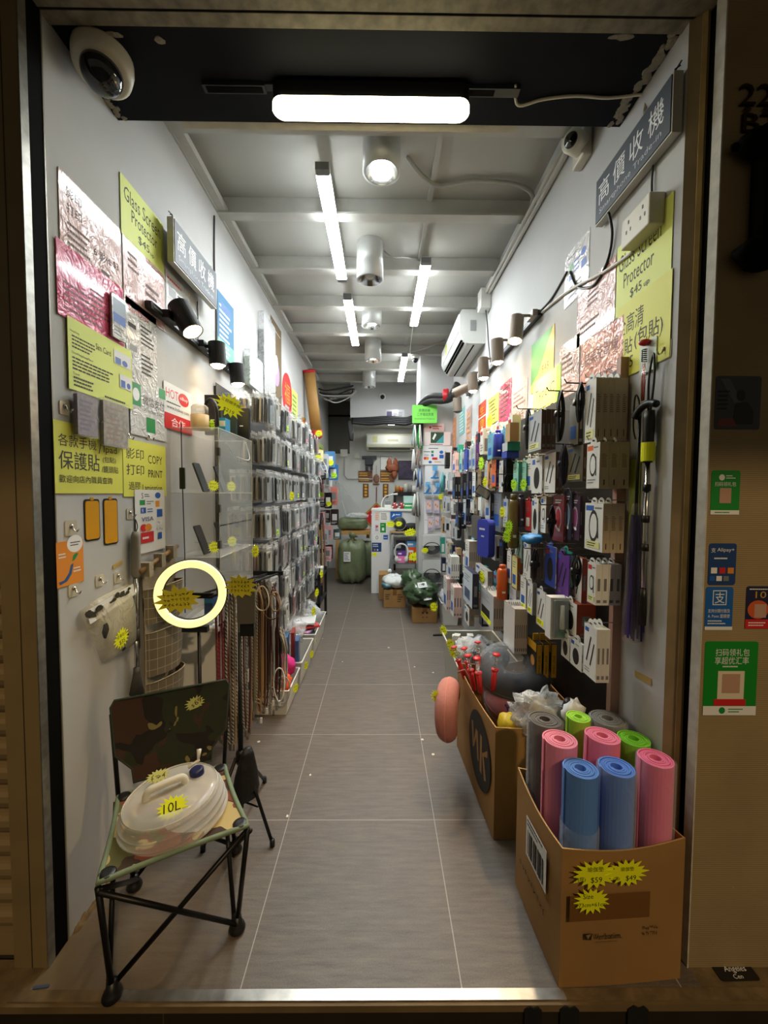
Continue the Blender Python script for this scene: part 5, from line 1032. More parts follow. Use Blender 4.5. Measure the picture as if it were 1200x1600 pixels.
# ---- floor bins on the left
BINW = film('cloudy_bin_plastic', (222, 220, 212), .3, .72, .95)
def bin_(x0, y0, x1, y1, z1, label, mat=None, name='storage_bin', cat='bin', taper=.02, group=None):
    t = thing(name, label, cat, ((x0 + x1) / 2, (y0 + y1) / 2, 0), group); m = mat or BINW; mb = MB(); w = .004
    def ring(z, e): return [V(x0 + e, y0 + e, z), V(x1 - e, y0 + e, z), V(x1 - e, y1 - e, z), V(x0 + e, y1 - e, z)]
    a, b, c, d = ring(.001, taper), ring(z1, 0), ring(z1, w), ring(.006, taper + w)
    mb.add(a + b + c + d, [(3, 2, 1, 0)] + [(4 * r + i, 4 * r + (i + 1) % 4, 4 * r + 4 + (i + 1) % 4, 4 * r + 4 + i) for r in range(3) for i in range(4)] + [(12, 13, 14, 15)], m); part(mb, 'tub', t)
    part(MB().tube(ring(z1, -.003), .006, M('bin_rim', (226, 224, 216), .4), 6, True), 'rim', t, smooth=True); return t
b1 = bin_(-.98, 2.70, -.61, 3.06, .175, 'white plastic floor bin nearest the door at left, orange and pink items in it')
b2 = bin_(-.98, 3.10, -.60, 3.62, .20, 'middle white floor bin at left holding red, gold and blue wallets')
b3 = bin_(-.98, 3.68, -.59, 4.40, .215, 'farthest white floor bin at left, holding folders and clear bags')
for k, (px, py, Y, bb) in enumerate(((462, 1075, 2.9, b1), (478, 1040, 3.3, b2), (487, 1022, 3.5, b2), (491, 1002, 3.75, b3), (492, 990, 4.0, b3))):
    part(star((at(px, py, 'Y', Y) * 1.0, V(.5, .86, 0), UP, V(.86, -.5, 0)), .032, .036, None, 50 + k, rows=2), 'price_tag', bb)
def slab(name, label, cat, c, size, ang, rgb, group=None, rough=.4, tilt=0, bagm=None):
    mb = MB(); m = M('slab_%d_%d_%d' % rgb, rgb, rough); u = V(math.cos(ang), math.sin(ang), 0); v = V(-math.sin(ang), math.cos(ang), 0); n_ = UP
    if tilt: v, n_ = v * math.cos(tilt) + UP * math.sin(tilt), UP * math.cos(tilt) - v * math.sin(tilt)
    w, d, h = size; fr = (V(c) - u * w / 2 - v * d / 2, u, v, n_); mb.box((0, 0, 0), (w, d, h), m, fr); mb.box((w * .08, -.0006, h * .3), (w * .92, 0, h * .34), M('slab_seam', (40, 36, 34), .6), fr)
    return tag(mb.build(name, bevel=.003), label, cat, group)
wl = [((150, 40, 36), 'dark red'), ((204, 160, 60), 'gold'), ((110, 66, 40), 'brown'), ((120, 30, 50), 'wine red'), ((64, 104, 150), 'blue'), ((150, 60, 50), 'rust'), ((60, 96, 140), 'slate blue')]
for k, (rgb, nm) in enumerate(wl):
    slab('wallet_case', '%s wallet case standing in the middle left floor bin' % nm, 'wallet case', (-.90 + .042 * k, 3.19 + .04 * (k % 2), .06), (.026, .13, .30 + .025 * (k % 3)), .12, rgb, 'wallet cases in the bin')
PKP = M('hot_pink_cloth', (214, 40, 130), .7); ORP = M('orange_cloth', (232, 96, 40), .7)
tag(MB().blob((-.70, 2.95, .235), (.08, .08, .08), PKP, .35, 3, 20, 1).build('plush_pouch', smooth=True), 'hot pink soft pouch heaped in the first left floor bin', 'pouch')
tag(MB().blob((-.685, 2.81, .175), (.07, .08, .08), ORP, .3, 3, 20, 2).build('plush_pouch', smooth=True), 'orange soft pouch at the front of the first left floor bin', 'pouch')
tag(MB().blob((-.86, 2.80, .13), (.08, .06, .07), M('teal_pack', (60, 110, 120), .5), .3, 3, 20, 6).build('soft_pack', smooth=True), 'teal soft pack behind the cables in the first left floor bin', 'pack')
CRK = film('crinkled_bag', (236, 238, 240), .08, .25, .8, (24, 1.0))
tag(MB().blob((-.74, 3.42, .34), (.11, .12, .09), CRK, .45, 3, 22, 9).build('clear_bag', smooth=True), 'crinkled clear bag on top of the wallet cases', 'bag')
tag(MB().blob((-.75, 4.18, .28), (.13, .16, .10), CRK, .45, 3, 22, 12).build('clear_bag', smooth=True), 'crumpled clear bag lying on the farthest left floor bin', 'bag')
for k, (rgb, nm, dz, a) in enumerate((((60, 96, 128), 'blue', .06, .3), ((74, 110, 138), 'teal blue', .095, .2), ((196, 150, 190), 'lilac', .13, -.2), ((206, 70, 66), 'red', .165, .5), ((228, 228, 226), 'white', .2, .1))):
    slab('flat_folder', '%s flat folder in the farthest left floor bin' % nm, 'folder', (-.75, 3.88 + .02 * k, .06 + dz), (.24, .30, .018), a, rgb, 'folders in the bin')
# low black shelf and hanging accessories farther down the left wall
t = thing('low_shelf', 'low black shelf unit past the left floor bins', 'shelf', (-.82, 4.75, 0))
for z in (.28, .56): part(MB().box((XL + .02, 4.48, z - .02), (-.66, 5.05, z), M('shelf_black', (20, 20, 20), .5)), 'shelf_board', t)
for y in (4.48, 5.03): part(MB().box((-.69, y, .0), (-.66, y + .02, .6), MATS['shelf_black']), 'post', t); part(MB().box((XL + .02, y, .0), (XL + .045, y + .02, .6), MATS['shelf_black']), 'post', t)
for k, (x, y, z, s_, rgb, nm) in enumerate(((-.8, 4.55, .561, (.1, .16, .07), (60, 60, 64), 'dark grey'), (-.74, 4.78, .561, (.12, .16, .06), (210, 206, 196), 'pale'), (-.8, 4.55, .281, (.16, .2, .1), (150, 140, 120), 'beige'), (-.76, 4.84, .281, (.14, .16, .12), (40, 40, 44), 'black'), (-.82, 4.6, .001, (.2, .22, .16), (70, 84, 96), 'blue grey'))):
    slab('small_carton', '%s carton on the low black shelf at left' % nm, 'box', (x, y + .08, z), s_, .1, rgb, 'cartons on the low shelf')
for k, (px, py, X) in enumerate(((495, 926, -.655), (490, 955, -.655), (502, 897, -.655))):
    tag(star((at(px, py, 'X', X), V(.4, .9, 0), UP, V(.9, -.4, 0)), .045, .05, None, 60 + k, rows=2).build('price_card'), ('yellow star price card on the edge of the low black shelf', 'yellow star price card low on the low black shelf', 'yellow star price card above the low black shelf')[k], 'price card')
t = thing('slatwall_panel', 'dark display panel farther down the left wall with cables and packs', 'display panel', (XL, 5.75, .5))
part(MB().box((XL + .001, 5.0, .55), (XL + .012, 6.5, 1.95), MATS['dark_slatwall']), 'board', t)
items = [(485, 715, 'white', (232, 232, 226), .10, .16), (496, 712, 'pale yellow', (236, 226, 170), .14, .14), (507, 722, 'silver', (180, 186, 196), .1, .2), (516, 718, 'sky blue', (70, 130, 180), .12, .2), (521, 738, 'blue', (50, 110, 170), .12, .2), (492, 745, 'black', (24, 24, 26), .1, .16), (504, 738, 'black and white', (60, 60, 62), .09, .2), (512, 752, 'white', (226, 226, 222), .06, .22), (500, 768, 'pink', (226, 180, 176), .11, .2), (513, 782, 'black', (20, 20, 22), .1, .22), (490, 790, 'dark', (30, 30, 34), .09, .3), (522, 775, 'coral', (206, 120, 110), .1, .26), (486, 822, 'pale pink', (230, 186, 180), .1, .22), (500, 806, 'lime', (216, 220, 120), .08, .12), (513, 832, 'dusty pink', (216, 160, 160), .13, .2), (523, 808, 'brown black', (48, 36, 30), .12, .24), (516, 862, 'wine', (92, 30, 44), .08, .22), (505, 880, 'white', (220, 222, 224), .12, .16), (527, 835, 'grey teal', (70, 92, 90), .12, .16)]
cnt = {}
for k, (px, py, nm, rgb, w, h) in enumerate(items):
    Y = 4.95 + .083 * k; p = at(px, py, 'Y', Y); p.x = max(p.x, XL + .05)
    hp = .06
    t = thing('accessory_pack', '%s accessory pack, %s hanging on the far left display panel' % (nm, ORD[k]), 'pack', p, 'packs on the far left panel')
    mb = MB(); mb.rbox((-w / 2, -h / 2, -.02), (w / 2, h / 2, .02), .012, M('pack_%d_%d_%d' % rgb, rgb, .4), FF(p.x, p.y, p.z)); part(mb, 'card', t)
    draw(mb2 := MB(), FF(p.x - w / 2, p.y, p.z - h / 2), w, h, [('r', .2, .3, .6, .4, DGREY if sum(rgb) > 400 else PW), ('l', .1, .08, .8, .14, 2, INK if sum(rgb) > 400 else WT)], .0205); part(mb2, 'print', t)
    part(MB().tube([(XL + .01, p.y, p.z + h / 2 - .005), (p.x, p.y, p.z + h / 2 - .005)], .002, CHROME, 5), 'hook', t)
    if k in (1, 3, 4, 5, 8, 9, 13): part(star(FF(p.x + .01, p.y - .024, p.z - h * .2), .045, .045, None, 70 + k, TAGY if k % 2 else TAGG, rows=2), 'price_tag', t)
R = random.Random(91); fc = [('black', (24, 24, 26)), ('white', (226, 226, 222)), ('dark brown', (60, 44, 34)), ('pink', (224, 176, 176)), ('grey', (120, 124, 126)), ('black', (30, 30, 34)), ('silver', (180, 184, 186)), ('wine', (86, 34, 44))]
for r in range(5):
    for k in range(7):
        nm, rgb = R.choice(fc); y = 5.0 + .22 * k; z = 1.78 - .27 * r; x = XL + .20 + R.uniform(-.05, .06); h = R.uniform(.16, .24)
        t = thing('hook_pack', '%s hook pack, %s row of far left panel, %s column from near end' % (nm, rowname[r], ORD[k]), 'pack', (x, y, z - h), 'hook packs on the far left panel')
        mb = MB(); mb.rbox((-.05, 0, -.02), (.05, h, .02), .01, M('pack_%d_%d_%d' % rgb, rgb, .4), FF(x, y, z - h)); draw(mb, FF(x - .05, y, z - h), .1, h, [('r', .2, .35, .6, .4, PW if sum(rgb) < 400 else DGREY), ('l', .1, .08, .8, .2, 2, INK if sum(rgb) > 400 else WT)], .0205, k); part(mb, 'card', t)
        part(MB().tube([(XL + .012, y, z - .006), (x + .07, y, z - .006)], .002, CHROME, 5), 'hook', t)
for k, (px, y0, y1, Y, nm, cols) in enumerate(((496, 812, 905, 5.2, 'brown and pink', lan[2][1]), (501, 815, 925, 5.3, 'tan and gold', ((196, 150, 90), (110, 70, 40), (220, 190, 120), (90, 60, 40))), (487, 880, 905, 4.9, 'crimson', lan[5][1]), (505, 812, 930, 5.4, 'rust', ((170, 110, 90), (90, 50, 44), (200, 160, 130), (70, 40, 40))))):
    a = at(px, y0, 'Y', Y); b = at(px, y1, 'Y', Y); m = stripes('cord_far_%d' % k, cols, 24)
    t = thing('phone_lanyard', '%s lanyard hanging at the far end of the left wall' % nm, 'lanyard', b, 'far lanyards')
    for s_ in (-1, 1): part(MB().tube(spline([a, a * .7 + b * .3 + V(.018 * s_, 0, 0), a * .3 + b * .7 + V(.02 * s_, 0, 0), b]), .010, m, 6), 'strand', t, smooth=True)
    part(MB().box((a.x - .012, a.y - .008, a.z - .01), (a.x + .012, a.y + .008, a.z + .03), DGREY), 'clasp', t); part(MB().tube([(XL + .001, a.y, a.z + .02), (a.x + .01, a.y, a.z + .025)], .003, CHROME, 5), 'hook', t)
R = random.Random(2)
for k in range(3):
    p = at((488, 505, 496)[k], (735, 728, 742)[k], 'Y', 4.9 + .1 * k)
    tag(MB().tube([p + V(.05 * math.sin(2 * PI * i / 20), .02 * math.cos(2 * PI * i / 20), .09 * math.cos(2 * PI * i / 20 + k)) for i in range(20)], .005, PW, 6, True).build('cable_loop', smooth=True), ('white cable loop nearest, above the far left packs', 'white cable loop farthest right above the far left packs', 'white cable loop in the middle above the far left packs')[k], 'cable loop')
# brown tube with red ends, transparent bags and other things high on the left wall
t = thing('packing_tube', 'long brown cylinder with red ends hanging high on the left wall', 'tube', at(490, 640, 'Y', 5.6))
a = at(483, 582, 'Y', 5.55); b = at(494, 672, 'Y', 5.7); c2 = at(498, 684, 'Y', 5.72); r = .075
part(MB().tube([a, b], r, M('kraft_brown', (178, 134, 74), .6), 18), 'tube', t, smooth=True); d = (b - a).normalized()
part(MB().tube([b, b + d * .03, b + d * .1, b + d * .125], [r * 1.02, r * 1.1, r * 1.0, r * .5], M('cap_red', (206, 30, 36), .45), 18), 'lower_cap', t, smooth=True); part(MB().tube([a - d * .03, a + d * .005], r * 1.1, M('cap_red'), 18), 'upper_cap', t, smooth=True)
part(star(FF(b.x + .05, b.y - .1, b.z - .06), .055, .05, None, 81, rows=2), 'price_tag', t)
for k, (px, y0, y1, xf, lb) in enumerate(((405, 486, 610, 424, 'grey grid pattern clear bag hanging high beside the tall brown poster'), (382, 545, 600, 404, 'pale green clear bag of parts hanging high on the left wall'))):
    fr, w, h = quad('L', (px, y0, y1, xf), XL + .012); t = thing('clear_pack', lb, 'pack', fr[0], 'clear packs high on the left wall')
    mb = MB(); m = (M('grey_grid_pack', (120, 124, 122), .4, noise=(70, .5)), M('pale_green_pack', (178, 196, 176), .4, noise=(50, .4)))[k]
    for i in range(5 if k == 0 else 2): mb.rbox((.006, h * (.02 + (.16 if k == 0 else .42) * i), 0), (w - .006, h * (.14 + (.16 if k == 0 else .42) * i) if k == 0 else h * (.40 + .42 * i), .035), .006, m, fr)
    part(mb, 'contents', t); part(MB().box((0, 0, -.004), (w, h, .042), CRK, fr), 'film', t); part(MB().tube([fr[0] + V(-.01, w / 2, h - .01), fr[0] + V(.05, w / 2, h - .01), fr[0] + V(.055, w / 2, h + .01)], .003, CHROME, 5), 'hook', t)
# ================================================================== GOODS BY THE RIGHT WALL
KRAFT = M('kraft_cardboard', (160, 120, 68), .8, noise=(5, .16)); KRAFTD = M('kraft_inner', (158, 122, 76), .85); KEDGE = M('kraft_edge', (196, 158, 104), .9)
def carton(label, P, h, flaps=True, name='cardboard_box', cat='box', t=.005, bulge=0, hs=None):
    """open carton from four floor corners (counter-clockwise from near left), heights hs"""
    P = [V(p) for p in P]; c = sum(P, V(0, 0, 0)) / 4; hs = hs or [h] * 4; th = thing(name, label, cat, (c.x, c.y, 0))
    for i in range(4):
        a, b = P[i], P[(i + 1) % 4]; ha, hb = hs[i], hs[(i + 1) % 4]; nrm = (b - a).cross(UP).normalized()
        if nrm.dot((a + b) / 2 - c) < 0: nrm = -nrm
        mb = MB()
        def pt(f, g, off): 
            zz = (ha * (1 - f) + hb * f) - .02 * math.sin(PI * f) * (1 if bulge else 0)
            return a * (1 - f) + b * f + UP * (.001 + zz * g) + nrm * (off + bulge * math.sin(PI * f) * math.sin(PI * min(1, g * .8 + .1)))
        mb.grid(lambda f, g: pt(f, g, 0), 10, 8, KRAFT); mb.grid(lambda f, g: pt(1 - f, g, -t), 10, 8, KRAFTD)
        top = [pt(k / 10, 1, 0) for k in range(11)] + [pt(1 - k / 10, 1, -t) for k in range(11)]
        mb.add(top, [(k, k + 1, 20 - k, 21 - k) for k in range(10)], KEDGE); part(mb, 'side', th)
    mb = MB(); mb.add([p + UP * .004 for p in P] + [p + UP * .001 for p in P], [(0, 1, 2, 3), (7, 6, 5, 4)], KRAFTD); part(mb, 'bottom', th)
    return th
# --- front carton with yoga mats
MP = [V(.549, 1.180, 0), V(.937, 1.203, 0), V(.925, 1.505, 0), V(.527, 1.517, 0)]
mb_ = carton('brown cardboard box full of rolled yoga mats at the right doorway corner', MP, .455, bulge=.012, hs=[.44, .452, .45, .46])
def face_frame(P, i, z=0): 
    a, b = P[i], P[(i + 1) % 4]; u = (b - a).normalized(); n = u.cross(UP).normalized(); return (a + UP * z + n * .0135, u, UP, n), (b - a).length
fr, wd = face_frame(MP, 0)
KINK = M('carton_print', (44, 34, 20), .7)
mb = MB(); mb.text('Verbatim.', fr, .098, .163, .019, KINK, .088, .001); mb.add([fr[0] + fr[1] * x + UP * z + fr[3] * .001 for x, z in ((.070, .165), (.090, .163), (.092, .184), (.070, .184))], [(0, 1, 2, 3)], KINK)
mb.add([fr[0] + fr[1] * x + UP * z + fr[3] * .0015 for x, z in ((.073, .180), (.078, .170), (.089, .183), (.079, .166))], [(0, 1, 2), (1, 3, 2)], KRAFT)
scribble(mb, (fr[0] + fr[1] * .14 + UP * .155, *fr[1:]), .07, .006, 1, 2, KINK, .001); scribble(mb, (fr[0] + fr[1] * .275 + UP * .182, *fr[1:]), .05, .034, 2, 5, KINK, .001); part(mb, 'print', mb_)
part(MB().box((.02, .225, .0006), (.27, .305, .0016), M('brown_packing_tape', (120, 82, 42), .25), fr), 'packing_tape', mb_)
def front_star(x, z, rx, ry, txt, seed): part(star((fr[0] + fr[1] * x + UP * z + fr[3] * (.003 + .001 * seed), *fr[1:]), rx, ry, txt, seed), 'price_tag', mb_)
front_star(.094, .372, .072, .046, [('瑜伽墊', 0, .12, .22), ('(厚)', -.58, -.3, .22), ('$59', .05, -.38, .27)], 1); front_star(.192, .372, .066, .043, [('瑜伽墊', 0, .1, .2), ('(薄)', -.5, -.34, .2), ('$49', .18, -.38, .27)], 2); front_star(.084, .292, .056, .042, [('Size', -.2, .15, .26), ('173cm×61cm', 0, -.3, .22)], 3)
fr3, wd3 = face_frame(MP, 3)   # side facing the aisle
mb = MB(); q = (fr3[0] + UP * .25, *fr3[1:]); mb.box((.12, -.02, 0), (.27, .12, .001), PW, q); draw(mb, (q[0] + q[1] * .12 - UP * .02, *q[1:]), .15, .14, [('l', .05, .78, .9, .2, 2, INK)] + [('r', .08 + .075 * i, .08, .03 + .02 * (i % 3), .62, INK) for i in range(11)], .001); part(mb, 'shipping_label', mb_)
mb = MB(); scribble(mb, (fr3[0] + fr3[1] * .17 + UP * .16, *fr3[1:]), .2, .03, 1, 8, KINK, .001); part(mb, 'print', mb_)
def mat_roll(label, x, y, z, r, rgb, core=.24, lean=(0, 0), z0=None, ring=None, wrap=False, turns=6):
    t = thing('yoga_mat', label, 'yoga mat', (x, y, .02), 'rolled yoga mats'); col = M('mat_%d_%d_%d' % rgb, rgb, .65)
    o = V(x, y, z); ax = V(lean[0], lean[1], 1).normalized(); h = z - .012; base = o - ax * h
    sx = ax.cross(V(0, 1, 0)).normalized(); sy = ax.cross(sx)
    # one continuous spiral sheet
    rin = r * core; th = (r - rin) / (turns + .9); N = turns * 28; mb = MB(); vs = []; 
    for i in range(N + 1):
        a = 2 * PI * i / 28; rr = rin + th * i / 28
        for q, zz in ((rr, 0), (rr, h), (rr + th * .86, h), (rr + th * .86, 0)):
            vs.append(base + (sx * math.cos(a) + sy * math.sin(a)) * q + ax * (zz + (.0015 * math.sin(a * .37) if zz else 0)))
    fs = []
    for i in range(N):
        for j in range(4): fs.append((4 * i + j, 4 * i + (j + 1) % 4, 4 * i + 4 + (j + 1) % 4, 4 * i + 4 + j))
    fs += [(3, 2, 1, 0), (4 * N, 4 * N + 1, 4 * N + 2, 4 * N + 3)]; mb.add(vs, [tuple(reversed(f)) for f in fs], col); part(mb, 'sheet', t)
    if wrap:
        mb = MB(); mb.lathe([(r + .0025, h * .05), (r + .003, h * (wrap if wrap < 1 else 1.0) - .002), (r - th * .4, h * (wrap if wrap < 1 else 1.0) + .003)], base, film('mat_wrap', (220, 222, 226), .12, .05, .45, (18, .8)), ax, 28, caps=False); part(mb, 'wrap', t, smooth=True)
    return t
mat_roll('pink rolled yoga mat at left of the front carton, taller and nearest the aisle', .612, 1.352, .672, .058, (238, 142, 168))
mat_roll('blue rolled yoga mat, left one of the two blue, half wrapped in clear film', .630, 1.243, .645, .054, (92, 138, 214), wrap=.72)
mat_roll('blue rolled yoga mat, right one of the two blue', .744, 1.245, .648, .054, (88, 132, 216), wrap=1.0)
mat_roll('bright pink rolled yoga mat at the right corner of the front carton', .878, 1.262, .665, .053, (240, 124, 166), wrap=1.0)
mat_roll('pink rolled yoga mat in the middle of the front carton', .768, 1.372, .672, .058, (238, 130, 160), lean=(.03, .02))
mat_roll('green rolled yoga mat at right of the front carton beside the wall', .880, 1.378, .658, .053, (122, 204, 50))
mat_roll('grey rolled yoga mat with clear wrap against the right wall, rear of the front carton', .850, 1.488, .668, .063, (122, 124, 124), wrap=1.0)
mat_roll('yellow-green rolled yoga mat, rearmost in the front carton', .742, 1.492, .672, .044, (158, 216, 64))
mat_roll('dark grey rolled yoga mat with clear wrap at the rear left of the front carton', .610, 1.474, .672, .060, (98, 94, 92), wrap=1.0)
# --- second carton with neck pillows
WP = [V(.497, 1.715, 0), V(.90, 1.74, 0), V(.90, 2.40, 0), V(.462, 2.385, 0)]
wk = carton('large brown cardboard box with black round WK emblem, holding neck pillows', WP, .50, bulge=.004, hs=[.50, .52, .52, .50])
frw, wdw = face_frame(WP, 3); frw = (frw[0] - frw[3] * .008, *frw[1:])
mb = MB(); cxw, czw = .46, .27; BKP = M('carton_black_print', (32, 29, 26), .75)
mb.add([frw[0] + frw[1] * (cxw + .175 * math.cos(2 * PI * i / 40)) + UP * (czw + .175 * math.sin(2 * PI * i / 40)) + frw[3] * .0012 for i in range(40)], [tuple(range(40))], BKP)
def strip(pts, m, lift): mb.add([frw[0] + frw[1] * (cxw + x) + UP * (czw + z) + frw[3] * lift for x, z in pts], [tuple(range(len(pts)))], m)
strip([(-.13, .075), (-.10, .085), (-.075, -.03), (-.10, -.05)], KRAFT, .002); strip([(-.10, -.05), (-.075, -.03), (-.03, .06), (-.05, .075)], KRAFT, .0022); strip([(-.05, .075), (-.02, .075), (.005, -.06), (-.02, -.06)], KRAFT, .002)
strip([(.02, .09), (.05, .09), (.05, -.09), (.02, -.09)], KRAFT, .002); strip([(.05, .0), (.06, .02), (.13, .075), (.135, .045)], KRAFT, .0022); strip([(.055, .02), (.075, .03), (.12, -.075), (.09, -.09)], KRAFT, .0024)
part(mb, 'emblem', wk)
def ringpillow(label, c, R_, r, nrm, rgb, gap=.9, name='neck_pillow', wrap=False, open_dir=None, seam=True):
    c = V(c); t = thing(name, label, 'neck pillow', (c.x, c.y, c.z - r)); nrm = V(nrm).normalized(); x = V(open_dir).normalized(); x = (x - nrm * x.dot(nrm)).normalized(); y = nrm.cross(x)
    m = M('pillow_%d_%d_%d' % rgb, rgb, .9, noise=(60, .12)); pts = []; rad = []
    N = 30
    for i in range(N + 1):
        a = gap / 2 + (2 * PI - gap) * i / N; f = i / N; rr = r * (.82 + .22 * math.sin(PI * f)) 
        e = min(f, 1 - f) * N; rr *= (0.45, .8, .95)[int(e)] if e < 3 else 1
        pts.append(c + (x * math.cos(a) + y * math.sin(a)) * R_); rad.append(rr)
    part(MB().tube(pts, rad, m, 18), 'cushion', t, smooth=True)
    if seam: part(MB().tube([c + (p - c) * (1 + rr / R_ * .98) for p, rr in zip(pts[1:-1], rad[1:-1])], .003, M('seam_%d_%d_%d' % rgb, tuple(min(255, int(q * 1.1)) for q in rgb), .9), 5), 'seam', t, smooth=True)
    if wrap:
        mb = MB(); mb.lathe([(0, -r * 1.12), (R_ * .9, -r * 1.14), (R_ + r * .95, -r * .7), (R_ + r * 1.12, 0), (R_ + r * .95, r * .75), (R_ * .9, r * 1.16), (0, r * 1.0)], c, film('pillow_bag', (228, 232, 236), .06, .02, .34, (16, 1.0)), nrm, 28); part(mb, 'clear_bag', t, smooth=True)
    return t
ringpillow('dusty pink neck pillow hanging outside the large brown box toward the aisle', at(701, 1108, 'Y', 2.12), .105, .056, (1, -.30, .02), (198, 130, 120), 1.0, open_dir=(.3, .9, -.9))
pp = [o for o in bpy.data.objects if o.name == 'neck_pillow'][0]
part(MB().tube([(.405, 2.10, .57), (.44, 2.10, .585), (.475, 2.10, .525), (.49, 2.10, .46)], .006, M('strap_dusty', (176, 106, 98), .8), 6), 'strap', pp, smooth=True); part(star((at(684, 1090, 'Y', 2.06), V(.9, -.3, 0), UP, V(-.3, -.9, 0)), .035, .045, None, 90, rows=2, tilt=.6), 'price_tag', pp)
ringpillow('dark grey neck pillow in a clear bag on top of the large brown box', (.70, 2.10, .575), .115, .068, (-.1, -.35, 1), (34, 36, 45), .8, wrap=True, open_dir=(.4, .9, 0))
ringpillow('maroon neck pillow in a clear bag under the dark grey one', (.71, 2.04, .455), .115, .062, (0, -.2, 1), (132, 48, 50), .8, wrap=True, open_dir=(0, 1, 0))
# red spring gadgets along the box's rim
REDP = M('red_plastic', (206, 40, 44), .35)
def gadget(label, p, d, l=.19):
    t = thing('head_massager', label, 'massager', p, 'red massager gadgets'); p = V(p); d = V(d).normalized()
    part(MB().tube([p, p + d * l * .55], .013, REDP, 10), 'handle', t, smooth=True)
    pts = []; x = d.orthogonal().normalized(); y = d.cross(x)
    for i in range(60): a = i * .9; pts.append(p + d * (l * .55 + l * .38 * i / 60) + (x * math.cos(a) + y * math.sin(a)) * .008)
    part(MB().tube(pts, .0018, CHROME, 5), 'spring', t, smooth=True)
    for f in (.55, .95):
        mb = MB(); mb.lathe([(.004, -.004), (.018, -.002), (.019, .003), (.008, .006), (0, .007)], p + d * l * f, REDP, d, 14); part(mb, 'disc', t, smooth=True)
    return t
for k, (px, py, Y, d) in enumerate(((726, 1060, 2.25, (-.35, .1, 1)), (737, 1063, 2.18, (-.25, .0, 1)), (747, 1058, 2.12, (.0, .1, 1)), (741, 1078, 2.05, (-.2, 0, 1)), (751, 1082, 1.98, (-.15, -.1, 1)), (770, 1078, 1.93, (.05, -.1, 1)))):
    gadget('red massager gadget with spring neck, %s from far end of brown box rim' % ORD[k], at(px, py, 'Y', Y), d)
tag(MB().blob((.585, 1.82, .455), (.05, .05, .05), M('yellow_wrap', (222, 196, 50), .4), .3, 3, 16, 3).build('yellow_pouch', smooth=True), 'yellow wrapped pouch at the near end of the large brown box', 'pouch')
R = random.Random(6); mb = MB()
for i in range(60):
    x, y = .66 + R.uniform(-.05, .06), 1.86 + R.uniform(-.04, .05); mb.tube([(x, y, .40), (x + R.uniform(-.02, .02), y + R.uniform(-.02, .02), .47 + R.uniform(0, .03))], .004, M('purple_fibre', (62, 48, 130), .5), 4)
tag(mb.build('duster_head'), 'purple duster head with short fibres inside the large brown box', 'duster')
t = thing('clear_bag', 'crumpled clear bag of beige items at the near end of the large brown box', 'bag', (.70, 1.77, .5))
part(MB().blob((.70, 1.75, .545), (.12, .07, .085), film('crinkled_bag'), .5, 3.2, 30, 21), 'film', t, smooth=True); part(MB().blob((.74, 1.77, .545), (.07, .045, .05), M('beige_contents', (176, 160, 140), .7), .5, 4, 20, 8), 'contents', t, smooth=True); part(MB().lathe([(.022, 0), (.022, .07), (.018, .075)], (.80, 1.73, .56), BLKP, (.1, -.5, 1), 14), 'black_bottle', t, smooth=True)
tag(MB().blob((.80, 1.655, .60), (.04, .03, .05), PW, .6, 4, 16, 30).build('crumpled_tissue', smooth=True), 'crumpled white paper beside the yellow-green yoga mat', 'paper')
# --- pegboard and its goods
def pegboard():
    m = M('black_pegboard', (20, 20, 20), .5); nt = m.node_tree; b = nt.nodes['Principled BSDF']; tc = nt.nodes.new('ShaderNodeTexCoord'); vr = nt.nodes.new('ShaderNodeTexVoronoi'); vr.inputs['Scale'].default_value = 50; vr.inputs['Randomness'].default_value = 0
    lt = nt.nodes.new('ShaderNodeMath'); lt.operation = 'LESS_THAN'; lt.inputs[1].default_value = .22; mx = nt.nodes.new('ShaderNodeMixRGB'); mx.inputs['Color1'].default_value = (*lin((22, 22, 22)), 1); mx.inputs['Color2'].default_value = (0, 0, 0, 1)
    L = nt.links.new; L(tc.outputs['Object'], vr.inputs['Vector']); L(vr.outputs['Distance'], lt.inputs[0]); L(lt.outputs[0], mx.inputs['Fac']); L(mx.outputs[0], b.inputs['Base Color']); return m
pegt = thing('pegboard', 'black pegboard carrying boxed cables along the right wall', 'display panel', (XR, 3.4, .45))
part(MB().box((XR - .012, 1.60, .45), (XR - .001, 5.38, 1.99), pegboard()), 'board', pegt)
part(MB().box((XR - .035, 1.57, .45), (XR - .001, 1.598, 2.02), M('pinkish_batten', (176, 140, 126), .6)), 'batten', pegt)
HN = [0]
def hookto(x, y, z):
    if HN[0] >= 96: return
    HN[0] += 1
    part(MB().tube([(XR - .012, y, z), (x - .02, y, z), (x - .025, y, z + .012)], .002, CHROME, 5), 'hook', pegt)
BW = M('carton_white', (226, 226, 220), .4); BBR = M('carton_taupe', (192, 174, 144), .5); BDK = M('carton_dark_brown', (84, 64, 52), .5)
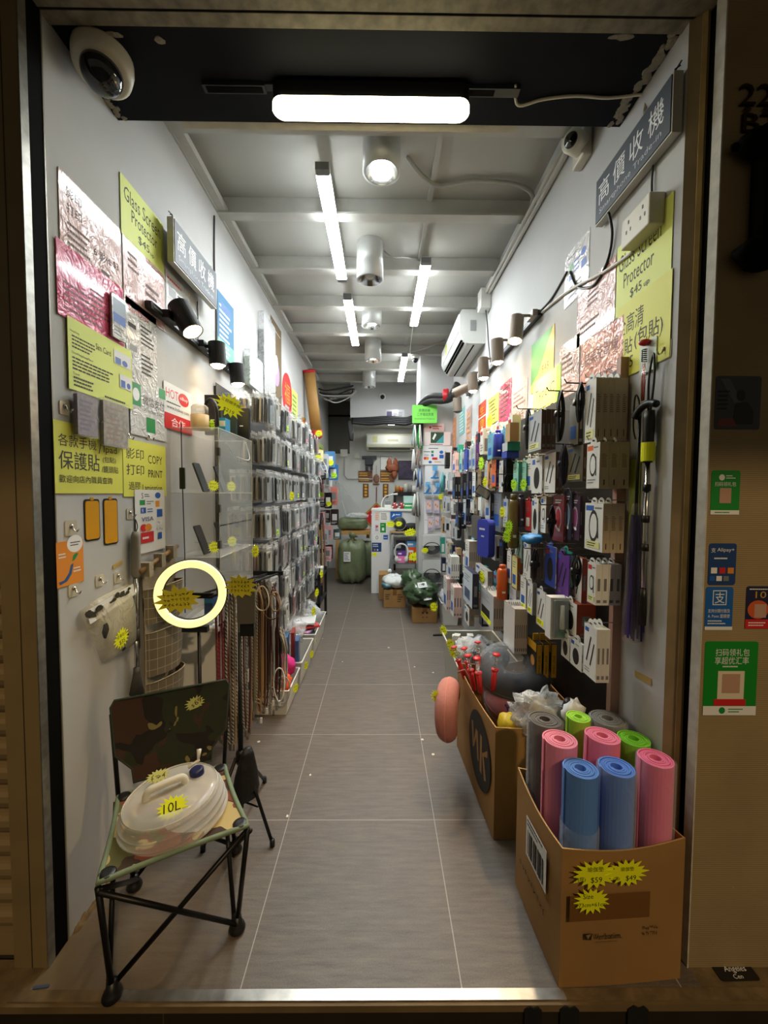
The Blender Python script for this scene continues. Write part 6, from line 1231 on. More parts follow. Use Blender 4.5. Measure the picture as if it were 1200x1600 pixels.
def rb(label, pf, pc, pr, yt, yb, X, n=1, face=None, side=None, art='cable', tab='round', group=None, cat='box', name='product_box', deep=None, accent=None, tagc=None, solid=False):
    """hanging cartons: pf..pc face toward the aisle, pc..pr side toward the street (photo pixels); n of them one behind the other"""
    ym = (yt + yb) / 2; a = at(pc, ym, 'X', X); Y = a.y; zt = at(pc, yt, 'Y', Y).z; zb = at(pc, yb, 'Y', Y).z; far = at(pf, ym, 'X', X).y
    X1 = min(at(pr, ym, 'Y', Y).x, XR - .014); th = (X1 - X) / n; w = far - Y; h = zt - zb; face = face or BW; side = side or face; accent = accent or BLU
    fr = (V(X, far, zb), V(0, -1, 0), UP, V(-1, 0, 0))
    t = thing(name, label + (', outermost' if n > 1 else ''), cat, (X, (Y + far) / 2, zb), group)
    g = th * .94; mb = MB(); mb.box((0, 0, -g), (w, h, 0), side, fr); mb.box((0.0004, .0004, 0), (w - .0004, h - .0004, .0006), face, fr)
    sfr = (V(X, Y, zb), V(1, 0, 0), UP, V(0, -1, 0))
    if art == 'cable': draw(mb, fr, w, h, [('r', .05, .84, .45, .11, accent), ('l', .55, .86, .4, .08, 1, DGREY), ('e', .5, .52, .26, .26 * w / h * 1.8, INK), ('e', .5, .52, .20, .2 * w / h * 1.8, face), ('p', [(.7, .28), (.78, .28), (.74, .7), (.68, .7)], INK), ('l', .1, .1, .7, .12, 2, DGREY)], .0006, len(label))
    elif art == 'cables': draw(mb, fr, w, h, [('r', .08, .86, .3, .08, accent), ('p', [(.2, .3), (.28, .28), (.6, .78), (.52, .8)], INK), ('p', [(.5, .25), (.58, .23), (.85, .68), (.78, .7)], INK), ('l', .1, .08, .5, .1, 2, DGREY)], .0006, len(label))
    elif art == 'earbud': draw(mb, fr, w, h, [('e', .5, .5, .3, .26, M('blister', (190, 190, 200), .1)), ('e', .5, .5, .24, .21, accent), ('l', .2, .82, .6, .1, 2, WT), ('r', .5, .22, .2, .06, WT)], .0006, 3)
    elif art == 'plain': draw(mb, fr, w, h, [('l', .12, .65, .7, .22, 3, DGREY), ('r', .15, .15, .6, .3, accent)], .0006, len(label))
    elif art == 'round': draw(mb, fr, w, h, [('r', .06, .8, .28, .14, accent), ('e', .5, .42, .28, .3, INK), ('l', .45, .82, .4, .1, 1, DGREY)], .0006, 2)
    if n > 1 or art != 'none': draw(mb, sfr, g, h, [('r', .2, .06, .6, .07, DGREY), ('r', .28, .35, .44, .3, DGREY)] if side is not BBR or art == 'round' else [('r', .44, .07, .12, .12, INK), ('l', .2, .45, .6, .3, 9, M('taupe_print', (110, 94, 76)))], .0004, 5)
    part(mb, 'carton', t, bevel=0)
    if tab:
        mb = MB(); r = min(.022, w * .35); mb.prism([(w / 2 + r * math.cos(PI * i / 10), r * math.sin(PI * i / 10) * (1.2 if tab == 'round' else 1)) for i in range(11)], -.0015, 0, face, (fr[0] + UP * h, *fr[1:])); mb.box((w / 2 - .009, .006, .0001), (w / 2 + .009, .011, .0004), BLKP, (fr[0] + UP * h, *fr[1:])); part(mb, 'hang_tab', t)
        hookto(X, (Y + far) / 2, zt + .012)
    if tagc:
        mb = MB(); mb.box((w * .12, h * .06, .0012), (w * .85, h * .2, .002), tagc, fr); draw(mb, (fr[0] + V(0, 0, 0), *fr[1:]), w, h, [('l', .18, .08, .6, .1, 2, INK)], .002, 1); part(mb, 'price_label', t)
    for k in range(1, n): dup(t, (X + th * k, (Y + far) / 2, zb), label + ', %s from aisle' % ORD[k], group)
    return t
YLB = M('pale_yellow_label', (226, 226, 150), .5)
GB = 'boxed goods on the right pegboard'
NAV = M('carton_navy', (34, 36, 66), .4); GRY = M('carton_grey', (120, 120, 112), .45); TEA = M('carton_teal', (40, 150, 130), .4); PUR = M('carton_purple', (96, 52, 140), .4); BLB = M('carton_blue', (40, 70, 170), .4); ORB = M('carton_orange', (226, 100, 40), .4); REB = M('carton_red', (190, 40, 44), .4); YEB = M('carton_yellow', (206, 156, 30), .45); DRD = M('carton_brick', (150, 58, 36), .45); OLV = M('olive_sleeve', (104, 88, 44), .6); MNT = M('carton_mint', (150, 210, 190), .4); TAN = M('carton_tan', (190, 156, 110), .5); BLKB = M('carton_black', (26, 26, 28), .4); SKY = M('carton_sky', (110, 180, 206), .4); PNK = M('carton_pink', (232, 196, 190), .4); SIL = M('clear_card', (196, 200, 204), .25)
A = rb
A('white cable box with taupe sides, top row nearest the doorway', 915, 931, 985, 590, 689, .805, 5, BW, BBR, 'cables', 'round', GB, tagc=YLB)
A('dark grey cable pack behind the nearest top row boxes', 890, 904, 912, 626, 694, .845, 1, GRY, BLKB, 'plain', 'round', GB)
A('brown sided cable box in the top row under the Type-C notice', 826, 846, 869, 640, 702, .74, 3, SIL, BDK, 'cables', 'round', GB, tagc=YLB)
A('kraft carton on top of the teal carton, top row', 790, 797, 812, 660, 689, .72, 1, TAN, TAN, 'none', None, GB)
A('teal carton under the kraft one, top row', 785, 793, 814, 690, 704, .72, 1, SIL, TEA, 'none', None, GB)
A('bright blue carton under the teal one, top row', 784, 792, 812, 705, 715, .72, 1, BLB, BLB, 'none', None, GB)
A('pale blue box right of the blue bottle, top row', 783, 791, 796, 668, 705, .76, 1, SKY, SKY, 'plain', 'round', GB)
A('sky blue box left of the blue bottle, top row', 762, 770, 773, 676, 716, .71, 1, SKY, SKY, 'plain', 'round', GB)
A('purple box in the far top row', 738, 743, 749, 694, 733, .72, 1, SIL, PUR, 'plain', 'round', GB)
A('green box in the far top row left of the purple one', 733, 737, 739, 700, 732, .73, 1, SIL, M('carton_green', (90, 150, 90), .4), 'plain', 'round', GB)
A('blue box in the far top row', 725, 730, 733, 703, 735, .72, 2, BLB, BLB, 'plain', 'round', GB)
A('pale pink box in the farthest top row', 707, 712, 717, 707, 738, .70, 2, PNK, PNK, 'plain', 'round', GB)
A('pale mint box in the farthest top row', 718, 722, 725, 706, 738, .71, 1, MNT, SIL, 'plain', 'round', GB)
# second row
A('white box with ring cable picture, second row nearest the doorway', 917, 937, 984, 690, 763, .80, 3, BW, BBR, 'cable', 'square', GB, accent=ORB, tagc=None)
A('grey cable box left of the ring cable boxes, second row', 886, 911, 917, 694, 752, .86, 1, GRY, BDK, 'cables', 'square', GB, tagc=YLB)
A('white cable box with brown sides in the second row, under brown ones', 850, 868, 881, 706, 770, .80, 2, BW, BDK, 'cables', None, GB)
A('white box with blue logo and black adapters picture, second row', 831, 847, 850, 712, 771, .79, 1, BW, BW, 'round', 'square', GB)
A('slim white box left of the blue logo box, second row', 822, 831, 833, 716, 766, .80, 1, BW, SIL, 'plain', 'round', GB)
A('mint and white box with star tag, second row, nearer of the two', 814, 822, 824, 723, 767, .79, 1, MNT, TEA, 'plain', 'round', GB)
A('mint and white box with star tag, second row, farther of the two', 802, 810, 815, 723, 767, .77, 1, MNT, TEA, 'plain', 'round', GB)
A('white box with brown sides left of the mint boxes, second row', 780, 786, 801, 719, 769, .74, 2, BW, BDK, 'cables', None, GB)
A('orange and purple box in the second row', 768, 775, 781, 718, 760, .73, 1, ORB, M('carton_violet', (66, 40, 110), .4), 'plain', None, GB)
A('peach coloured box left of the orange one, second row', 757, 762, 768, 724, 762, .72, 1, SIL, M('carton_peach', (216, 160, 130), .4), 'plain', 'square', GB)
A('white and black slim box in the far second row', 738, 743, 746, 738, 776, .72, 1, BW, BLKB, 'plain', 'round', GB)
A('navy box in the far second row', 729, 732, 738, 737, 779, .71, 1, NAV, NAV, 'plain', 'round', GB)
A('black speckled box in the far second row', 720, 723, 730, 740, 780, .71, 1, BLKB, M('speckled_black', (60, 56, 54), .4, noise=(120, .7)), 'plain', None, GB)
A('black box at the far end of the second row', 707, 711, 720, 745, 780, .69, 2, BLKB, BLKB, 'plain', None, GB)
# third row
A('white cable box with taupe sides, third row nearest the doorway', 914, 942, 976, 787, 864, .80, 3, BW, BBR, 'cable', 'square', GB, tagc=YLB)
A('wine red earphone pack in the third row', 864, 881, 885, 774, 848, .83, 1, M('wine_card', (120, 50, 54), .35), M('wine_card'), 'earbud', 'square', GB, accent=M('wine_red', (190, 60, 70), .3))
A('dark blue earphone pack right of the wine red one, third row', 880, 893, 897, 768, 844, .845, 1, M('ink_card', (50, 54, 70), .35), M('ink_card'), 'earbud', 'square', GB, accent=M('steel_blue', (90, 130, 170), .3))
A('dark purple earphone pack right of the blue one, third row', 891, 906, 910, 775, 845, .855, 1, M('plum_card', (66, 40, 66), .35), M('plum_card'), 'earbud', 'square', GB, accent=M('magenta_plum', (140, 60, 110), .3))
A('slim white cable box with brown side in the third row', 845, 853, 863, 777, 833, .81, 1, BW, BBR, 'cable', 'square', GB)
A('white box with black charger picture, third row', 831, 841, 845, 779, 836, .80, 1, BW, BBR, 'round', 'square', GB)
A('red and white box in the third row', 821, 830, 832, 784, 830, .80, 1, REB, BW, 'plain', 'round', GB, accent=BW)
A('grey patterned pouch box in the third row', 770, 783, 787, 771, 832, .755, 1, M('grey_blue_pouch', (140, 146, 160), .3, noise=(60, .4)), SIL, 'plain', 'round', GB)
A('white box with green side in the far third row', 747, 752, 757, 777, 798, .73, 1, BW, TEA, 'none', None, GB)
A('grey card pack in the far third row', 758, 766, 774, 772, 812, .73, 1, SIL, BLKB, 'plain', None, GB)
A('teal outlined pack in the far third row', 735, 740, 746, 781, 802, .72, 1, BW, SIL, 'cable', None, GB)
A('navy blue box in the far third row', 724, 728, 736, 780, 820, .71, 2, SIL, NAV, 'plain', None, GB)
A('black box in the far third row', 712, 716, 724, 786, 824, .70, 2, BLKB, NAV, 'plain', None, GB)
A('grey metal tin behind the blue pouch, between third and fourth rows', 737, 751, 759, 808, 846, .70, 1, M('tin_grey', (90, 86, 80), .35, .3), BLKB, 'none', None, GB)
# fourth row
A('white box with red band, fourth row nearest the doorway', 918, 931, 971, 882, 946, .81, 4, BW, BW, 'cable', 'square', GB, accent=REB, tagc=YLB)
A('white box with black cable drawing and brick red side, fourth row', 892, 909, 918, 873, 950, .85, 1, BW, DRD, 'cables', None, GB)
A('green cable box in the fourth row', 875, 893, 895, 863, 918, .83, 1, TEA, TEA, 'cables', 'square', GB)
A('purple cable box behind the green one, fourth row', 868, 889, 892, 868, 938, .82, 1, PUR, PUR, 'cables', 'square', GB)
A('blue and white box left of the purple one, fourth row', 852, 868, 870, 856, 920, .81, 1, BLB, BW, 'round', 'square', GB, accent=REB)
A('grey brown cable box, fourth row middle', 818, 829, 849, 849, 910, .76, 5, BW, M('carton_mauve_brown', (126, 106, 96), .5), 'cables', None, GB)
A('pale teal box left of the grey brown row, fourth row', 805, 815, 818, 838, 880, .77, 1, M('pale_teal', (170, 200, 196), .4), SKY, 'cables', 'round', GB)
A('orange sided box with yellow and white face, fourth row', 800, 808, 816, 872, 923, .75, 1, M('lemon_face', (222, 214, 140), .4), M('ochre_side', (176, 100, 40), .5), 'plain', 'square', GB)
A('slim white box with black strip, fourth row', 792, 799, 801, 863, 913, .75, 1, BW, NAV, 'plain', 'square', GB)
A('white box with black cable ring and star tag, fourth row', 743, 762, 770, 893, 922, .70, 1, BW, M('carton_warm_grey', (150, 140, 134), .5), 'round', None, GB)
A('slim white cable pack stack in the far fourth row', 727, 733, 752, 846, 894, .68, 6, BW, M('pack_edge_pink', (206, 186, 172), .5), 'plain', None, GB)
A('slim white cable pack nearest the white slatwall, far fourth row', 700, 705, 718, 870, 905, .66, 4, BW, BW, 'plain', 'round', GB)
# fifth row
A('white box with black cable picture, lowest row nearest doorway', 912, 932, 953, 984, 1067, .79, 3, BW, M('box_side_white', (206, 206, 196), .45), 'cables', 'round', GB)
A('red sided white box with black round charger picture', 881, 901, 932, 945, 997, .82, 1, BW, DRD, 'round', 'square', GB, accent=ORB)
A('small white adapter box, lowest row, left of pair', 877, 890, 893, 996, 1034, .80, 2, BW, BW, 'round', 'square', GB)
A('small white adapter box, lowest row, right of pair', 891, 909, 914, 1008, 1051, .80, 2, BW, BW, 'round', 'square', GB)
A('white box with black cable and yellow label, lowest row', 838, 852, 854, 927, 985, .78, 1, BW, BW, 'cables', 'square', GB, tagc=TAGY)
A('slim grey sided box with yellow label, lowest row', 824, 832, 839, 912, 962, .76, 1, BW, GRY, 'cables', 'square', GB, tagc=TAGY)
A('slim white box with yellow label, lowest row, behind the grey sided one', 813, 822, 825, 905, 956, .76, 1, BW, BBR, 'plain', 'square', GB, tagc=TAGY)
A('white card pack with black phone picture in the lowest row', 796, 806, 812, 920, 958, .75, 1, SIL, SIL, 'plain', None, GB)
A('white card with yellow price label, fanned group over the grey pillow', 750, 771, 791, 932, 986, .68, 5, SIL, M('card_edge', (206, 196, 180), .5), 'plain', 'round', GB, tagc=TAGY, accent=INK)
A('clear bagged white cable pack, standing stack above the grey pillow', 787, 804, 824, 952, 1022, .70, 6, M('clear_pack_white', (226, 222, 214), .2, coat=.5), M('clear_pack_edge', (206, 190, 176), .3), 'none', 'round', GB)
A('large white phone holder box with navy side, lowest row', 724, 738, 749, 897, 952, .62, 1, M('box_pale_blue', (206, 216, 226), .4), NAV, 'plain', None, GB, accent=M('steel_slate', (70, 90, 120), .4))
A('small white box under the large navy sided one', 726, 733, 742, 953, 979, .62, 1, BW, M('box_taupe', (150, 136, 116), .5), 'round', None, GB)
A('slim white cable pack in the farthest fifth row', 693, 698, 712, 905, 955, .64, 4, BW, PNK, 'plain', 'round', GB)
A('white cable pack hanging low beside the floor bins', 704, 709, 722, 918, 965, .64, 3, BW, PNK, 'plain', 'round', GB)
# blister of toothbrush-like item
t = thing('blister_pack', 'white blister box with clear front holding a green tipped wand, lowest row', 'box', at(860, 999, 'X', .74), GB)
a = at(860, 965, 'X', .74); zt, zb = at(860, 934, 'Y', a.y).z, at(860, 999, 'Y', a.y).z; fy = at(852, 965, 'X', .74).y
part(MB().box((.74, a.y, zb), (.825, fy, zt), BW), 'carton', t); part(MB().box((.752, a.y - .012, zb + .01), (.815, a.y - .0005, zt - .01), M('blister_dark', (150, 158, 156), .12, coat=.6)), 'blister', t); part(MB().tube([(.785, a.y - .014, zt - .03), (.785, a.y - .014, zb + .05)], [.009, .012], BW, 10), 'wand', t, smooth=True); part(MB().box((.765, a.y - .0135, zb + .012), (.81, a.y - .0121, zb + .05), M('blister_green', (120, 160, 140), .3)), 'insert', t)
# yellow-black lens boxes standing by the neck pillows
for k, (p0, p1, c) in enumerate(((838, 847, 'outermost'), (849, 858, 'middle'), (861, 870, 'nearest the wall'))):
    Y = 1.99; x0 = at(p0, 1030, 'Y', Y).x; x1 = at(p1, 1030, 'Y', Y).x; zt = at(p0, 1006, 'Y', Y).z; zb = zt - .17
    t = thing('lens_box', 'yellow and black lens box hanging above the pillow carton, %s of three' % c, 'box', (x0, Y, zb), 'yellow lens boxes')
    part(MB().box((x0, Y, zb), (x1, Y + .13, zt), BLKB), 'carton', t); fr = (V(x0 + .002, Y - .0005, zb), V(1, 0, 0), UP, V(0, -1, 0)); w = x1 - x0 - .004
    mb = MB(); mb.box((0, .0, 0), (w, zt - zb - .004, .0008), YEB, fr); rot = (fr[0] + V(w * .72, 0, .02), UP, V(-1, 0, 0), V(0, -1, 0)); mb.text('SPEED LENS', rot, 0, 0, w * .42, INK, .09, .0012); part(mb, 'spine', t)
    part(MB().box((x0 - .0006, Y + .005, zt - .045), (x0 - .0001, Y + .125, zt - .003), YEB), 'band', t); mb = MB(); mb.box((x0 + .001, Y + .05, zt), (x1 - .001, Y + .056, zt + .035), YEB); part(mb, 'hang_tab', t)
    if k == 0: part(MB().lathe([(.026, 0), (.02, .0006)], (x0 - .0002, Y + .05, zb + .07), M('amber_disc', (226, 160, 70), .3), (-1, 0, 0), 18), 'emblem', t)
# bottles, pouches, cables in bunches
def bottle(label, px, yt, yb, X, rpx, rgb, name='bottle', cat='bottle', group=None):
    c = at(px, (yt + yb) / 2, 'X', X); Y = c.y; r = rpx * Y / FPX; zt = at(px, yt, 'Y', Y).z; zb = at(px, yb, 'Y', Y).z; h = zt - zb; t = thing(name, label, cat, (c.x, Y, zb), group)
    m = M('bottle_%d_%d_%d' % rgb, rgb, .3, coat=.3); mb = MB(); mb.lathe([(r * .9, 0), (r, h * .03), (r, h * .82), (r * .8, h * .88), (r * .5, h * .9)], (c.x, Y, zb), m, n=20); part(mb, 'body', t, smooth=True)
    mb = MB(); mb.lathe([(r * .62, h * .88), (r * .62, h * .98), (r * .5, h)], (c.x, Y, zb), m, n=16); part(mb, 'cap', t, smooth=True)
    part(MB().box((c.x - r * .3, Y - r * 1.02, zb + h * .2), (c.x + r * .3, Y - r * .9, zb + h * .25), WT), 'print', t); return t
bottle('deep blue cylinder pack in the top row', 778, 672, 714, .73, 7, (36, 52, 150))
bottle('orange cylinder pack with black cap area, fourth row', 785, 882, 936, .72, 8.5, (224, 98, 30))
t = bottle('olive green tall cylinder sleeve in the third row with two star tags', 802, 772, 856, .74, 8, (112, 96, 44), 'umbrella_sleeve', 'sleeve')
for k, (px, py) in enumerate(((795, 823), (792, 838))): part(star((at(px, py, 'X', .69), V(.5, -.85, 0), UP, V(-.85, -.5, 0)), .032, .04, None, 100 + k, TAGG, rows=2), 'price_tag', t)
bottle('dark purple bundled sleeve right of the olive one', 814, 772, 823, .78, 6, (58, 46, 66), 'umbrella_sleeve', 'sleeve'); bottle('dark navy bundled sleeve in the far third row', 722, 800, 826, .70, 6, (30, 34, 52), 'umbrella_sleeve', 'sleeve')
t = thing('zip_pouch', 'royal blue zip pouch between the third and fourth rows', 'pouch', at(759, 868, 'X', .66)); fr = (at(752, 868, 'X', .66) + V(0, 0, 0), V(.28, -.96, 0).normalized(), UP, V(-.96, -.28, 0).normalized())
part(MB().rbox((-.02, 0, -.03), (.12, .24, .02), .03, M('royal_blue', (50, 62, 170), .45), fr, 4), 'body', t, bevel=.008); mb = MB(); draw(mb, (fr[0], fr[1], UP, fr[3]), .1, .24, [('l', .05, .68, .8, .12, 1, WT), ('l', .3, .5, .6, .1, 1, WT)], .0205); part(mb, 'lettering', t)
tag(MB().blob(at(832, 842, 'X', .76), (.05, .07, .025), M('cyan_mesh', (40, 130, 200), .5), .3, 3, 18, 4).build('mesh_bag', smooth=True), 'bright cyan mesh bag between the third and fourth rows', 'bag')
t = thing('camera_box', 'black and grey camera box tipped on its hook, far second row', 'box', at(756, 770, 'X', .70)); c = at(756, 769, 'X', .70); u = V(.75, -.35, -.5).normalized(); v = V(.45, -.2, .85); v = (v - u * v.dot(u)).normalized(); n_ = u.cross(v)
part(MB().box((-.05, -.03, -.03), (.05, .03, .03), BLKB, (c, u, v, n_)).box((-.045, -.025, .03), (.045, .025, .0305), GRY, (c, u, v, n_)), 'carton', t)
for k, (px, yt, yb, X, lb) in enumerate(((905, 600, 660, .79, 'black cable bunch left of the nearest top row boxes'), (875, 612, 690, .79, 'long black cable bunch in the top row right of the brown boxes'), (825, 640, 702, .74, 'black cable bunch left of the brown top row boxes'), (880, 695, 758, .80, 'dark blue knotted cable bunch in the second row'), (790, 742, 768, .74, 'thin black cable bunch in the second row before the white box'), (862, 790, 840, .80, 'black cable bunch left of the wine red earphone pack'), (900, 868, 915, .81, 'black cable loop bunch beside the green box, fourth row'), (720, 786, 840, .67, 'black cable bunch in the far third row'), (836, 858, 905, .74, 'black cable bunch before the grey brown row'))):
    R4 = random.Random(k + 9); p = at(px, yt, 'X', X); q = at(px, yb, 'Y', p.y); t = thing('cable_bunch', lb, 'cables', (p.x, p.y, q.z), 'bunched cables'); m = M('cable_black', (20, 20, 24), .45) if k != 3 else M('cable_midnight', (26, 28, 50), .45)
    for j in range(6 if k < 4 else 4):
        w = R4.uniform(.004, .013); y = R4.uniform(-.02, .02); L2 = p.z - q.z; pth = [p + V(0, y, 0), p + V(w, y, -L2 * .3), p + V(w * R4.uniform(.3, 1), y, -L2 * .75), p + V(0, y * .5, -L2), p + V(-w * .9, y, -L2 * .7), p + V(-w, y, -L2 * .3), p + V(.002, y, .002)]
        part(MB().tube(spline(pth, 4), .0036, m, 6), 'cord', t, smooth=True)
    mb = MB(); mb.tube([p + V(-.02, 0, -.02 - (p.z - q.z) * .35), p + V(.02, 0, -.024 - (p.z - q.z) * .35)], .014, m, 8); part(mb, 'tie', t, smooth=True)
    part(MB().tube([(XR - .012, p.y, p.z), (p.x - .05, p.y, p.z + .004), (p.x - .06, p.y, p.z + .02)], .003, BLKP, 5), 'hook', t)
# tags on the pegboard
for k, (px, py, X, r, col, lb) in enumerate(((803, 757, .755, .03, TAGG, 'green-yellow star card on the farther mint box'), (818, 757, .775, .03, TAGG, 'green-yellow star card on the nearer mint box'), (765, 658, .90, .05, TAGG, 'green-yellow star card above the top row under the yellow notice'), (752, 724, .70, .04, TAGG, 'green-yellow star card beside the purple box, far top row'), (753, 901, .68, .035, TAGY, 'yellow star card on the black cable ring box'), (758, 753, .69, .03, TAGY, 'small yellow star card above the tipped camera box'), (785, 800, .72, .03, TAGY, 'yellow star card on the grey patterned pouch'))):
    tag(star((at(px, py, 'X', X), V(.35, -.94, 0), UP, V(-.94, -.35, 0)), r, r * 1.25, None, 110 + k, col, rows=2).build('price_card'), lb, 'price card')
# far end random columns of slim packs
R = random.Random(31); fillc = [('white', BW), ('pink', PNK), ('clear grey', SIL), ('black', BLKB), ('teal', TEA), ('navy', NAV), ('tan', TAN), ('sky blue', SKY), ('beige', M('carton_beige', (206, 190, 160), .4))]
RN = ['top', 'second', 'third', 'fourth', 'fifth', 'sixth']
for r, zt in enumerate((1.97, 1.72, 1.47, 1.22, .97, .72)):
    for k in range(11):
        y = 2.45 + .25 * k; x = XR - .16 - R.uniform(0, .05); nm, m = fillc[R.choice([0, 0, 1, 2, 2, 3, 4, 5, 6, 7, 8])]; h = R.uniform(.15, .2)
        if r == 5 and k < 2: continue
        t = thing('slim_pack', '%s slim pack, %s row of right pegboard, %s column from near end' % (nm, RN[r], ORD[k]), 'pack', (x, y, zt - h), 'slim packs on the right pegboard')
        mb = MB(); fr = (V(x, y + .09, zt - h), V(0, -1, 0), UP, V(-1, 0, 0)); mb.box((0, 0, -.05), (.085, h, 0), m, fr); draw(mb, fr, .085, h, [('r', .1, .75, .6, .14, R.choice((BLU, REB, INK, TEA))), ('l', .1, .1, .8, .3, 3, DGREY)], .0004, k); draw(mb, (V(x, y + .005, zt - h), V(1, 0, 0), UP, V(0, -1, 0)), .05, h, [('r', .2, .1, .6, .5, R.choice((DGREY, INK, BW)))], .0004, k); part(mb, 'card', t)
        mb = MB(); mb.box((.03, h, -.001), (.055, h + .018, 0), m, fr); part(mb, 'hang_tab', t)
# trekking pole, duster, massager on the bare wall strip
t = thing('trekking_pole', 'silver and black trekking pole with yellow tag hanging on the right wall', 'trekking pole', (XR - .03, 1.41, 1.05))
def tp(z): return V(XR - .028, 1.405, z)
zz = lambda py: at(1020, py, 'X', XR - .028).z
part(MB().tube([tp(zz(720)), tp(zz(965))], .0085, CHROME, 12), 'shaft', t, smooth=True); part(MB().tube([tp(zz(640)), tp(zz(655)), tp(zz(690)), tp(zz(722))], [.017, .019, .017, .014], BLKP, 14), 'grip', t, smooth=True)
part(MB().tube(spline([tp(zz(632)) + V(-.0, -.035, -.002), tp(zz(628)), tp(zz(634)) + V(-.012, .03, .0), tp(zz(648)) + V(-.02, .05, 0)]), .0125, BLKP, 10), 'crook', t, smooth=True)
for py in (762, 812, 858): part(MB().tube([tp(zz(py) + .012), tp(zz(py) - .012)], .0125, BLKP, 12), 'clamp', t, smooth=True)
part(MB().tube([tp(zz(925)), tp(zz(940)), tp(zz(960)), tp(zz(985))], [.010, .0115, .013, .012], BLKP, 12), 'tip', t, smooth=True)
part(MB().tube(spline([tp(zz(640)) + V(0, .006, 0), tp(zz(590)) + V(0, .008, 0), tp(zz(553)) + V(0, -.012, 0), tp(zz(590)) + V(0, -.02, 0), tp(zz(640)) + V(0, -.006, 0)]), .004, BLKP, 6), 'wrist_strap', t, smooth=True)
part(MB().lathe([(.021, -.032), (.021, .032)], tp(zz(705)), TAGY, n=18, caps=False), 'price_tag', t)
t = thing('feather_duster', 'purple fibre duster in a clear sleeve hanging beside the trekking pole', 'duster', (XR - .03, 1.49, .97))
a = at(1000, 640, 'X', XR - .03); b = at(986, 1000, 'X', XR - .03); part(MB().tube([a, a * .5 + b * .5], .006, BLKP, 8), 'handle', t, smooth=True)
mb = MB(); 
for i in range(40):
    R5 = random.Random(i); o1 = V(R5.uniform(-.012, .012), R5.uniform(-.012, .012), 0); mb.tube([a * .55 + b * .45 + o1, b + o1 * 2.2 + V(0, 0, R5.uniform(0, .05))], .004, M('purple_fibre'), 4)
part(mb, 'fibres', t); part(MB().tube([a * .6 + b * .4, a * .5 + b * .5, b], [.012, .022, .030], film('clear_sleeve'), 14), 'sleeve', t, smooth=True)
part(MB().tube(spline([a, a + V(0, .01, .04), a + V(0, .03, .05), a + V(0, .035, -.05), a + V(0, .02, -.1)]), .003, BLKP, 5), 'cord_loop', t)
t = thing('head_massager', 'red topped wire head massager hanging beside the trekking pole strap', 'massager', (XR - .02, 1.46, 1.7)); p = at(1007, 545, 'X', XR - .02)
part(MB().lathe([(.004, 0), (.017, .006), (.02, .014), (.012, .02), (0, .021)], p + UP * .01, REDP, n=14), 'knob', t, smooth=True); part(MB().tube([p + V(.008 * math.sin(i * .9), .008 * math.cos(i * .9), -.001 * i) for i in range(46)], .0018, BLKP, 5), 'spring', t, smooth=True)
for k in range(5):
    R6 = k - 2; part(MB().tube([p + V(0, .002 * R6, -.05), p + V(0, .006 * R6, -.10), p + V(0, .004 * R6, -.18)], .0016, REDP if k % 2 else CHROME, 5), 'wire', t, smooth=True)
tag(MB().box((0, 0, 0), (.055, .3, .003), M('lime_sleeve', (190, 206, 60), .4, coat=.4), (V(XR - .004, 1.535, 1.33), V(0, -1, 0), UP, V(-1, 0, 0))).build('paper_strip'), 'narrow lime paper strip on the wall behind the purple duster', 'paper')
tag(MB().rbox((0, 0, 0), (.09, .11, .002), .006, M('pale_green_sheet', (196, 206, 186), .3, coat=.5), (V(XR - .006, 1.50, 1.93), V(0, -1, 0), UP, V(-1, 0, 0))).build('clear_pocket'), 'pale green plastic pocket behind the trekking pole strap', 'pocket')
# --- floor bins behind the pillow carton
b4 = bin_(.50, 2.50, .90, 3.25, .40, 'grey white bin with yellow stars behind the large brown box, black bundle inside', mat=film('cloudy_grey_bin', (176, 178, 168), .35, .75, .95), taper=.03)
tag(MB().blob((.66, 2.62, .44), (.13, .13, .09), BLKP, .35, 3, 20, 40).build('black_bundle', smooth=True), 'black bundle in clear film on the grey white bin', 'bundle')
tag(MB().blob((.66, 2.64, .455), (.155, .15, .10), film('crinkled_bag'), .4, 3, 24, 41).build('clear_bag', smooth=True), 'crinkled clear bag around the black bundle on the grey white bin', 'bag')
R = random.Random(12)
for k in range(7):
    slab('small_carton', '%s white small carton at the far end of the grey white bin' % ORD[k], 'box', (.58 + .05 * (k % 3), 2.98 + .07 * (k // 3), .36 + .03 * (k % 2)), (.045, .06, .05), R.uniform(-.5, .5), (222, 218, 204), 'white cartons in the bin')
for k, (px, py, Y) in enumerate(((704, 1007, 2.75), (709, 1019, 2.6), (693, 985, 3.2))): part(star((at(px, py, 'Y', Y), V(.6, -.8, 0), UP, V(-.8, -.6, 0)), .045, .045, None, 120 + k, rows=2, tilt=.4), 'price_tag', b4)
b5 = bin_(.70, 4.60, .90, 5.02, .26, 'translucent bin on the floor by the pillar, right of the small cartons')
tag(MB().blob((.80, 4.78, .30), (.10, .13, .08), film('crinkled_bag'), .4, 3, 20, 44).build('clear_bag', smooth=True), 'crinkled clear bag in the translucent bin by the pillar', 'bag')
part(star((at(678, 948, 'Y', 4.62), V(1, -.2, 0), UP, V(-.2, -1, 0)), .05, .06, None, 125, rows=2), 'price_tag', b5)
tag(MB().rbox((0, 0, 0), (.13, .03, .012), .01, BLKP, (at(677, 994, 'Z', .001), V(1, .1, 0), V(-.1, 1, 0), UP)).build('dropped_strap'), 'small black strap lying on the floor by the right bins', 'litter')
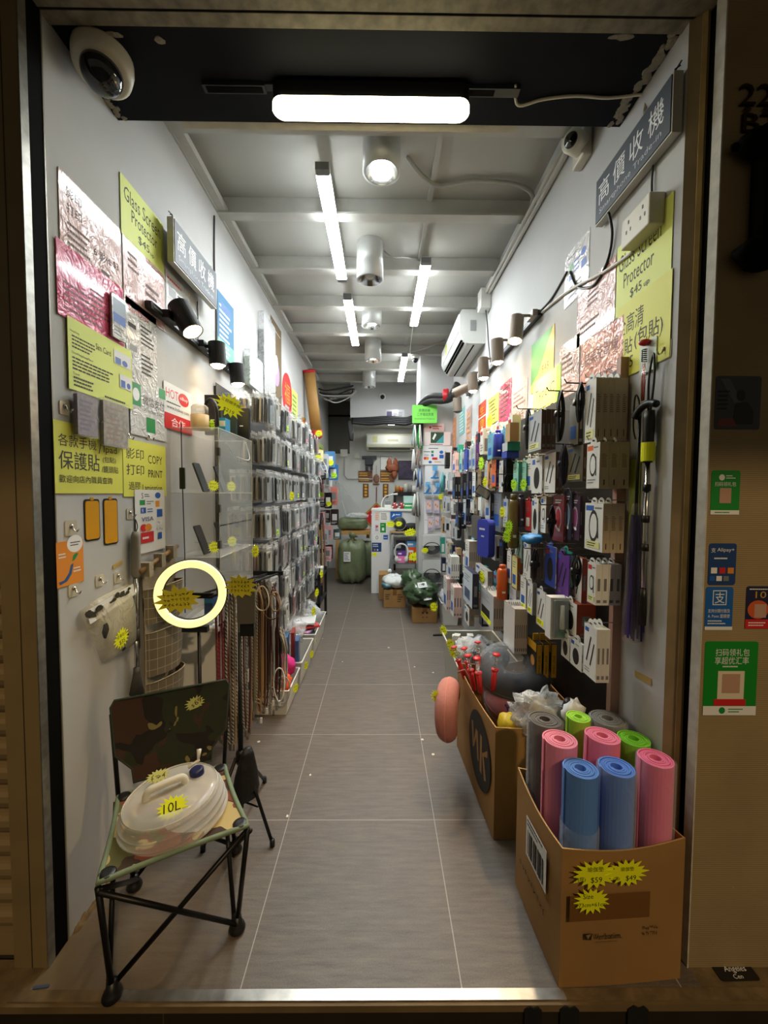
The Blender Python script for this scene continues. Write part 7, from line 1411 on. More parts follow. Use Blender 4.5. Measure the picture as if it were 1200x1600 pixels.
# ================================================================== THE REAR OF THE SHOP
YP = 5.418
t = thing('display_board', 'white display board hung on the pillar, with phone stands and cards', 'display panel', (.75, YP, .5))
part(MB().box((.575, YP - .03, .42), (.93, YP, 2.12), M('board_white', (232, 230, 226), .5)), 'board', t)
for z in (1.62, 1.40, 1.15, .92): part(MB().box((.58, YP - .0325, z), (.925, YP - .03, z + .006), M('board_groove', (180, 176, 170), .5)), 'groove', t)
def wallp(name, label, cat, x0, y0, x1, y1, Y, mat, items, t=.002):
    a = at(x0, y1, 'Y', Y); c = at(x1, y0, 'Y', Y); fr = FF(a.x, Y, a.z); mb = MB(); mb.box((0, 0, 0), (c.x - a.x, c.z - a.z, t), mat, fr); draw(mb, fr, c.x - a.x, c.z - a.z, items, t, len(label)); return tag(mb.build(name), label, cat)
wallp('green_notice', 'bright green paper notice with Chinese text at the top of the pillar', 'notice', 644, 633, 683, 661, 5.28, M('bright_green_paper', (124, 220, 84), .5), [('t', '高價收機', .26, .62, .17, M('green_ink', (40, 90, 40), .6), .46), ('t', '二手電話買賣', .2, .40, .17, MATS['green_ink'], .66), ('t', 'Smartphone Trade-in', .1, .18, .10, MATS['green_ink'], .8)])
wallp('pink_notice', 'small pink printed notice on the pillar under the green one', 'notice', 663, 662, 694, 674, 5.382, M('pale_pink_paper', (226, 190, 186), .5), [('l', .42, .2, .5, .6, 2, RED), ('e', .3, .5, .05, .14, RED)])
wallp('photo_poster', 'small green and teal photo poster on the pillar', 'poster', 663, 675, 704, 696, 5.384, M('pale_poster', (232, 216, 212), .5), [('r', .24, .18, .5, .8, M('photo_green', (40, 70, 48), .4)), ('p', [(.44, .2), (.74, .2), (.74, .8)], M('photo_teal', (60, 160, 170), .4)), ('p', [(.3, .5), (.4, .9), (.46, .8), (.36, .4)], WT), ('l', .2, .02, .6, .12, 1, TXT)])
wallp('payment_sheet', 'white sheet of payment logos on the pillar under the photo poster', 'sticker sheet', 660, 697, 698, 726, 5.376, PW, [('l', .25, .82, .5, .1, 1, TXT), ('l', .05, .64, .3, .1, 1, TXT), ('r', .36, .62, .1, .13, GRN), ('e', .78, .67, .08, .09, BLU), ('t', 'VISA', .06, .46, .1, BLU, .2), ('r', .36, .44, .1, .13, BLU), ('r', .7, .34, .18, .2, BLU), ('e', .11, .34, .06, .08, RED), ('e', .2, .34, .06, .08, ORG), ('r', .4, .26, .22, .13, RED), ('e', .32, .14, .07, .07, BLU), ('l', .5, .1, .4, .1, 1, ORG)])
def pstand(label, px, y0, y1, rgb):
    t = thing('phone_stand', label, 'phone stand', at(px, y1, 'Y', 5.33), 'blue phone stands'); a = at(px, y1, 'Y', 5.33); h = at(px, y0, 'Y', 5.33).z - a.z; m = M('stand_blue', rgb, .4)
    part(MB().rbox((-.05, 0, -.02), (.05, .02, .05), .008, m, (a, V(1, 0, 0), UP, V(0, -1, 0))), 'base', t); part(MB().tube([a + V(-.015, -.02, .015), a + V(.02, -.01, h * .5), a + V(.005, 0, h * .75)], [.016, .012, .016], m, 8), 'arm', t, smooth=True)
    part(MB().rbox((-.03, h * .6, 0), (.035, h, .012), .008, M('stand_pale_blue', (120, 180, 220), .4), (a, V(1, 0, 0), UP, V(0, -1, 0))), 'cradle', t); part(MB().tube([(a.x, 5.387, a.z + h), (a.x, 5.32, a.z + h)], .003, CHROME, 5), 'hook', t)
pstand('blue phone stand hanging alone above the other two on the pillar board', 679, 727, 748, (60, 130, 190)); pstand('blue phone stand, left of the lower pair on the pillar board', 668, 753, 772, (60, 130, 190)); pstand('blue phone stand, right of the lower pair on the pillar board', 683, 753, 772, (60, 130, 190))
for k, (x0, y0, x1, y1, lb) in enumerate(((665, 779, 675, 801, 'upper left'), (677, 780, 687, 802, 'upper right'), (668, 808, 677, 829, 'lower left'), (679, 806, 687, 825, 'lower right'))):
    a = at(x0, y1, 'Y', 5.35); c = at(x1, y0, 'Y', 5.35); w, h = c.x - a.x, c.z - a.z; fr = FF(a.x, 5.36, a.z); t = thing('blister_card', 'pink and lilac blister card on the pillar board, %s of four' % lb, 'card', a, 'pink blister cards')
    mb = MB(); mb.box((0, 0, 0), (w, h, .012), M('lilac_card', (196, 186, 206), .4), fr); draw(mb, fr, w, h, [('r', .12, .25, .76, .65, M('blister_pink', (232, 206, 204), .3)), ('l', .15, .05, .7, .12, 2, M('mauve_ink', (110, 90, 120), .6)), ('e', .35, .6, .1, .09, ORG), ('e', .65, .5, .1, .09, ORG)], .012); part(mb, 'card', t)
    part(MB().tube([(a.x + w / 2, 5.387, c.z + .01), (a.x + w / 2, 5.335, c.z + .01)], .003, CHROME, 5), 'hook', t)
for k, (y0, y1, lb) in enumerate(((836, 866, 'upper'), (876, 910, 'lower'))):
    a = at(660, y1, 'Y', 5.34); c = at(690, y0, 'Y', 5.34); w, h = c.x - a.x, c.z - a.z; fr = FF(a.x, 5.355, a.z); t = thing('bagged_coil', 'black cable coil in a white topped bag on the pillar board, %s of two' % lb, 'pack', a, 'bagged coils')
    part(MB().box((0, h * .45, 0), (w, h, .025), M('bag_card_white', (226, 224, 220), .4), fr), 'header_card', t); mb = MB(); cc = V(a.x + w * .5, 5.335, a.z + h * .32)
    for q in range(5): mb.tube([cc + V(w * (.42 - .05 * q) * math.cos(2 * PI * i / 24), .004 * q, h * (.30 - .035 * q) * math.sin(2 * PI * i / 24)) for i in range(24)], .008, BLKP, 6, True)
    part(mb, 'coil', t, smooth=True); part(MB().box((-.004, -.005, -.004), (w + .004, h + .01, .045), film('clear_bag'), fr), 'bag', t); part(MB().tube([(a.x + w / 2, 5.387, c.z - .01), (a.x + w / 2, 5.30, c.z - .01)], .003, CHROME, 5), 'hook', t)
for k, (px, py, r, col, lb) in enumerate(((690, 776, .055, TAGY, 'yellow star card above the olive one, right of the pillar board'), (695, 792, .075, M('dull_yellow_card'), 'olive yellow star card at the right edge of the pillar board'), (664, 860, .05, TAGY, 'yellow star card on the upper bagged coil'))):
    tag(star(FF(*at(px, py, 'Y', 5.26)), r, r * .8, None, 130 + k, col, rows=2).build('price_card'), lb, 'price card')
for k, (px, rgb, nm, L2) in enumerate(((692, (90, 190, 190), 'teal', .25), (697, (226, 226, 226), 'white', .3), (703, (180, 130, 130), 'brown pink', .28), (690, (150, 206, 214), 'pale cyan', .2))):
    p = at(px, 738, 'Y', 5.2 + .02 * k); mb = MB()
    for j in range(5): mb.tube([p, p + V(.004 * (j - 2), .003 * j, -L2 * .5), p + V(.011 * (j - 2), .004 * j, -L2)], .006, M('strand_%d_%d_%d' % rgb, rgb, .5), 5)
    tag(mb.build('ribbon_strap', smooth=True), '%s ribbon strap bunch hanging right of the blue phone stands' % nm, 'strap', 'ribbon straps by the pillar')
strips = [(656, 664, 702, (30, 160, 40), 'bright green'), (648, 664, 700, (150, 176, 170), 'silver green'), (653, 700, 732, (150, 130, 120), 'brown and silver'), (646, 702, 736, (206, 206, 206), 'silver white'), (649, 728, 752, (90, 90, 110), 'slate'), (656, 728, 762, (90, 130, 190), 'blue and white'), (652, 768, 808, (130, 130, 126), 'grey'), (648, 772, 806, (180, 190, 170), 'pale')]
for k, (px, y0, y1, rgb, nm) in enumerate(strips):
    Y = 5.30 + .012 * k; p = at(px, y0, 'Y', Y); q = at(px, y1, 'Y', Y); mb = MB(); R7 = random.Random(k)
    t = thing('hanging_strap', '%s wrist strap bunch hanging at the left edge of the pillar' % nm, 'strap', q, 'strap bunches by the pillar')
    for j in range(12):
        dx = R7.uniform(-.035, .035); mb.tube([p, p + V(dx * .6, R7.uniform(-.02, .02), (q.z - p.z) * .4), p + V(dx, R7.uniform(-.02, .02), (q.z - p.z) * R7.uniform(.8, 1.0))], .0095, M('strand_%d_%d_%d' % rgb, rgb, .4) if j % 3 else PW, 5)
    part(mb, 'straps', t, smooth=True); part(MB().tube([p + V(-.04, 0, 0), p + V(.09, .10, 0)], .003, CHROME, 5), 'hook', t)
# counter
CX0, CX1, CY, CZ = -.135, .60, 6.12, 1.262
t = thing('counter', 'white shop counter with stickers at the rear of the shop', 'counter', (.23, 6.4, 0))
part(MB().box((CX0, CY, .001), (.14, 6.7, CZ - .025), PW), 'cabinet', t); part(MB().box((.14, CY + .02, .70), (CX1, 6.7, CZ - .025), PW), 'front_panel', t); part(MB().box((CX0 - .005, CY - .01, CZ - .025), (CX1, 6.72, CZ), M('counter_top_white', (232, 232, 230), .3)), 'worktop', t)
part(MB().box((.14, CY - .19, .93), (.44, CY, .95), TAN), 'ledge', t)
def cst(name, label, x0, y0, x1, y1, mat, items, Y=CY - .001): return wallp(name, label, 'sticker', x0, y0, x1, y1, Y, mat, items, .0012)
cst('paper_sticker', 'pale sheet with price lines at the left edge of the counter front', 586, 800, 593, 814, M('pale_card', (226, 206, 200), .5), [('l', .1, .1, .8, .8, 4, ORG)]); cst('paper_sticker', 'white sheet with rows of logos on the counter front', 594, 800, 607, 814, M('off_white_card', (236, 234, 226), .5), [('l', .1, .1, .8, .8, 5, TXT)]); cst('blue_sticker', 'bright blue sticker at the top of the counter front', 610, 800, 628, 812, B2, [('l', .45, .5, .5, .3, 1, WT), ('p', [(.1, .3), (.3, .8), (.4, .6)], WT)])
cst('paper_sticker', 'small pink and blue sticker beside the green one on the counter front', 586, 819, 592, 831, M('pale_card'), [('l', .1, .1, .8, .8, 3, BLU), ('r', .2, .6, .6, .2, RED)]); cst('green_sticker', 'green payment sticker on the counter front', 594, 817, 603, 832, G2, [('r', .3, .2, .4, .3, WT), ('l', .2, .7, .6, .15, 1, WT)])
cst('round_sticker', 'small white sticker with grey ring mark on the lower counter front', 583, 836, 594, 844, M('off_white_card'), [('e', .55, .5, .2, .35, DGREY), ('e', .55, .5, .13, .24, PW)]); cst('blue_sticker', 'tiny blue sticker at the right of the lower counter front', 599, 836, 606, 843, BLU, [('l', .1, .3, .8, .3, 1, WT)]); cst('blue_sticker', 'dark blue notice sticker low on the counter front', 581, 848, 596, 862, M('alipay_dark_blue'), [('l', .1, .5, .8, .4, 2, WT), ('e', .3, .2, .08, .1, ORG), ('e', .6, .2, .08, .1, WT)])
tag(star(FF(*at(585, 866, 'Y', CY - .002)), .045, .036, None, 140, rows=2).build('price_card'), 'yellow star card below the dark blue counter sticker', 'price card')
def on(name, label, cat, px, w, d, h, mat, Y=6.35, z=CZ, bev=.004): 
    x = at(px, 790, 'Y', Y).x; return tag(MB().box((x - w / 2, Y, z + .0005), (x + w / 2, Y + d, z + h), mat).build(name, bevel=bev), label, cat)
t = thing('desk_lamp', 'white bent desk lamp on the rear counter', 'lamp', (0, 6.4, CZ)); a = at(596, 796, 'Y', 6.4); a.z = CZ; mb = MB(); mb.lathe([(.06, .0005), (.06, .015), (.02, .02)], a, PLW, n=18); part(mb, 'base', t, smooth=True)
part(MB().tube(spline([a + UP * .02, a + V(.005, 0, .10), a + V(.05, 0, .18), a + V(.13, 0, .215), a + V(.19, 0, .225)]), .008, PLW, 8), 'neck', t, smooth=True); part(MB().tube([a + V(.17, 0, .224), a + V(.25, 0, .228)], [.010, .018], PLW, 10), 'shade', t, smooth=True)
t = thing('card_terminal', 'white card terminal with dark screen on the rear counter', 'card terminal', (.11, 6.36, CZ)); part(MB().box((.06, 6.34, CZ + .0005), (.16, 6.46, CZ + .06), PLW), 'body', t, bevel=.006); part(MB().box((-.045, 0, 0), (.045, .07, .008), BLKP, (V(.11, 6.36, CZ + .062), V(1, 0, 0), V(0, .6, .8), V(0, -.8, .6))), 'screen', t)
for k, px in enumerate((617, 628)):
    x = at(px, 790, 'Y', 6.38).x; t = thing('festive_jar', ('red and white festive jar on the counter, left of two', 'red and white festive jar on the counter, right of two')[k], 'jar', (x, 6.38, CZ), 'festive jars'); mb = MB(); mb.lathe([(.03, .0005), (.044, .02), (.046, .06), (.03, .09), (0, .1)], (x, 6.38, CZ), M('jar_red', (150, 40, 40), .4), n=18); part(mb, 'body', t, smooth=True); mb = MB(); 
    for q in range(5): mb.blob((x + .035 * math.cos(q * 1.3 + 3), 6.38 - .03, CZ + .03 + .012 * q), (.014, .014, .01), WT, .2, 3, 8, q)
    part(mb, 'pattern', t)
t = thing('green_carton', 'pale glass-like box with green lower half on the counter', 'box', (.45, 6.36, CZ)); part(MB().box((.36, 6.34, CZ + .0005), (.52, 6.5, CZ + .09), M('carton_bright_green', (40, 150, 70), .4)), 'lower', t); part(MB().box((.355, 6.335, CZ + .09), (.525, 6.505, CZ + .2), M('pale_teal_box', (176, 206, 200), .3)), 'upper', t); mb = MB(); draw(mb, FF(.36, 6.339, CZ), .16, .09, [('l', .1, .3, .8, .5, 1, WT)], .001); part(mb, 'print', t)
# things on the ledge, rack with coloured boxes
t = thing('round_speaker', 'round black speaker with yellow star card on the counter ledge', 'speaker', (.26, 5.98, .95)); c = V(.275, 6.0, 1.06)
part(MB().lathe([(.0, .05), (.08, .05), (.1, .03), (.1, -.03), (.08, -.05), (0, -.05)], c, M('speaker_black', (40, 46, 50), .4), (0, -1, 0), 28), 'body', t, smooth=True); part(MB().lathe([(.088, .052), (.094, .056), (.1, .05)], c, DGREY, (0, -1, 0), 28, caps=False), 'rim', t); part(MB().box((.22, 5.95, .9505), (.33, 6.05, .97), BLKP), 'foot', t); part(star(FF(c.x - .01, c.y - .06, c.z), .055, .045, [('$89', 0, -.2, .35)], 150, n=14), 'price_tag', t)
tag(star(FF(*at(610, 819, 'Y', 5.94)), .075, .05, None, 151, rows=2).build('price_card'), 'yellow star card left of the round speaker on the counter ledge', 'price card')
tag(MB().blob((.44, 6.02, 1.0), (.11, .06, .07), M('black_cloth', (22, 22, 24), .7), .3, 3, 18, 60).build('black_bag', smooth=True), 'black soft bag beside the round speaker', 'bag'); tag(star(FF(*at(641, 832, 'Y', 5.85)), .10, .065, None, 152, n=14, rows=2, tilt=.25).build('price_card'), 'large yellow star card on the rack under the black bag', 'price card')
t = thing('metal_rack', 'small grey metal rack of coloured boxes in front of the counter', 'rack', (.38, 5.9, 0))
for x in (.175, .585):
    for y in (5.74, 6.06): part(MB().tube([(x, y, .001), (x, y, .92)], .008, DGREY, 8), 'post', t, smooth=True)
for z in (.90, .52, .12): part(MB().box((.17, 5.735, z - .012), (.59, 6.065, z), M('rack_grey', (126, 130, 132), .35, .5)), 'shelf', t)
def rbx(label, px0, y0, px1, y1, Y, z0, rgb, d=.16):
    a = at(px0, y1, 'Y', Y); c = at(px1, y0, 'Y', Y); m = M('rackbox_%d_%d_%d' % rgb, rgb, .4); h = c.z - a.z; z = z0
    mb = MB().box((a.x, Y, z), (c.x, Y + d, z + h), m); mb.box((a.x + .01, Y - .0006, z + h * .3), (a.x + (c.x - a.x) * .5, Y, z + h * .6), WT); return tag(mb.build('carton', bevel=.002), label, 'box', 'coloured boxes on the metal rack'), z + h
_, z = rbx('orange carton lowest at right on the metal rack', 638, 870, 655, 882, 5.80, .5205, (226, 96, 40)); _, z = rbx('orange carton in the middle at right on the metal rack', 637, 856, 655, 868, 5.80, z + .0005, (220, 86, 36)); rbx('sky blue carton on top at right on the metal rack', 636, 845, 655, 854, 5.80, z + .0005, (96, 166, 220))
_, z = rbx('pink carton at lower left on the metal rack', 620, 872, 634, 882, 5.80, .5205, (240, 130, 180)); _, z = rbx('purple carton above the pink one on the metal rack', 621, 862, 634, 870, 5.80, z + .0005, (106, 60, 150)); rbx('dark blue carton behind at upper left on the metal rack', 619, 846, 634, 860, 5.80, z + .0005, (40, 50, 70))
t = thing('headphones', 'white headphones standing on the metal rack with a yellow star card', 'headphones', (.30, 5.76, .52)); c = V(.295, 5.765, .672)
part(MB().tube([c + V(.095 * math.cos(PI * (1.25 - 1.5 * i / 20)), 0, .12 * math.sin(PI * (1.25 - 1.5 * i / 20))) for i in range(21)], .012, PLW, 8), 'headband', t, smooth=True)
for s_ in (-1, 1): part(MB().blob(c + V(.07 * s_, 0, -.095), (.028, .024, .042), PLW, .05, 2, 16, s_), 'ear_cup', t, smooth=True)
part(star(FF(*at(648, 870, 'Y', 5.74)), .10, .07, [('$119', .0, -.2, .3)], 153, n=14), 'price_tag', t); 
tag(MB().blob((.38, 5.9, .175), (.15, .11, .045), M('dark_magenta_cloth', (70, 40, 56), .7, noise=(20, .6)), .35, 3.5, 20, 61).build('folded_cloth', smooth=True), 'dark folded cloth on the lowest shelf of the metal rack', 'cloth')
t = thing('selfie_stick', 'grey folded stick with white clip leaning on the metal rack', 'stick', (.1, 5.75, 0)); a = V(.10, 5.70, .012); b = V(.165, 5.72, .92); part(MB().tube([a, b], .012, DGREY, 8), 'shaft', t, smooth=True); part(MB().blob((.13, 5.69, .42), (.03, .02, .03), PLW, .1, 2, 12), 'clip', t, smooth=True)
# cartons and bundles on the floor before the counter
def closed_box(label, x0, y0, x1, y1, h, mark=True):
    t = thing('cardboard_box', label, 'box', ((x0 + x1) / 2, (y0 + y1) / 2, 0)); part(MB().box((x0, y0, .001), (x1, y1, h), KRAFT), 'carton', t, bevel=.004)
    part(MB().box(((x0 + x1) / 2 - .025, y0 - .0005, h * .7), ((x0 + x1) / 2 + .025, y1, h + .0008), M('brown_packing_tape')), 'packing_tape', t)
    mb = MB(); draw(mb, FF(x0, y0 - .0003, 0), x1 - x0, h, [('l', .08, .45, .25, .35, 3, KINK), ('l', .62, .3, .25, .5, 4, KINK)] if mark else [('r', .38, .62, .08, .14, KINK), ('r', .55, .62, .08, .14, KINK), ('p', [(.38, .42), (.46, .42), (.42, .34)], KINK), ('p', [(.55, .42), (.63, .42), (.59, .34)], KINK)], .001); part(mb, 'print', t); return t
closed_box('small kraft carton under the white plastic pack before the counter', .045, 5.33, .335, 5.68, .235); closed_box('small kraft carton under the green wrapped bundle', .375, 4.70, .66, 5.03, .175, False)
tag(MB().box((-.02, 5.72, .001), (.12, 6.04, .36), KRAFT).build('cardboard_box', bevel=.004), 'taller kraft carton against the right side of the white counter end', 'box')
t = thing('plastic_pack', 'white and teal plastic wrapped pack on the small kraft carton', 'pack', (.18, 5.5, .236)); part(MB().blob((.19, 5.49, .325), (.16, .18, .09), M('white_wrap', (222, 226, 224), .25, bump=(18, .6), coat=.4), .22, 2.5, 26, 70), 'wrap', t, smooth=True); part(MB().blob((.09, 5.42, .285), (.08, .11, .05), M('teal_wrap', (90, 130, 138), .3, coat=.3), .25, 2.5, 18, 71), 'teal_side', t, smooth=True)
t = thing('wrapped_bundle', 'lumpy dark green wrapped bundle with white labels on a kraft carton', 'bundle', (.48, 4.95, .176)); GWR = M('green_plastic_wrap', (74, 100, 66), .35, noise=(26, .65), bump=(20, .9), coat=.3)
part(MB().blob((.50, 5.02, .31), (.19, .36, .135), GWR, .38, 2.6, 34, 72), 'wrap', t, smooth=True); part(MB().blob((.40, 5.30, .40), (.13, .18, .11), GWR, .4, 3, 24, 73), 'top', t, smooth=True)
fr = (V(.45, 4.78, .38), V(.95, .2, .1).normalized(), V(-.15, .75, .6).normalized(), None); fr = (*fr[:3], fr[1].cross(fr[2]).normalized()); mb = MB(); mb.box((0, 0, .012), (.11, .08, .014), PW, fr); draw(mb, fr, .11, .08, [('l', .1, .2, .8, .6, 3, DGREY)], .0142); part(mb, 'label', t); fr2 = (V(.5, 4.66, .27), *fr[1:]); mb = MB(); mb.box((0, 0, .004), (.1, .1, .006), PW, fr2); part(mb, 'label', t)
# woven sacks
SACK = M('green_woven_sack', (112, 122, 88), .42, noise=(9, .25), bump=(16, .7))
def sack(label, c, r, seed, knot=True, lab=True, n=36):
    c = V(c); t = thing('woven_sack', label, 'sack', (c.x, c.y, c.z - r[2]), 'green woven sacks'); mb = MB(); vs = []; fs = []; k = n // 2
    for i in range(k + 1):
        th = PI * i / k
        for j in range(n):
            ph = 2 * PI * j / n; d = V(math.sin(th) * math.cos(ph), math.sin(th) * math.sin(ph), math.cos(th)); s_ = 1 / max(1e-3, (abs(d.x) ** 5 + abs(d.y) ** 5 + abs(d.z) ** 5) ** .2)
            q = s_ * .92 * (1 + .07 * mnoise.fractal(d * 3 + V(seed, 0, 0), .7, 2, 3) + .03 * math.sin(9 * ph + 5 * d.z)); vs.append(c + V(d.x * r[0] * q, d.y * r[1] * q, max(-r[2] + .002, d.z * r[2] * q)))
    for i in range(k):
        for j in range(n): fs.append((i * n + j, (i + 1) * n + j, (i + 1) * n + (j + 1) % n, i * n + (j + 1) % n))
    mb.add(vs, fs, SACK); part(mb, 'body', t, smooth=True)
    if knot: part(MB().tube([c + V(.0, -.05, r[2] * .8), c + V(.01, -.05, r[2] * 1.02), c + V(-.0, -.06, r[2] * 1.1), c + V(.03, -.05, r[2] * 1.22)], [.12, .035, .05, .09], SACK, 12), 'knot', t, smooth=True)
    if lab: mb = MB(); fr = FF(c.x - .12, c.y - r[1] * .99, c.z + .02); mb.box((0, 0, .012), (.11, .16, .016), PW, fr); draw(mb, fr, .11, .16, [('l', .1, .1, .8, .8, 5, TXT)], .0162); part(mb, 'label', t)
    return t
sack('tied green woven sack with white label standing on the floor at the rear left', (-.475, 6.86, .37), (.245, .22, .37), 3)
sack('second green sack standing behind and right of the labelled one', (-.10 - .18, 7.35, .33), (.2, .2, .33), 7, False, False)
sack('green sack lying on top at the rear left', (-.50, 7.35, .96), (.28, .2, .11), 11, False, False)
tag(MB().box((-.80, 7.12, .78), (-.18, 7.58, .845), M('plank_ochre', (186, 140, 74), .6, noise=(8, .2))).box((-.78, 7.14, .001), (-.72, 7.2, .78), M('plank_ochre')).box((-.26, 7.5, .68), (-.2, 7.56, .78), M('plank_ochre')).build('wooden_table'), 'ochre wooden board carrying the lying green sack', 'table')
tag(MB().blob((-.42, 7.3, 1.10), (.2, .12, .05), film('crinkled_bag'), .4, 3, 20, 80).build('clear_bag', smooth=True), 'crumpled clear bag on top of the lying green sack', 'bag')
tag(MB().grid(lambda a, b: V(-.86 + .55 * a * b + .03 * math.sin(9 * a), 8.0 + .18 * a, 1.72 - .72 * b + .04 * math.sin(7 * a)), 16, 12, film('dust_sheet', (200, 204, 200), .3, .3, .7)).build('dust_sheet', smooth=True), 'translucent plastic dust sheet draped at the rear left corner', 'sheet')
# rear wall decorations
YW = YB - .003
def bw(name, label, cat, *a): return wallp(name, label, cat, *a)
GF = M('gilt_frame_red', (130, 76, 28), .45, noise=(40, .5)); GP = M('gold_print')
for x0, x1, lb in ((560, 582, 'left of two'), (594, 616, 'right of two')): bw('gold_plaque', 'brown and gold square plaque on the rear wall, ' + lb, 'plaque', x0, 736, x1, 753, YW, GF, [('l', .06, .5, .88, .4, 2, GP), ('l', .06, .05, .88, .35, 2, GP)], .012)
for x0, x1, lb in ((567, 576, 'left of two'), (598, 607, 'right of two')): bw('gold_scroll', 'narrow brown and gold vertical scroll on the rear wall, ' + lb, 'scroll', x0, 756, x1, 777, YW, GF, [('e', .5, .85, .25, .08, GP), ('e', .5, .62, .25, .08, GP), ('e', .5, .39, .25, .08, GP), ('e', .5, .16, .25, .08, GP)], .012)
c = at(588, 748, 'Y', YW - .03); t = thing('gourd_charm', 'brown hanging charm with cord between the two gold plaques', 'charm', c); part(MB().blob(c, (.06, .02, .09), M('charm_brown', (150, 104, 80), .6, noise=(40, .5)), .15, 3, 16, 81), 'body', t, smooth=True); part(MB().tube([c + UP * .08, c + UP * .26], .004, BLKP, 5), 'cord', t); part(MB().blob(c - UP * .1, (.075, .015, .02), M('charm_brown'), .2, 3, 12, 82), 'foot', t, smooth=True)
t = thing('diamond_charm', 'red diamond charm with gold border on the rear wall behind the counter', 'decoration', at(588, 806, 'Y', YW)); c = at(588, 808, 'Y', YW - .004); d = .30; mb = MB(); F_ = (c, V(1, 0, 0), UP, V(0, -1, 0)); mb.prism([(0, -d), (d, 0), (0, d), (-d, 0)], 0, .006, M('gold_border', (176, 140, 70), .5), F_); mb.prism([(0, -d * .85), (d * .85, 0), (0, d * .85), (-d * .85, 0)], .006, .008, M('festive_red'), F_); mb.text('福', F_, -.11, -.02, .2, WT, .22, .009); part(mb, 'panel', t); part(MB().tube([c + UP * d, c + UP * (d + .3)], .010, M('red_cord', (110, 40, 40), .6), 6), 'cord', t)
t = thing('wall_bracket', 'black monitor bracket on the rear wall under the air conditioner', 'bracket', at(577, 735, 'Y', YW)); a = at(577, 735, 'Y', YW); part(MB().box((a.x - .145, YW - .05, a.z + .22), (a.x + .145, YW, a.z + .28), BLKP), 'crossbar', t); part(MB().box((a.x - .08, YW - .10, a.z + .10), (a.x + .08, YW - .02, a.z + .23), M('navy_black', (26, 26, 36), .4)), 'body', t, bevel=.01)
for s_ in (-1, 1): part(MB().box((a.x + .045 * s_ - .025, YW - .07, a.z), (a.x + .045 * s_ + .025, YW - .02, a.z + .11), BLKP), 'leg', t)
t = thing('white_frame', 'white framed sheet on the rear wall behind the orange bow', 'frame', at(600, 735, 'Y', YW)); a = at(594, 735, 'Y', YW); part(MB().box((a.x, YW - .015, a.z), (a.x + .23, YW, a.z + .275), DGREY), 'frame', t); part(MB().box((a.x + .01, YW - .017, a.z + .01), (a.x + .22, YW - .015, a.z + .265), PW), 'sheet', t)
t = thing('festive_bow', 'orange brown festive bow on the rear wall', 'decoration', at(613, 735, 'Y', YW - .05)); c = at(613, 731, 'Y', YW - .06); OB = M('bow_orange', (176, 96, 60), .5, noise=(30, .5)); mb = MB()
for s_ in (-1, 1): mb.blob(c + V(.06 * s_, 0, .09), (.05, .02, .10), OB, .25, 3, 14, 83 + s_); 
mb.blob(c, (.12, .03, .08), OB, .4, 4, 16, 86); mb.blob(c + V(.04, 0, -.12), (.05, .02, .09), OB, .4, 4, 14, 87); part(mb, 'bow', t, smooth=True)
t = thing('wall_picture', 'dark purple picture on the rear wall above the black shelf', 'picture', at(633, 748, 'Y', YW)); a = at(622, 749, 'Y', YW); b = at(652, 720, 'Y', YW); part(MB().box((a.x, YW - .03, a.z), (b.x, YW, b.z), BLKP), 'frame', t); part(MB().box((a.x + .015, YW - .032, a.z + .015), (b.x - .015, YW - .03, b.z - .015), M('purple_picture', (66, 52, 84), .4, noise=(12, .7))), 'image', t)
t = thing('wall_shelf', 'black wall shelf with jars at the rear right', 'shelf', at(633, 772, 'Y', YW - .2)); a = at(615, 775, 'Y', 8.0); b = at(652, 769, 'Y', 8.0); part(MB().box((a.x, 7.95, a.z), (b.x + .1, YW, b.z), BLKP), 'board', t); part(MB().box((a.x, 7.95, .001), (a.x + .05, 8.0, b.z), BLKP), 'post', t); zs_ = b.z
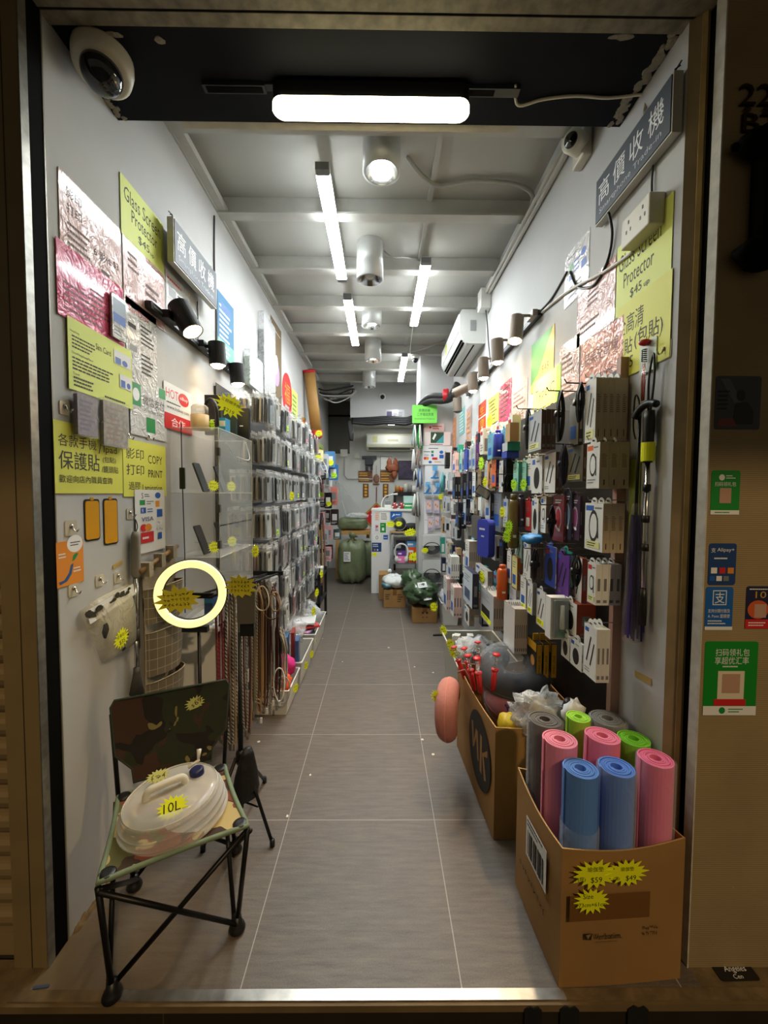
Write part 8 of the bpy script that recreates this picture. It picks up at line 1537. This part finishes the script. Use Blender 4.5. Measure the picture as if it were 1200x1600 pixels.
for k, (px, rgb, w, h, nm) in enumerate(((621, (190, 130, 60), .10, .13, 'amber snack'), (627, (200, 90, 40), .08, .10, 'orange'), (634, (206, 206, 196), .09, .18, 'clear'), (641, (150, 150, 146), .09, .15, 'grey'), (647, (230, 230, 230), .1, .14, 'white'))):
    x = at(px, 765, 'Y', 8.0).x; t = thing('storage_jar', '%s jar on the black wall shelf at the rear' % nm, 'jar', (x, 8.0, zs_), 'jars on the rear shelf'); mb = MB(); mb.lathe([(w / 2, .0005), (w / 2, h * .8), (w * .35, h * .9)], (x, 8.02, zs_), M('jar_%d_%d_%d' % rgb, rgb, .3), n=14); part(mb, 'body', t, smooth=True); mb = MB(); mb.lathe([(w * .38, h * .88), (w * .38, h)], (x, 8.02, zs_), CREAM, n=14); part(mb, 'lid', t)
wallp('bulkhead_sticker', 'small white and mauve printed sheets on the front of the bulkhead', 'sticker', 603, 640, 632, 655, 6.998, M('silver_sheet', (206, 204, 210), .3, coat=.4), [('r', .04, .1, .28, .7, M('pack_purple', (92, 76, 120))), ('l', .4, .1, .2, .7, 4, DGREY), ('l', .68, .1, .28, .7, 4, DGREY)], .0015)
# scraps of paper on the floor
R = random.Random(77); scr = [(404, 1159, 'white paper scrap near the tripod foot'), (485, 1211, 'white paper scrap in the middle of the aisle beside the tile joint'), (449, 1275, 'white paper scrap above the large entrance tile'), (504, 998, 'white scrap by the farthest left bin'), (535, 1034, 'small white scrap in mid aisle'), (660, 1156, 'pale scuffed scrap right of the aisle'), (677, 1179, 'pale scrap near the pink neck pillow'), (648, 1042, 'pale scrap on the right of the aisle'), (677, 1051, 'second pale scrap on the right of the aisle'), (607, 1012, 'faint pale scrap at mid aisle')]
for k, (px, py, lb) in enumerate(scr):
    p = at(px, py, 'Z', .001); s_ = (.012, .009, .009, .007, .006, .012, .012, .01, .012, .014)[k]; pts = [(s_ * R.uniform(.5, 1) * math.cos(a * 1.05), s_ * R.uniform(.4, 1) * math.sin(a * 1.05)) for a in range(6)]
    tag(MB().prism(pts, 0, .0015, M('paper_scrap', (226, 222, 212), .8), (p, V(1, 0, 0), V(0, 1, 0), UP)).build('paper_scrap'), lb, 'litter')
for o in bpy.data.objects:
    if '_base' in o: del o['_base']
